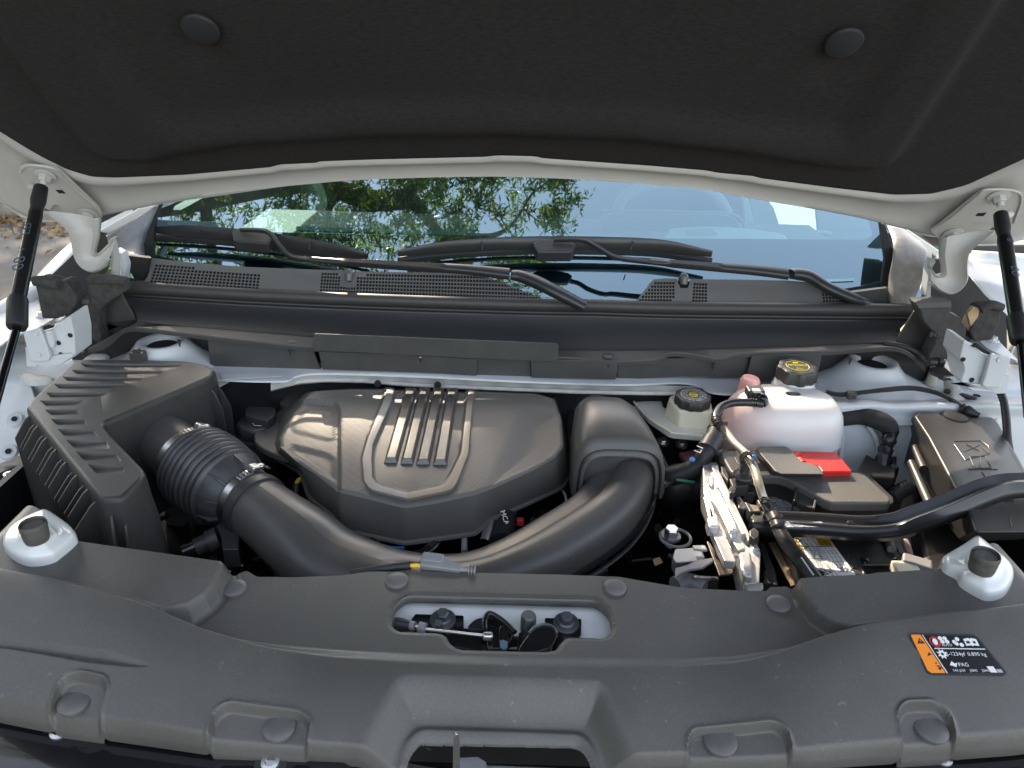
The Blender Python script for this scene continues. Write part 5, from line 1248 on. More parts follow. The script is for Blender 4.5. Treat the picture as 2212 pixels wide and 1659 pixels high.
prism('drain_channel', Qs([(232,520),(240,560),(240,604),(248,604),(246,552),(238,515)], 1.22), (0,.02,0), HOODW, bd, .001)
prism('drain_channel', Qs([(248,540),(258,560),(262,604),(268,604),(272,575),(262,548)], 1.24), (0,.02,0), WHP, bd, .001)
# pillars and their trims
PT = mat('pillar_trim_grey', (.17,.17,.175), .36, noise=.12, nscale=90, bump=.15, bscale=300)
prism('pillar', Qs([(200,505),(300,448),(350,425),(420,380),(440,400),(345,440),(270,495),(230,507)], 1.40), (-.02,.03,-.02), WHT, bd, .003)
def sheet(nm, rws, m): gridm(nm, [cat([Q(*t) for t in r], 6) for r in rws], m, bd, smooth=70, thick=.002)
sheet('pillar_trim', [[(229,509,1.33),(238,530,1.30),(245,546,1.28),(262,551,1.275),(325,557,1.27)],[(262,490,1.34),(268,520,1.32),(275,540,1.30),(290,549,1.29),(325,556,1.28)],[(318,456,1.38),(305,490,1.35),(296,520,1.33),(302,548,1.30),(323,555,1.285)],[(345,440,1.42),(330,480,1.38),(315,515,1.35),(312,550,1.32),(322,553,1.29)]], PT)
prism('glass_edge_seal', Qs([(343,442),(350,438),(335,478),(331,520),(331,560),(305,553),(318,500)], 1.335), (0,.01,0), PLD, bd, .001)
sheet('pillar_trim', [[(1915,486,1.40),(1928,520,1.34),(1928,560,1.30),(1920,600,1.28),(1918,640,1.26),(1922,656,1.25)],[(1946,492,1.40),(1955,520,1.34),(1952,570,1.30),(1942,610,1.27),(1930,640,1.25),(1928,657,1.245)],[(1985,520,1.38),(1998,545,1.33),(1980,590,1.28),(1968,620,1.26),(1950,640,1.25),(1945,655,1.24)],[(2012,547,1.36),(2010,562,1.32),(1995,600,1.27),(1985,625,1.25),(1975,648,1.24),(1972,660,1.235)]], mat('pillar_trim_sunlit', (.20,.185,.165), .36, noise=.15, nscale=90, bump=.15, bscale=300))  # brown sunlit tone put into the right trim's colour
prism('pillar', Qs([(1905,478),(1955,490),(2030,541),(2022,556),(1990,532),(1940,497)], 1.42), (.02,.03,-.02), WHT, bd, .003)
prism('glass_edge_seal', Qs([(1901,481),(1912,486),(1930,540),(1928,580),(1918,620),(1925,645),(1905,640),(1904,618),(1912,560)], 1.325), (0,.01,0), PLD, bd, .001)
prism('cowl_corner', Qs([(1840,632),(1918,622),(1925,655),(1850,656)], 1.262), (0,.01,0), COW, bd, .001)
prism('black_strip', Qs([(2040,514),(2110,530),(2300,528),(2320,552),(2212,548),(2120,542),(2070,538)], 1.55), (.0,.1,-.02), PLC, bd, .004)  # plain black strip beyond the right fender
prism('lower_pillar_cap', Qs([(240,548),(325,558),(322,566),(318,590),(310,607),(290,604),(275,580)], 1.262), (0,.01,0), PLD, bd, .002)

# roof panel and screen header behind the top of the windscreen
RR = [[Vector((x, y, z-.10*(x/.7)**2)) for x in np.linspace(-.82,.82,24)] for y, z in ((2.06,1.58),(2.2,1.625),(2.6,1.68),(3.2,1.70),(4.0,1.66),(4.4,1.55),(4.6,1.2),(4.65,.7))]
gridm('roof', RR, WHT, bd, smooth=70, thick=.03)

for pts in ([(1000,600),(1030,640),(1035,720),(1020,880)], [(1200,620),(1250,690),(1270,780),(1265,880)], [(1290,640),(1360,760),(1370,860)]):
    tube('stamped_ridge', [Q(*px('D', x, y), 1.050-(y-600)*.00006) for x, y in pts], .004, WHP, bd, seg=10)
for x, y in ((1040,650),(1150,740),(1090,850),(1200,900)): lathe('spot_weld', Q(*px('D', x, y), 1.052), (0,-1,.1), [(.005,0),(.004,.0008),(.002,.0003)], WHP, bd, seg=16)
tube('weld_seam', [Q(*px('D', x, y), 1.066) for x, y in ((1380,520),(1500,512),(1600,515),(1750,530),(1900,560))], .0016, SEAL, bd, seg=8)
# ================= COOLANT TANK =================
ct = thing('coolant_tank', 'rounded translucent white coolant tank with pink coolant at its lower left', 'coolant tank', Q(1690,970,1.04))
TANK = bpy.data.materials.new('translucent_tank'); TANK.use_nodes = True
n = TANK.node_tree.nodes; l = TANK.node_tree.links; b = n["Principled BSDF"]; b.inputs['Roughness'].default_value = .30
b.inputs['Subsurface Weight'].default_value = .6; b.inputs['Subsurface Radius'].default_value = (.04,.030,.026); b.inputs['Subsurface Scale'].default_value = .6
tcn = n.new('ShaderNodeTexCoord'); sx = n.new('ShaderNodeSeparateXYZ'); l.new(tcn.outputs['Object'], sx.inputs[0])
# pink coolant seen through the wall: below the fill level, and at the left flank
a1 = n.new('ShaderNodeMapRange'); a1.inputs[1].default_value = -.028; a1.inputs[2].default_value = -.050; l.new(sx.outputs[2], a1.inputs[0])
a2 = n.new('ShaderNodeMapRange'); a2.inputs[1].default_value = -.015; a2.inputs[2].default_value = -.100; l.new(sx.outputs[0], a2.inputs[0])
ad = n.new('ShaderNodeMath'); ad.operation = 'MULTIPLY_ADD'; l.new(a1.outputs[0], ad.inputs[0]); ad.inputs[1].default_value = .45; 
m2 = n.new('ShaderNodeMath'); m2.operation = 'MULTIPLY'; l.new(a2.outputs[0], m2.inputs[0]); m2.inputs[1].default_value = .42; l.new(m2.outputs[0], ad.inputs[2]); ad.use_clamp = True
mx = n.new('ShaderNodeMix'); mx.data_type = 'RGBA'; mx.inputs[6].default_value = (.74,.71,.69,1); mx.inputs[7].default_value = (.86,.26,.19,1); l.new(ad.outputs[0], mx.inputs[0]); l.new(mx.outputs[2], b.inputs['Base Color'])
tb = n.new('ShaderNodeTexNoise'); tb.inputs['Scale'].default_value = 700; bp = n.new('ShaderNodeBump'); bp.inputs['Strength'].default_value = .15; bp.inputs['Distance'].default_value = .001; l.new(tcn.outputs['Object'], tb.inputs[0]); l.new(tb.outputs['Fac'], bp.inputs['Height']); l.new(bp.outputs[0], b.inputs['Normal'])
cx = (Q(1558,940,1.04).x+Q(1812,940,1.04).x)/2; cy = 1.045
def sring(cx, cy, z, rx, ry, e=2.6, n=72):
    out = []
    for k in range(n+1):
        a = 2*math.pi*k/n; c, s = math.cos(a), math.sin(a); out.append(Vector((cx+rx*math.copysign(abs(c)**(2/e), c), cy+ry*math.copysign(abs(s)**(2/e), s), z)))
    return out
RXX = (Q(1812,940,1.04).x-Q(1558,940,1.04).x)/2
prof_t = [(.905,.90),(.93,.96),(.960,.985),(.9645,.985),(.966,1.014),(.9695,1.014),(.972,.992),(.990,.983),(1.000,.965),(1.012,.93),(1.021,.87),(1.029,.78),(1.034,.66),(1.0365,.50),(1.0375,.32),(1.038,.12)]
rows = [sring(cx+(1-f)*.010, cy, z, RXX*f, .062*f) for z, f in prof_t]
gridm('tank_shell', rows, TANK, ct, smooth=60)
gridm('tank_lower', [sring(cx-.004, cy-.004, z, RXX*.90, .055) for z in (.86,.90,.93)], TANK, ct, smooth=60)
# filler neck, vent spout
fcp = P(1716,822,1.037); lathe('filler_neck', fcp+Vector((0,0,-.01)), (0,0,1), [(.034,0),(.030,.010),(.028,.014),(.028,.018)], TANK, ct, seg=40)
vp = P(1615,846,1.018); lathe('vent_spout', vp, (.05,0,1), [(.019,-.012),(.0165,.0),(.0150,.012),(.0155,.020),(.013,.0245),(.004,.026)], PINK, ct, seg=32)
prism('mount_tab', roundpoly(Ps([(1790,925),(1806,930),(1812,950),(1806,985),(1792,985)], .95), .006), (0,.002,-.02), TANK, ct, .001)
prism('mount_tab', roundpoly(Ps([(1812,975),(1822,975),(1824,1000),(1812,1005)], .93), .004), (0,.002,-.01), WHP, ct, .001)
# cap

C0 = fcp+Vector((0,0,.006)); 
cp = lathe('screw_cap', C0, (0,-.03,1), [(.027,-.004),(.0295,-.002),(.0305,.002),(.0302,.016),(.029,.0185),(.026,.0198),(.022,.0200),(.0215,.0192),(.001,.0192)], PLC, ct, seg=96, lobes=(8,.045), smooth=35)
top = C0+Vector((0,-.0006,.0200)); RT = rot_to((0,-.03,1),(1,.01,0))
def circ(c, R, r, m, parent, nm='print_ring', w=.0004, n=48, a0=0, a1=2*math.pi, el=1):
    pts = [c+R@Vector((math.cos(a0+(a1-a0)*k/n)*r, math.sin(a0+(a1-a0)*k/n)*r*el, 0)) for k in range(n+1)]; return tube(nm, pts, w, m, parent, seg=6, straight=True)
circ(top, RT, .0175, YEL, cp, w=.00055, a0=math.radians(150), a1=math.radians(390)); 
tube('print_line', [top+RT@Vector((-.0165,.0045,0)), top+RT@Vector((.0165,.0045,0))], .0004, YEL, cp, seg=6)
circ(top, RT, .0175, YEL, cp, w=.00055, a0=math.radians(40), a1=math.radians(140))
text('ACDelco', top+RT@Vector((0,.0015,0)), RT, .0080, YEL, cp)
tube('triangle_symbol', [top+RT@Vector(v) for v in ((-.005,-.010,0),(0,-.0035,0),(.005,-.010,0),(-.005,-.010,0))], .0004, YEL, cp, seg=6, straight=True)
text('!', top+RT@Vector((0,-.0078,0)), RT, .004, YEL, cp); text('DEX-COOL', top+RT@Vector((0,-.0135,0)), RT, .0028, YEL, cp)
prism('manual_symbol', [top+RT@Vector(v) for v in ((-.004,.013,.0002),(-.004,.009,.0002),(.004,.009,.0002),(.004,.013,.0002),(0,.012,.0002))], (0,0,-.0004), YEL, cp, 0)

# ================= BRAKE FLUID RESERVOIR =================
br = thing('brake_fluid_reservoir', 'cream plastic brake fluid reservoir left of the coolant tank', 'reservoir', P(1490,920,.96))
topc_ = Ps([(1045,425),(1090,410),(1270,430),(1318,470),(1328,520),(1300,528),(1110,522),(1060,470)], .992, 'C'); botc_ = Ps([(1005,540),(1070,500),(1290,505),(1330,560),(1332,640),(1322,660),(1108,640),(1060,600)], .955, 'C')
prism('reservoir_body', topc_, (0,0,0), CREAM, br, .005, bottom=[botc_[7] if False else q for q in Ps([(1005,560),(1075,500),(1290,505),(1325,545),(1330,645),(1305,662),(1105,640),(1050,600)], .953, 'C')])
prism('tray', roundpoly(Ps([(815,462),(900,455),(1000,455),(1010,500),(1330,560),(1330,655),(1310,688),(1290,690),(1070,672),(1040,662),(915,575)], .957, 'C'), .006), (0,0,-.010), CREAM2, br, .003)
tube('tray_rim', Ps([(818,465),(915,570),(1045,655),(1080,668),(1300,684),(1330,650)], .962, 'C'), .0022, CREAM, br, seg=8, sub=10)

C1 = P(1495,872,.995)
bc = lathe('screw_cap', C1, (0,-.02,1), [(.024,-.002),(.0275,.000),(.0285,.003),(.0283,.013),(.027,.0150),(.024,.0160),(.001,.0160)], PLC, br, seg=96, lobes=(10,.03), smooth=35)
tp = C1+Vector((0,-.0003,.0163)); R1 = rot_to((0,-.02,1),(1,-.02,0))
def ringtext(r, s, size, m, parent, k0=0):
    k = len(s)
    for i, ch in enumerate(s):
        if ch == ' ': continue
        a = k0-2*math.pi*i/k; Rz = Matrix.Rotation(a-math.pi/2, 3, 'Z'); text(ch, tp+R1@Vector((math.cos(a)*r, math.sin(a)*r, 0)), R1@Rz, size, m, parent)
ringtext(.0190, 'WARNING USE ONLY DOT 3 BRAKE FLUID FROM SEALED CONTAINER ', .0044, WPR, bc, 1.5); ringtext(.0148, 'CLEAN FILLER CAP BEFORE REMOVING DOT 3 FLUID ', .0038, WPR, bc, 2.5); ringtext(.0112, 'ONLY DOT 3 FLUID ONLY DOT 3 FLUID ', .0032, WPR, bc, .5)
lathe('yellow_centre', tp, (0,-.02,1), [(.0078,0),(.0078,.0004)], YEL, bc, seg=6, smooth=0)
circ(tp+Vector((0,0,.0006)), R1, .0045, BPR, bc, w=.0003); circ(tp+Vector((0,0,.0006)), R1, .0028, BPR, bc, w=.0003)

# ================= HOSES ON THE RIGHT =================
def C3(x, y, z, c='C'): return P(*px(c, x, y), z)
vh = thing('vent_hose', 'bent black vent hose running from the coolant tank elbow to the bronze pipe', 'hose', C3(1350,560,1.02))
tube('hose', [C3(1650,478,1.035), C3(1560,468,1.037), C3(1450,472,1.036), C3(1380,500,1.034), C3(1347,550,1.032), C3(1352,590,1.030), C3(1372,620,1.028)], .0062, mat('hose_satin', (.022,.022,.024), .25, rvar=.05, nscale=40), vh, seg=24, sub=10)
for x, y in ((1572,467),(1590,468),(1606,470)): tube('hose_bead', [C3(x-3, y, 1.037), C3(x+6, y, 1.037)], .0070, GLO, vh, seg=24)
for x, y in ((1348,575),(1355,592),(1362,606)): tube('hose_bead', [C3(x, y-4, 1.031), C3(x+3, y+5, 1.030)], .0075, RUB, vh, seg=24)
tube('elbow', [C3(1640,478,1.035), C3(1655,465,1.036), C3(1650,445,1.040), C3(1630,425,1.040)], .0078, GLO, vh, seg=24)
box('elbow_connector', C3(1600,402,1.042), (.026,.022,.014), PLC, vh, bevel=.003); box('connector_tab', C3(1610,392,1.050), (.012,.010,.004), GPR, vh, bevel=.001)
lathe('elbow_ring', C3(1618,425,1.040), (.4,-.5,.6), [(.0095,-.005),(.0105,0),(.0095,.005)], PLC, vh)
bp_ = thing('coolant_pipe', 'bronze toned metal pipe slanting over the battery cover', 'pipe', C3(1560,830,1.0))
tube('pipe', [C3(1372,612,1.024), C3(1410,655,1.022), C3(1470,735,1.020), C3(1540,800,1.020), C3(1590,880,1.019), C3(1622,980,1.014), C3(1645,1060,1.005), C3(1668,1110,.995)], .0056, BRZ, bp_, seg=24, sub=10)
lathe('pipe_ring', C3(1388,620,1.024), (.5,-.6,-.1), [(.0065,-.004),(.0095,-.003),(.0095,.003),(.0065,.004)], mat('dark_bronze', (.12,.09,.07), .3, metal=.6), bp_)
ph = thing('lower_pipe_hose', 'long black hose continuing from the bronze pipe down past the battery label', 'hose', C3(1800,1350,.97))
tube('hose', [C3(1655,1095,.994), C3(1690,1160,.990), C3(1730,1225,.988), C3(1765,1310,.985), C3(1820,1400,.982), C3(1900,1500,.978), C3(1990,1620,.972), C3(2060,1720,.968)], [.0062,.0074,.0082,.0088,.0092,.0095,.0096,.0096], mat('hose_worn', (.030,.029,.028), .32, noise=.4, nscale=60, rvar=.1), ph, seg=28, sub=10)
for x, y, r in ((1668,1118,.0080),(1700,1172,.0090),(1735,1220,.0095),(1752,1262,.0102)): 
    tube('hose_bead', [C3(x-5, y-8, .991), C3(x+5, y+8, .989)], r, RUB, ph, seg=24)
for k in range(9): p = C3(1905+k*9, 1478+k*13, .993); lathe('print_dot', p, (.3,-.3,1), [(.0016,0),(.0012,.0005)], GPR, ph, seg=8)
zt = thing('cable_tie', 'ribbed black cable tie clip holding the bronze pipe over the battery cover', 'cable tie', C3(1545,860,1.0))
corr('tie_band', [C3(1518,835,1.005), C3(1525,810,1.022), C3(1560,795,1.032), C3(1590,810,1.03), C3(1600,840,1.015)], .0032, mat('tie_tan', (.06,.05,.04), .35), zt, pitch=.003, amp=.0008)
box('blue_tab', C3(1588,812,1.031), (.005,.010,.005), BLU, zt, bevel=.001)
tube('tie_stem', [C3(1530,850,1.005), C3(1535,900,.992), C3(1528,930,.985)], .0062, PLC, zt, seg=12); lathe('tie_foot', C3(1525,935,.984), (0,0,1), [(.015,-.002),(.014,0),(.006,.003)], PLC, zt)
zt2 = thing('pipe_clip', 'small dark spring clip at the lower end of the bronze pipe', 'clip', C3(1665,1110,.99))
tube('clip_ring', [C3(1640,1115,.995), C3(1650,1090,1.003), C3(1680,1095,1.003), C3(1690,1110,.996)], .0020, GLO, zt2, seg=8)
box('clip_ear', C3(1645,1135,.985), (.010,.016,.008), PLC, zt2, bevel=.002); box('clip_ear', C3(1672,1190,.98), (.012,.016,.008), PLC, zt2, bevel=.002)
rh = thing('radiator_hose', 'thick black radiator hose with blue dot running behind the metal control unit', 'hose', C3(1200,820,.95))
tube('hose', [C3(1335,700,.985), C3(1290,790,.975), C3(1230,870,.955), C3(1150,920,.94), C3(1060,945,.93), C3(980,950,.92)], [.0120,.0122,.0135,.0145,.0150,.0150], mat('hose_braided', (.022,.022,.024), .5, bump=.5, bscale=420), rh, seg=32, sub=10)
tube('coupling', [C3(1350,655,.993), C3(1322,722,.985)], .0135, mat('coupling_grey', (.06,.06,.062), .45), rh, seg=32); tube('coupling_ring', [C3(1358,645,.994), C3(1350,662,.992)], .0150, RUB, rh, seg=32); tube('coupling_lower', [C3(1325,712,.986), C3(1290,775,.978)], .0150, mat('coupling_grey', (.06,.06,.062), .45), rh, seg=32)
lathe('paint_dot', C3(1194,838,.984), (-.1,-.4,1), [(.0045,0),(.004,.0012)], BLU, rh, seg=16)
text('L1', C3(1240,770,.990), rot_to((-.2,-.5,.9),(.5,.8,.1)), .014, WPR, rh)
lh = thing('lower_hose', 'ribbed black hose with a green stripe hanging down beside the air box', 'hose', C3(1130,1000,.9))
tube('hose', [C3(1200,1000,.90), C3(1140,985,.905), C3(1085,1010,.90), C3(1080,1100,.85), C3(1110,1240,.80)], [.030,.030,.031,.032,.032], RUB, lh, seg=28, sub=8)
tube('collar', [C3(1215,975,.905), C3(1180,990,.905)], .034, GLO, lh, seg=32); box('green_mark', C3(1150,978,.938), (.026,.004,.002), GRN, lh, rot=rot_to((0,-.3,1),(1,-.15,0)), bevel=0)

# harness and right hoses
hr = thing('corrugated_harness', 'thin corrugated black cable conduit crossing the white inner fender', 'cable', P(1950,850,1.02))
corr('conduit', [C3(930,400,1.02,'D'), C3(1010,418,1.018,'D'), C3(1090,412,1.020,'D'), C3(1300,388,1.03,'D'), C3(1480,376,1.03,'D'), C3(1630,402,1.025,'D'), C3(1740,450,1.02,'D'), C3(1820,510,1.015,'D'), C3(1900,560,1.0,'D')], .0036, PLC, hr, pitch=.0032, amp=.0008)
box('conduit_clip', C3(1092,420,1.024,'D'), (.015,.013,.012), PLC, hr, bevel=.003)
lathe('grommet', C3(1825,515,1.015,'D'), (.7,-.6,-.1), [(.004,-.006),(.009,-.005),(.009,-.002),(.006,0),(.0085,.003),(.0085,.008),(.005,.016),(.004,.022)], RUB, hr)
rhh = thing('washer_hose', 'smooth black washer hose arching down past the right hinge bracket', 'hose', P(2130,850,1.0))
tube('hose', [C3(1740,208,1.062,'D'), C3(1800,206,1.062,'D'), C3(1900,245,1.06,'D'), C3(2000,320,1.055,'D'), C3(2070,430,1.045,'D'), C3(2095,560,1.03,'D'), C3(2105,700,1.01,'D'), C3(2120,800,.99,'D')], .0056, RUB, rhh, seg=24, sub=10)
tube('hose_end', [C3(1300,85,1.075,'D'), C3(1440,110,1.075,'D'), C3(1530,155,1.068,'D'), C3(1590,215,1.062,'D')], .0050, RUB, rhh, seg=20)
tube('tee_body', [C3(1580,205,1.062,'D'), C3(1660,208,1.062,'D'), C3(1745,210,1.062,'D')], [.0042,.0056,.0064], PLC, rhh, seg=20); lathe('tee_nut', C3(1668,208,1.062,'D'), (1,0,0), [(.0065,-.006),(.008,-.004),(.008,.004),(.0065,.006)], GLO, rhh, seg=6, smooth=20)
box('hose_bracket', C3(1560,170,1.055,'D'), (.036,.02,.022), PLC, rhh, bevel=.004); prism('bracket_arm', Ps([(1600,240),(1700,225),(1720,255),(1790,275),(1790,295),(1690,295),(1610,260)], 1.05, 'D'), (0,0,-.008), PLC, rhh, .002)
box('bracket_foot', C3(1800,420,.998,'D'), (.05,.012,.006), PLC, rhh, rot=rot_to((0,0,1),(.8,-.6,0)), bevel=.002)
th = thing('taped_harness', 'thick black wiring harness wrapped in tape behind the battery cover', 'wiring harness', C3(1330,700,.97,'D'))
tube('sleeve', [C3(960,575,.985,'D'), C3(1040,572,.99,'D'), C3(1150,560,.995,'D'), C3(1250,578,.998,'D'), C3(1325,615,.995,'D'), C3(1350,665,.985,'D')], [.011,.012,.013,.0145,.014,.0125], HSH, th, seg=24, sub=10)
path_ = resample(cat([C3(1350,650,.986,'D'), C3(1337,705,.980,'D'), C3(1315,770,.965,'D'), C3(1300,850,.955,'D'), C3(1300,900,.945,'D')], 16), .003)
tube('taped_run', path_, [.0105+.0012*math.sin(i*1.1)+.0007*math.sin(i*2.7) for i in range(len(path_))], TAPE, th, seg=24, straight=True)
box('harness_connector', C3(1290,930,.935,'D'), (.026,.025,.04), mat('dark_plum_plastic', (.05,.025,.035), .35), th, bevel=.004); box('harness_connector', C3(1335,935,.935,'D'), (.014,.026,.04), GLO, th, bevel=.003)
corr('conduit', [C3(1350,1090,.93,'D'), C3(1400,1050,.935,'D'), C3(1475,1010,.94,'D')], .0100, PLC, th, pitch=.006, amp=.0016, seg=20)
prism('connector_hood', Ps([(1135,900),(1190,800),(1240,830),(1390,810),(1380,960),(1150,940)], .955, 'D'), (0,0,-.03), PLD, th, .003)

# ================= BATTERY AND ITS COVER =================
bt_ = thing('battery', 'black car battery with white and yellow warning labels under a hold down bar', 'battery', P(1760,1180,.90))
BZ = .925
def Dz(pts, z): return Ps(pts, z, 'D')
prism('case', Dz([(330,1000),(1150,1000),(1430,1475),(1412,1512),(1165,1515),(1215,1620),(1220,1700),(820,1700),(560,1180)], BZ), (0,0,-.15), BWP, bt_, .003)
prism('case_front', Dz([(1165,1515),(1430,1500),(1480,1620),(1215,1640)], BZ-.045), (0,0,-.10), PLD, bt_, .002)
tube('lid_edge', Dz([(1165,1522),(1412,1520),(1430,1475)], BZ+.001), .0018, BWP, bt_, seg=8, straight=True)
for x, y in ((1178,1502),(1392,1505)): lathe('lid_knob', C3(x, y-10, BZ+.001,'D'), (0,0,1), [(.0055,0),(.0055,.002),(.003,.003)], GLO, bt_, seg=16); tube('knob_stem', Dz([(x, y-5), (x+4, y+22)], BZ+.001), .0018, GLO, bt_, seg=8, straight=True)
for cx_, cy_ in ((1020,1440),(1120,1570)): 
    c = C3(cx_, cy_, BZ+.0008,'D'); circ(c, Matrix.Identity(3), .010, BWP, bt_, nm='vent_ring', w=.0010, a0=-.8, a1=1.6)
box('lid_band', C3(1080,1340,BZ+.001,'D'), (.085,.006,.002), BWP, bt_, bevel=.0008)
# lower label, corners in photo order; s along the label towards the camera, t to the right
def q4(c, s, t): a, b_, d, e = c; u = (a[0]*(1-t)+b_[0]*t)*(1-s)+(e[0]*(1-t)+d[0]*t)*s; v = (a[1]*(1-t)+b_[1]*t)*(1-s)+(e[1]*(1-t)+d[1]*t)*s; return u, v
L2 = [(665,1262),(885,1262),(1127,1592),(868,1592)]
def lpoly(nm, c, st, m, o): return prism(nm, [C3(*q4(c, s, t), BZ+o, 'D') for s, t in st], (0,0,-.0003), m, bt_, 0, smooth=0)
lpoly('label', L2, [(0,0),(0,1),(1,1),(1,0)], WPR, .0008)
lpoly('label_strip', L2, [(0,0),(0,.07),(1,.055),(1,0)], YELO, .0011); lpoly('label_strip', L2, [(.02,.68),(.02,.985),(.36,.985),(.36,.62)], YELO, .0011) if False else lpoly('label_patch', L2, [(.20,.62),(.20,.995),(.40,.995),(.40,.60)], YELO, .0011)
lpoly('label_rule', L2, [(0,.52),(0,.53),(1,.545),(1,.535)], BPR, .0012)
for s in (.42,.66): lpoly('label_rule', L2, [(s,.07),(s,.53),(s+.006,.53),(s+.006,.07)], BPR, .0012)
for s in (.42,.72): lpoly('label_rule', L2, [(s,.53),(s,1),(s+.006,1),(s+.006,.53)], BPR, .0012)
def ltext(c, s, t, txt, size, m=BPR, parent=bt_, z=BZ+.0013):
    p0, p1 = C3(*q4(c, s, t), z, 'D'), C3(*q4(c, max(0, s-.1), t), z, 'D'); text(txt, p0, rot_to((0,0,1), p1-p0), size, m, parent)
# text runs away from the camera (label read from the other side)
for t, tx in ((.12,'SHIELD EYES'),(.22,'CAUSE BLINDNESS'),(.30,'NO SPARKS'),(.42,'SULFURIC ACID CAN'),(.47,'BURNS')):
    ltext(L2, .84, t, tx, .0052)
for t, tx in ((.15,'FLUSH EYES'),(.27,'GET MEDICAL HELP'),(.33,'FAST'),(.42,'KEEP OUT'),(.47,'OF REACH')): ltext(L2, .54, t, tx, .0045)
for t in (.14,.26,.38): ltext(L2, .30, t, 'DO NOT TIP OR OPEN', .0045)
for t in (.60,.70,.80,.90): ltext(L2, .57, t, 'PROTEGER OJOS Y CARA', .0042); ltext(L2, .12, t, 'LEAD ACID CELL', .0036)
for t in (.66,.72,.78,.84,.90): ltext(L2, .31, t, 'CORROSIVE', .0046)
ltext(L2, .55, .028, 'DANGER', .0085); ltext(L2, .85, .028, 'DANGER', .0085); ltext(L2, .25, .03, 'CAUTION', .007)
c = C3(*q4(L2, .945, .12), BZ+.0013, 'D'); lathe('symbol', c, (0,0,1), [(.006,0),(.006,.0002)], BPR, bt_, seg=20)
for t in (.70,.80,.90):
    c = C3(*q4(L2, .88, t), BZ+.0013, 'D'); circ(c, Matrix.Identity(3), .0055, BPR, bt_, nm='recycling_symbol', w=.0004, n=3)
for s, t in ((.44,.12),(.30,.10),(.93,.33)): c = C3(*q4(L2, s, t), BZ+.0013, 'D'); circ(c, Matrix.Identity(3), .005, BPR, bt_, nm='triangle_symbol', w=.0004, n=3)
L1 = [(500,1050),(690,1050),(800,1182),(610,1182)]
lpoly('label', L1, [(0,0),(0,1),(1,1),(1,0)], GPR if False else mat('label_grey_white', (.60,.62,.64), .5), .0008)
lpoly('label_rule', L1, [(.30,0),(.30,1),(.32,1),(.32,0)], BPR, .0012)
for t in (.35,.55,.75): lpoly('label_rule', L1, [(.32,t),(.32,t+.008),(1,t+.008),(1,t)], BPR, .0012)
ltext(L1, .72, .20, '9354', .012); ltext(L1, .66, .10, 'H6 LN3', .006); ltext(L1, .85, .45, '730', .007); ltext(L1, .85, .65, '800', .007); ltext(L1, .55, .5, 'CCA', .005); ltext(L1, .8, .88, 'MADE IN USA', .004)
c = C3(*q4(L1, .14, .22), BZ+.0013, 'D'); circ(c, Matrix.Identity(3), .006, RPR, bt_, nm='no_flame_symbol', w=.0007)
prism('warning_triangle', [C3(*q4(L1, s, t), BZ+.0015, 'D') for s, t in ((.24,.42),(.24,.62),(.04,.50))], (0,0,-.0003), YELO, bt_, 0)

cvz = .985
bcv = thing('battery_cover', 'black moulded battery junction cover with a raised block and front clip', 'battery cover', P(1740,1030,.96))
lidp = [(238,788),(262,776),(470,776),(690,800),(760,868),(900,912),(1140,918),(1195,940),(1345,1080),(1350,1108),(1330,1118),(975,1118),(920,1096),(700,972),(640,950),(600,944),(440,946),(335,938),(300,900)]
prism('lid', Dz(lidp, .978), (0,0,-.016), PLA, bcv, .004)
L_ = Dz(lidp, .962); ar = sum(L_[i].x*L_[(i+1) % len(L_)].y-L_[(i+1) % len(L_)].x*L_[i].y for i in range(len(L_))); s_ = 1 if ar > 0 else -1
prism('lid_rim', offs(L_, .0035*s_), (0,0,-.004), PLC, bcv, .001); prism('lower_body', offs([p+Vector((0,0,-.006)) for p in L_], .001*s_), (0,0,-.030), PLC, bcv, .002)
prism('raised_block', Dz([(485,760),(510,752),(668,752),(690,770),(770,850),(870,880),(915,935),(640,932),(600,915),(480,775)], .994), (0,0,0), PLA, bcv, .004, bottom=Dz([(445,775),(500,757),(690,762),(720,800),(800,870),(890,885),(925,945),(625,945),(590,930),(450,790)], .978))
cl = prism('front_clip', Dz([(745,1000),(775,998),(870,1040),(880,1050),(850,1150),(830,1152),(735,1110),(722,1090)], .968), (0,0,-.010), PLC, bcv, .0015)
prism('clip_window', Dz([(765,1015),(850,1050),(840,1075),(760,1040)], .9685), (0,0,-.002), PLD, cl, .0003)
for pts in ([(735,990),(752,998),(728,1110),(718,1100)], [(868,1040),(882,1040),(858,1155),(842,1150)]): prism('clip_post', Dz(pts, .973), (0,0,-.018), PLC, cl, .001)
for x, y, tx in ((640,770,'+'),(665,770,'D'),(850,992,'PULL')): text(tx, C3(x, y, (.995 if y < 800 else .979), 'D'), rot_to((0,0,1),(1,-.1,0)), .008, PLB, bcv, ext=.0004, name='embossed_lettering')
tube('embossed_outline', Dz([(340,825),(355,860),(390,885)], .9785), .0006, PLC, bcv, seg=6, straight=True); tube('embossed_outline', Dz([(420,800),(450,822),(470,850)], .9785), .0006, PLC, bcv, seg=6, straight=True)
prism('side_hinge', Dz([(212,790),(240,785),(300,895),(290,930),(262,880)], .965), (0,0,-.03), PLC, bcv, .002)
rcv = thing('red_terminal_cover', 'bright red hinged plastic terminal cover on the battery cover', 'terminal cover', P(1780,995,.985))
prism('lid', Dz([(722,790),(732,782),(985,788),(1000,794),(1096,908),(1090,915),(1060,912),(905,915),(880,880),(800,868),(770,850)], .9875), (0,0,-.010), RED, rcv, .0018)
prism('front_lip', Dz([(905,910),(1060,906),(1092,912),(1092,918),(905,918)], .980), (0,0,-.006), RED, rcv, .0008)
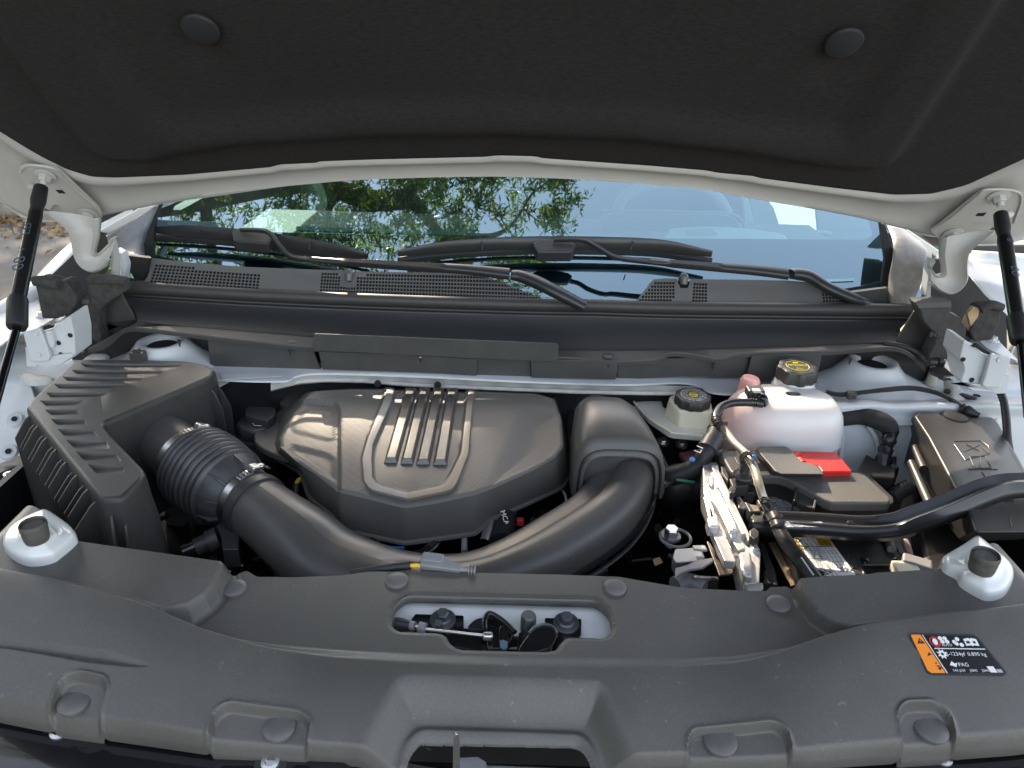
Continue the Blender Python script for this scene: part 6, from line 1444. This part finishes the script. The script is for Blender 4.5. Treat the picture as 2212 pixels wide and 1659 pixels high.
for x, y in ((740,815),(765,855)): tube('hinge_knuckle', [C3(x-14, y-12, .985, 'D'), C3(x+12, y+14, .985, 'D')], .0062, RED, rcv, seg=16)
# hold down bar
hb = thing('brace_bar', 'gloss black pressed steel brace bar bending up to the right over the battery', 'brace bar', P(1900,1125,.99))
bpath = [C3(440,1228,.968,'D'), C3(640,1235,.970,'D'), C3(900,1248,.972,'D'), C3(1180,1268,.974,'D'), C3(1370,1255,.978,'D'), C3(1500,1212,.990,'D'), C3(1700,1140,1.008,'D'), C3(1950,1035,1.026,'D'), C3(2080,1000,1.030,'D'), C3(2212,990,1.032,'D'), C3(2420,985,1.032,'D')]
pth = cat(bpath, 12); frb = frames(pth); rows = []
for i, p in enumerate(pth):
    T, N, B_ = frb[i]; t = i/len(pth); k = min(1, max(0, (t-.25)*4)); r = []
    sg_ = -1 if B_.y > 0 else 1
    for x, y in ((-.0185,-.008),(-.0185,0),(-.0160,.003+.001*k),(-.0125,.004+.003*k),(-.0080,.002),(-.0040,-.001-.003*k),(.000,-.001-.003*k),(.0035,.001),(.0070,.003+.004*k),(.0110,.003+.004*k),(.0140,0),(.0155,-.004),(.0160,-.012)):
        r.append(p+B_*sg_*x+N*y)
    rows.append(r)
gridm('bar', rows, BARM, hb, smooth=60, thick=.0025)
prism('bar_end_foil', Dz([(640,1240),(700,1238),(800,1245),(900,1240),(935,1275),(660,1276)], .9745), (0,0,-.0006), mat('crumpled_foil', (.72,.73,.76), .2, metal=.8, noise=.15, nscale=60, bump=1.0, bscale=90), hb, 0)
lathe('bar_rivet', C3(1090,1252,.976,'D'), (0,-.2,1), [(.005,0),(.004,.0015),(.001,.002)], BARM, hb, seg=16)
pt = thing('battery_tray_bracket', 'bent steel bracket end catching light between the control unit and battery', 'bracket', P(1700,1245,.93))
prism('strap', Dz([(555,1375),(640,1370),(780,1640),(700,1660)], .905), (0,0,-.003), mat('tan_bracket', (.40,.30,.20), .35, metal=.6, noise=.3, nscale=60), pt, .001)
prism('strap_edge', Dz([(640,1365),(650,1362),(800,1650),(785,1650)], .915), (0,0,-.006), STL, pt, .001)
prism('side_post', Dz([(500,1375),(530,1380),(600,1560),(620,1650),(560,1650)], .90), (0,0,-.03), PLC, pt, .001)
prism('side_post', Dz([(530,1555),(580,1550),(590,1640),(525,1640)], .925), (0,0,-.03), PLC, pt, .001)
# terminal wires right of the battery
tw = thing('battery_wires', 'small grey and red wires with connector at the right end of the battery', 'wires', P(1960,1190,.92))
tube('wire', Dz([(1320,1330),(1340,1370),(1355,1420)], .93), .006, GREY, tw); tube('wire', Dz([(1440,1370),(1462,1430),(1472,1490)], .93), .005, mat('wire_pinkgrey', (.30,.22,.21), .5), tw); tube('wire', Dz([(1462,1440),(1470,1500)], .934), .0022, RPR, tw)
box('connector', C3(1510,1530,.93,'D'), (.035,.02,.02), GREY, tw, rot=rot_to((0,0,1),(1,-.5,0)), bevel=.003); box('connector', C3(1440,1555,.93,'D'), (.03,.02,.015), CREAM, tw, bevel=.002)
prism('white_panel', Dz([(1360,1330),(1470,1320),(1500,1380),(1440,1440),(1410,1450)], .86), (0,0,-.003), WHP, tw, .001); prism('yellow_tag', Dz([(1415,1330),(1445,1325),(1430,1370),(1410,1365)], .863), (0,0,-.002), YELO, tw, 0)

# ================= CONTROL MODULE =================
cm = thing('control_module', 'finned bare aluminium control module standing between the duct and the battery', 'control module', P(1590,1130,.96))
def Mz(pts, z): return [P(1470.3+x/4.957, 943.6+y/4.957, z) for x, y in pts]
prism('module_body', Mz([(235,275),(250,268),(390,272),(408,290),(415,360),(745,1050),(850,1205),(856,1240),(845,1560),(690,1580),(640,1480),(600,1290),(440,1060),(245,600)], .962), (0,0,-.030), ALU, cm, .003)
prism('edge_strip', Mz([(330,302),(408,300),(415,360),(740,1040),(850,1200),(780,1200),(690,1060),(340,340)], .968), (0,0,-.008), ALU, cm, .0015)
for pts, z in (([(245,640),(300,640),(330,850),(300,870)], .969), ([(310,960),(420,940),(590,1320),(575,1335),(470,1325)], .972), ([(300,540),(350,535),(560,900),(700,1190),(620,1215),(540,1090)], .974), ([(355,430),(385,430),(640,900),(700,1040),(660,1040)], .972), ([(330,620),(352,640),(560,1060),(545,1080)], .978), ([(390,560),(402,560),(600,950),(590,960)], .979)):
    prism('fin', Mz(pts, z), (0,0,-.012), ALU, cm, .001)
for pts, z in (([(305,415),(362,415),(372,520),(310,525)], .978), ([(275,862),(300,850),(405,832),(425,960),(300,965)], .980), ([(545,912),(598,908),(622,1000),(528,1000)], .984)):
    prism('boss', Mz(pts, z), (0,0,-.016), ALU, cm, .003)
prism('end_casting', Mz([(620,1220),(700,1212),(760,1220),(780,1500),(690,1490),(640,1400)], .972), (0,0,-.03), ALU, cm, .004)
prism('foot', Mz([(645,1490),(690,1520),(760,1545),(880,1562),(888,1620),(870,1640),(720,1645)], .955), (0,0,-.004), ALU, cm, .001)
lathe('pin_hole', Mz([(592,1262)], .9735)[0], (0,0,1), [(.003,0),(.003,.001)], STL, cm, seg=12)
dp = thing('module_bracket', 'dark dirty steel bracket plate leaning on the lower left of the control module', 'bracket', Mz([(420,1350)], .95)[0])
prism('plate', Mz([(278,1115),(300,1118),(420,1290),(560,1400),(555,1460),(415,1482)], .950), (0,0,-.003), mat('dirty_steel', (.22,.19,.16), .4, metal=.6, noise=.4, nscale=70), dp, .0008)
gx = thing('relay_box', 'light grey plastic relay box with a strap beside the control module', 'relay box', P(1490,1215,.93))
prism('box_top', Mz([(-60,1200),(120,1190),(220,1200),(260,1300),(240,1330),(-50,1350),(-85,1300)], .945), (0,0,0), LTG, gx, .003, bottom=Mz([(-90,1260),(120,1200),(230,1210),(280,1340),(250,1400),(-60,1480),(-100,1420)], .90))
prism('box_tab', Mz([(130,1158),(265,1160),(290,1210),(140,1195)], .955), (0,0,-.004), LTG, gx, .001)
prism('strap', Mz([(-60,1400),(60,1370),(200,1310),(350,1290),(350,1330),(240,1400),(100,1420),(0,1460),(-60,1510)], .956), (0,0,-.004), GREY, gx, .0015)
prism('lower_clip', Mz([(-60,1520),(140,1470),(410,1490),(420,1530),(140,1530)], .93), (0,0,-.02), PLC, gx, .002); prism('clip_edge', Mz([(140,1480),(330,1490),(330,1515),(145,1510)], .935), (0,0,-.004), GREY, gx, .001)
tube('grey_hose', Mz([(-60,1600),(60,1560),(160,1580),(260,1630)], .92), .012, GREY, gx)
# clips chain between module and cover
ch = thing('harness_channel', 'black plastic harness channel with small open clips beside the control module', 'cable channel', P(1590,1080,.97))
for pts, z in (([(430,310),(480,330),(520,420),(510,480),(440,380)], .972), ([(520,445),(690,430),(760,440),(720,520),(560,540)], .974), ([(515,555),(560,510),(600,550),(580,600),(530,600)], .978), ([(590,640),(640,640),(700,720),(690,780),(620,760)], .968), ([(680,690),(760,720),(900,740),(880,810),(740,800)], .974), ([(750,860),(790,810),(960,810),(940,900),(790,900)], .972), ([(735,1000),(790,965),(840,1010),(840,1060),(790,1100),(740,1060)], .978), ([(640,520),(760,520),(800,600),(680,600)], .955), ([(520,350),(620,350),(760,360),(760,430),(560,430)], .970), ([(790,860),(840,860),(840,1100),(800,1100)], .96)):
    prism('clip_block', Mz(pts, z), (0,0,-.018), PLC, ch, .0015)
for pts, z in (([(520,565),(560,530),(580,555),(545,590)], .9785), ([(750,1040),(790,1000),(815,1030),(790,1070)], .9785)): prism('clip_hole', Mz(pts, z), (0,0,-.001), PLD, ch, 0)
prism('dusty_shelf', Mz([(530,360),(610,355),(740,365),(745,400),(590,420)], .9715), (0,0,-.001), mat('dust_tan', (.16,.13,.10), .7, noise=.4, nscale=60), ch, 0)
prism('dusty_shelf', Mz([(740,725),(890,745),(880,790),(780,795)], .9755), (0,0,-.001), mat('dust_tan', (.16,.13,.10), .7, noise=.4, nscale=60), ch, 0)
prism('white_sticker', Mz([(830,920),(930,895),(955,960),(850,970)], .966), (0,0,-.001), WPR, ch, 0)

# ================= RIGHT FUSE BOX =================
fx = thing('fuse_box', 'large black fuse box with a slanted lid at the right edge of the bay', 'fuse box', P(2080,1040,.95))
FX = dusty('fuse_box_plastic', (.038,.036,.035), .40, dust=.03, bump=.12)
prism('lid', Dz([(1500,555),(1545,525),(1635,530),(1705,572),(1985,565),(2010,570),(2040,600),(2330,1110),(2360,1310),(1895,1312),(1860,1200),(1590,690)], 1.012), (0,0,0), FX, fx, .004,
      bottom=Dz([(1390,660),(1440,600),(1640,560),(1720,590),(1990,590),(2030,610),(2060,640),(2360,1150),(2390,1360),(1800,1370),(1740,1300),(1430,860)], .92))
for a_, b_ in (((1500,760),(1560,900)),((1480,860),(1600,1130))): tube('side_rib', [C3(a_[0], a_[1], .975,'D'), C3(b_[0], b_[1], .975,'D')], .006, FX, fx, seg=10)
prism('lower_box', Dz([(1480,900),(1700,1000),(1900,1320),(2400,1320),(2400,1700),(1600,1700),(1500,1200)], .89), (0,0,-.15), PLD, fx, .01)
EMB = mat('embossed_plastic', (.085,.08,.075), .3)
for pts in ([(1760,720),(1930,716),(1980,750),(1990,800),(1830,840),(1760,740)], [(1840,740),(1920,780)], [(1830,785),(1925,742)], [(1945,760),(1985,795)], [(1860,820),(1960,815),(2000,890),(1890,895),(1860,820)], [(1930,820),(1930,890)], [(1850,900),(2040,900)], [(1940,920),(2000,990)], [(1960,985),(1995,925)], [(2090,1100),(2145,1100),(2145,1085)], [(2120,1215),(2130,1275)]):
    tube('embossed_line', Dz(pts, 1.0124), .0005, EMB, fx, seg=6, straight=True)
lathe('stud_cap', P(2065,898,1.014), (0,0,1), [(.018,-.006),(.017,.0),(.010,.002)], PLD, fx)

# ================= SMALL THINGS AROUND THE ENGINE =================
wc = thing('wire_connector', 'grey wire connector with red locks and a yellow wire behind the nose cover', 'connector', P(940,1215,.985))
Z = 1.002
R_ = rot_to((0,-.3,1),(1,-.12,0))
box('housing', P(940,1218,Z), (.032,.016,.012), GREY, wc, rot=R_, bevel=.002); box('housing', P(935,1207,Z+.004), (.024,.012,.008), GREY, wc, rot=R_, bevel=.002); box('housing_end', P(975,1226,Z), (.020,.010,.009), GREY, wc, rot=R_, bevel=.0015)
box('red_lock', P(917,1210,Z+.002), (.005,.014,.010), REDC, wc, rot=R_, bevel=.001); box('red_lock', P(957,1213,Z+.002), (.004,.006,.006), REDC, wc, rot=R_, bevel=.001)
tube('boot', [P(985,1228,Z), P(1024,1232,Z)], [.0035,.0025], GREY, wc); 
for u in (1014,1020,1026): lathe('fin_ring', P(u, 1231, Z), (1,-.1,0), [(.006,-.0006),(.006,.0006)], GREY, wc, seg=12)
tube('yellow_wire', [P(883,1222,Z), P(900,1221,Z+.001), P(920,1222,Z)], .0022, YELO, wc); tube('dark_wire', [P(883,1218,Z), P(905,1217,Z+.002), P(922,1218,Z)], .0018, RUB, wc); tube('loom', [P(760,1240,.985), P(830,1228,.997), P(887,1221,Z)], .0048, RUB, wc)
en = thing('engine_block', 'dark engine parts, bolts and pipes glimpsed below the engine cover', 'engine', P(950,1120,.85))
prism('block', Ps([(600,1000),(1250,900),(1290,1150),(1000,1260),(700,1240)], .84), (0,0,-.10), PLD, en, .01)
tube('bracket_pin', [P(757,1150,.905), P(757,1190,.900)], .0045, mat('tan_metal', (.42,.38,.32), .4, metal=.4), en); tube('bracket_pin', [P(1003,1155,.905), P(1003,1192,.900)], .0042, GREY, en)
for (u, v) in ((660,1098),(803,1167)): bolt(P(u, v, .90), (0,-.4,1), .007, .008, STL, en)
tube('chrome_tube', [P(1062,1120,.905), P(1046,1175,.90)], .0095, CHR, en, seg=24)
tube('black_tube', [P(1095,1100,.90), P(1085,1170,.895)], .016, RUB, en, seg=24); text('MCA', P(1090,1118,.917), rot_to((0,-.6,.8),(.3,-1,0)), .010, WPR, en)
circ(P(875,1160,.905), Matrix.Identity(3), .048, STL, en, nm='throttle_ring', w=.0018); circ(P(875,1155,.907), Matrix.Identity(3), .044, GLO, en, nm='throttle_ring', w=.005)
box('blue_tie', P(855,1183,.907), (.024,.003,.003), BLU, en, bevel=.0005)
box('red_plug', P(1124,1127,.90), (.010,.008,.010), REDC, en, bevel=.001); tube('white_cable', [P(1180,1040,.89), P(1215,1060,.895), P(1225,1085,.89)], .002, GPR, en)
tube('yellow_wire', [P(640,1046,.905), P(645,1037,.908), P(655,1036,.908)], .0035, YELO, en); tube('black_wire', [P(640,1046,.905), P(638,1075,.89)], .006, RUB, en)
for i in range(26):
    u = random.uniform(1110,1480); v = random.uniform(1060,1240); p = P(u, v, random.uniform(.84,.88)); q = p+Vector((random.uniform(-.05,.05), random.uniform(-.04,.04), random.uniform(-.02,.02)))
    tube('engine_pipe', [p, q], random.uniform(.003,.010), random.choice([PLD, GLO, RUB, PLC]), en, seg=10)
for i in range(16):
    u = random.uniform(300,620); v = random.uniform(1110,1240); p = P(u, v, random.uniform(.84,.88)); q = p+Vector((random.uniform(-.05,.05), random.uniform(-.04,.04), random.uniform(-.02,.02)))
    tube('engine_pipe', [p, q], random.uniform(.003,.009), random.choice([PLD, GLO, RUB, PLC]), en, seg=10)
p = P(1449,1160,.925); lathe('washer', p, (0,0,1), [(.014,0),(.013,.003)], DSTL, en); lathe('mount_bolt', p+Vector((0,0,.003)), (0,0,1), [(.0095,0),(.0095,.010),(.008,.012)], STL, en, seg=6, smooth=20)
circ(p+Vector((.006,-.001,0)), Matrix.Identity(3), .020, GREY, en, nm='mount_ring', w=.0022)
prism('label_strip', Ps([(1410,1208),(1425,1203),(1432,1215),(1415,1222)], .90), (0,0,-.001), FOAMC, en, 0); prism('label_strip', Ps([(1440,1170),(1455,1178),(1450,1186),(1438,1180)], .88), (0,0,-.001), BLU, en, 0)
for (u, v) in ((1420,1060),(1432,955),(1472,960)): bolt(P(u, v, .92), (0,-.4,1), .006, .006, STL, en)
prism('pink_panel', Ps([(1110,790),(1260,760),(1310,740),(1310,850),(1180,870)], .90, 'C'), (0,0,-.01), mat('pink_tank_lower', (.5,.22,.24), .45), en, .002)
prism('crossrail', Ps([(1450,950),(1560,950),(1570,1010),(1500,1030),(1440,1000)], .86), (0,0,-.02), DSTL, en, .004)
# ================= GROUND =================
def struct(o): o['kind'] = 'structure'; return o
ASP = mat('asphalt', (.085,.082,.078), .9, noise=.35, nscale=3, bump=.6, bscale=220)
def sheet_(nm, pts, z, m, th=.0):
    o = prism(nm, [Vector((x, y, z)) for x, y in pts], (0,0,-.02), m, None, 0, smooth=0); return struct(o)
sheet_('road', [(-120,-120),(120,-120),(120,120),(-120,120)], 0.0, ASP)
sheet_('concrete_yard', [(.9,3.6),(60,3.0),(60,60),(1.2,60)], .004, mat('pale_concrete', (.42,.385,.31), .9, noise=.12, nscale=6, bump=.3, bscale=60))
# kerb running along the left verge
k0, k1 = Vector((-9,4.65,0)), Vector((1.2,7.2,0)); kd = (k1-k0).normalized(); kn = Vector((-kd.y, kd.x, 0))
kb = thing('kerb', 'weathered concrete kerb between the road and the grass verge at far left', 'kerb', (-3.9,6.3,0))
KM = mat('kerb_concrete', (.34,.31,.26), .9, noise=.3, nscale=7, bump=.5, bscale=60)
for i in range(9):
    a = k0+kd*(1.15*i); b = a+kd*1.135
    prism('kerb_stone', [a+Vector((0,0,.13)), b+Vector((0,0,.13)), b+kn*.22+Vector((0,0,.15)), a+kn*.22+Vector((0,0,.15))], (0,0,-.14), KM, kb, .012)
vrows = []
for j in range(30):
    r = []
    for i in range(60):
        p = k0+kd*(10.4*i/59)+kn*(.22+j*.25); p.z = .13+.06*math.sin(p.x*1.7+j*.4)+.012*j+random.uniform(0,.02); r.append(p)
    vrows.append(r)
vg = gridm('verge_ground', vrows, mat('verge_soil', (.20,.19,.09), .95, noise=.4, nscale=5), None, smooth=80); struct(vg)
def leafcloud(nm, pts, size, m, parent=None, elong=4.0, droop=.5, col=None, kind='stuff', up=None):
    n = len(pts); A = np.array(pts); r = rng
    d = r.normal(size=(n,3)); d[:,2] = d[:,2]*.6-droop; d /= np.linalg.norm(d, axis=1)[:,None]
    if up is not None: d = up+r.normal(size=(n,3))*.35; d /= np.linalg.norm(d, axis=1)[:,None]
    q = r.normal(size=(n,3)); s = np.cross(d, q); s /= np.linalg.norm(s, axis=1)[:,None]; nn = np.cross(s, d)
    L = size*(.6+.8*r.random(n))[:,None]; W = L/elong
    v = np.stack([A, A+d*L*.45+s*W*.5+nn*L*.04, A+d*L, A+d*L*.45-s*W*.5+nn*L*.04], 1).reshape(-1,3)
    me = bpy.data.meshes.new(nm); me.vertices.add(4*n); me.vertices.foreach_set('co', v.ravel().astype(np.float32)); me.loops.add(4*n); me.polygons.add(n)
    me.loops.foreach_set('vertex_index', np.arange(4*n, dtype=np.int32)); me.polygons.foreach_set('loop_start', np.arange(0, 4*n, 4, dtype=np.int32)); me.polygons.foreach_set('loop_total', np.full(n, 4, dtype=np.int32)); me.update(); me.validate()
    at = me.attributes.new('tint', 'FLOAT', 'FACE'); at.data.foreach_set('value', r.random(n).astype(np.float32))
    me.materials.append(m); o = bpy.data.objects.new(nm, me); link(o, parent, (0,0,0))
    if parent: o.location = -wl(parent)
    if kind: o['kind'] = kind
    return o
def leafmat(name, c1, c2, c3, transl=.45, rough=.4):
    m = bpy.data.materials.new(name); m.use_nodes = True; n = m.node_tree.nodes; l = m.node_tree.links; b = n["Principled BSDF"]
    at = n.new('ShaderNodeAttribute'); at.attribute_name = 'tint'; rp = n.new('ShaderNodeValToRGB'); l.new(at.outputs['Fac'], rp.inputs[0])
    rp.color_ramp.elements[0].color = (*c1,1); rp.color_ramp.elements[1].color = (*c3,1); e_ = rp.color_ramp.elements.new(.6); e_.color = (*c2,1)
    l.new(rp.outputs[0], b.inputs['Base Color']); b.inputs['Roughness'].default_value = rough
    t = n.new('ShaderNodeBsdfTranslucent'); l.new(rp.outputs[0], t.inputs[0]); ms = n.new('ShaderNodeMixShader'); ms.inputs[0].default_value = transl
    l.new(b.outputs[0], ms.inputs[1]); l.new(t.outputs[0], ms.inputs[2]); l.new(ms.outputs[0], n['Material Output'].inputs[0]); return m
GRASSM = leafmat('grass_blades', (.07,.16,.02), (.13,.26,.03), (.30,.36,.08), .3, .6)
LITT = leafmat('dry_leaves', (.20,.12,.05), (.30,.19,.09), (.42,.32,.18), .15, .8)
gp = []
for _ in range(16000):
    s = random.uniform(0,10.2); t = random.uniform(.24,4.5)**1.0; 
    if math.sin(s*3.1+t*2)+math.sin(t*5.3) < -.7 : continue
    p = k0+kd*s+kn*t; gp.append((p.x, p.y, .12+.012*t/.25))
leafcloud('grass', gp, .17, GRASSM, elong=9, up=np.array([0,0,1.0]))
lp_ = []
for _ in range(5200):
    s = random.uniform(0,9.5); t = -abs(random.gauss(0,.35))+.15 if random.random() < .97 else random.uniform(-2.5,.3); p = k0+kd*s+kn*t; lp_.append((p.x, p.y, .165 if 0 < t < .25 else .012))
leafcloud('leaf_litter', lp_, .060, LITT, elong=2.2, droop=.0)

# ================= OVERHANGING TREE =================
tree = thing('overhanging_tree', 'leafy tree with a forked limb overhanging the car, mirrored in the windscreen', 'tree', (-6.5,3.4,0))
BARK = mat('bark', (.16,.115,.085), .9, noise=.35, nscale=14, bump=1.0, bscale=40)
tube('trunk', [(-6.5,3.4,-.1),(-6.4,3.3,1.6),(-6.1,3.2,3.2),(-5.4,3.1,4.4)], [.34,.27,.24,.20], BARK, tree, seg=20)
br_pts = [([(-5.4,3.1,4.3),(-4.2,3.05,5.0),(-3.2,3.0,5.4),(-2.06,3.04,5.55),(-1.66,2.97,5.6),(-1.35,2.87,5.62),(-1.01,2.86,5.6)], [.2,.17,.13,.085,.080,.085,.085]),
 ([(-1.01,2.86,5.6),(-.95,3.03,5.65),(-.86,3.3,5.8),(-.7,3.8,6.1)], [.07,.05,.045,.03]),
 ([(-1.01,2.86,5.6),(-.90,2.80,5.6),(-.81,2.70,5.6),(-.72,2.60,5.6),(-.64,2.54,5.6)], [.07,.055,.045,.042,.04]),
 ([(-.64,2.54,5.6),(-.45,2.56,5.62),(-.23,2.56,5.6),(-.07,2.63,5.6),(.05,2.78,5.6),(.13,2.90,5.6),(.24,2.99,5.62),(.36,3.12,5.7)], [.036,.030,.024,.016,.012,.011,.009,.006]),
 ([(-.64,2.54,5.6),(-.72,2.3,5.7),(-.6,1.9,5.9),(-.4,1.5,6.1)], [.03,.022,.018,.01]), ([(.05,2.78,5.6),(.18,2.70,5.62),(.28,2.60,5.6)], [.007,.005,.003]),
 ([(.20,2.97,5.6),(.20,3.1,5.65)], [.007,.005]),
 ([(-1.66,2.97,5.6),(-1.75,2.75,5.62),(-1.7,2.5,5.65),(-1.5,2.1,5.8)], [.03,.025,.018,.01]),
 ([(-3.2,3.0,5.4),(-3.3,3.6,6.0),(-2.8,4.6,6.8)], [.08,.05,.03]), ([(-2.9,3.0,5.45),(-2.9,2.5,5.8),(-2.5,1.6,6.4)], [.06,.04,.02]), ([(-4.2,3.05,5.0),(-4.3,4.5,5.9),(-3.8,6.0,6.1),(-3.2,7.2,6.1),(-2.5,7.8,6.05)], [.12,.10,.08,.06,.03])]
for p_, r_ in br_pts: tube('limb', p_, r_, BARK, tree, seg=12, sub=6)
LEAF = leafmat('tree_leaves', (.040,.10,.018), (.12,.21,.028), (.50,.52,.06), .58, .32)
def clumps(n, box_, keep):
    out = []
    while len(out) < n:
        p = (random.uniform(*box_[0]), random.uniform(*box_[1]), random.uniform(*box_[2]))
        if keep(*p): out.append(p)
    return out
def fnoise(x, y, z): return math.sin(x*5.1+z*2)+math.sin(y*6.3-x*2.2)+math.sin(x*11+y*7+z*3)*.6
def keep(x, y, z):
    e = .46 if y > 2.86 else (.20 if y > 2.35 else .30 - .25*(2.35-y))
    e += .07*math.sin(y*23)+.05*math.sin(y*51+1)
    if x > e - (z-5.4)*.05: return False
    if .02 < x and 2.55 < y < 2.83: return random.random() < .02
    dens = 1.0 if x < -.5 else .75
    return fnoise(x, y, z) > -.75 and random.random() < dens
cl_ = clumps(3300, ((-5.8,.55),(1.3,5.2),(5.1,6.6)), keep)
cl_ += clumps(420, ((-2.3,.52),(1.9,3.4),(5.35,5.75)), keep)
cl_ += [(.40+random.gauss(0,.06), 3.02+random.gauss(0,.07), 5.62+random.gauss(0,.05)) for _ in range(26)] + [(.33+random.gauss(0,.06), 2.72+random.gauss(0,.05), 5.58+random.gauss(0,.05)) for _ in range(20)]
nshade = len(cl_)  # clumps below are added out of view to shape sun patches in the bay
for n_, bx in ((210, ((-2.75,-2.05),(7.60,8.29),(5.95,6.08))), (80, ((-2.28,-2.10),(8.28,8.8),(5.95,6.08))), (190, ((-2.05,-1.3),(8.46,8.95),(5.95,6.08))), (150, ((-3.5,-2.68),(8.2,8.75),(5.95,6.08)))): cl_ += clumps(n_, bx, lambda x, y, z: True)
lv = []
for ic, (x, y, z) in enumerate(cl_):
    # a drooping twig with leaves along it
    d = Vector((random.gauss(0,1), random.gauss(0,1), random.gauss(-.4,.5))).normalized(); L = random.uniform(.08,.22) if ic < nshade else .06
    for k in range(random.randint(22,34)):
        t = random.random(); lv.append((x+d.x*L*t+random.gauss(0,.022), y+d.y*L*t+random.gauss(0,.022), z+d.z*L*t-.04*t*t+random.gauss(0,.02)))
leafcloud('crown', lv, .066, LEAF, tree, elong=4.2, droop=.7)

# second tree farther back, added out of view to dapple the road by the kerb
t2 = thing('unseen_tree', 'unseen tree behind the car on the left, dappling the road with shade', 'tree', (-9.5,13.5,0))
tube('trunk', [(-9.5,13.5,-.1),(-9.3,13.4,2.5),(-8.6,13.3,4.6)], [.3,.24,.18], BARK, t2, seg=16)
for e_ in ((-6.2,13.2,6.0),(-5.0,12.0,6.3),(-7.0,15.0,6.4)): tube('limb', [(-8.6,13.3,4.6),((e_[0]-8.6)/2,(e_[1]+13.3)/2,5.5),e_], [.16,.09,.03], BARK, t2, seg=10)
lv2 = []
for (x, y, z) in clumps(900, ((-10.5,-2.6),(9.6,16.5),(5.2,7.2)), lambda x, y, z: ((x+6.5)/4)**2+((y-13)/3.5)**2 < 1 and fnoise(x*.35, y*.35, z) > -.5):
    for k in range(22): lv2.append((x+random.gauss(0,.16), y+random.gauss(0,.16), z+random.gauss(0,.10)))
leafcloud('crown', lv2, .12, LEAF, t2, elong=2.6, droop=.5)

# tall leafy mass added out of view at left, darkening light from that side
hg = [];
while len(hg) < 26000:
    x, y, z = random.uniform(-13,-8.5), random.uniform(-14,4), random.uniform(.2,7.5)
    if fnoise(x*.3, y*.35, z*.4) > -.9-.5*(z < 4) and x < -9.2+.7*math.sin(y*1.3)+.5*math.sin(z*2): hg.append((x, y, z))
tag_h = leafcloud('unseen_thicket', hg, .40, LEAF, None, elong=2.2, droop=.3)
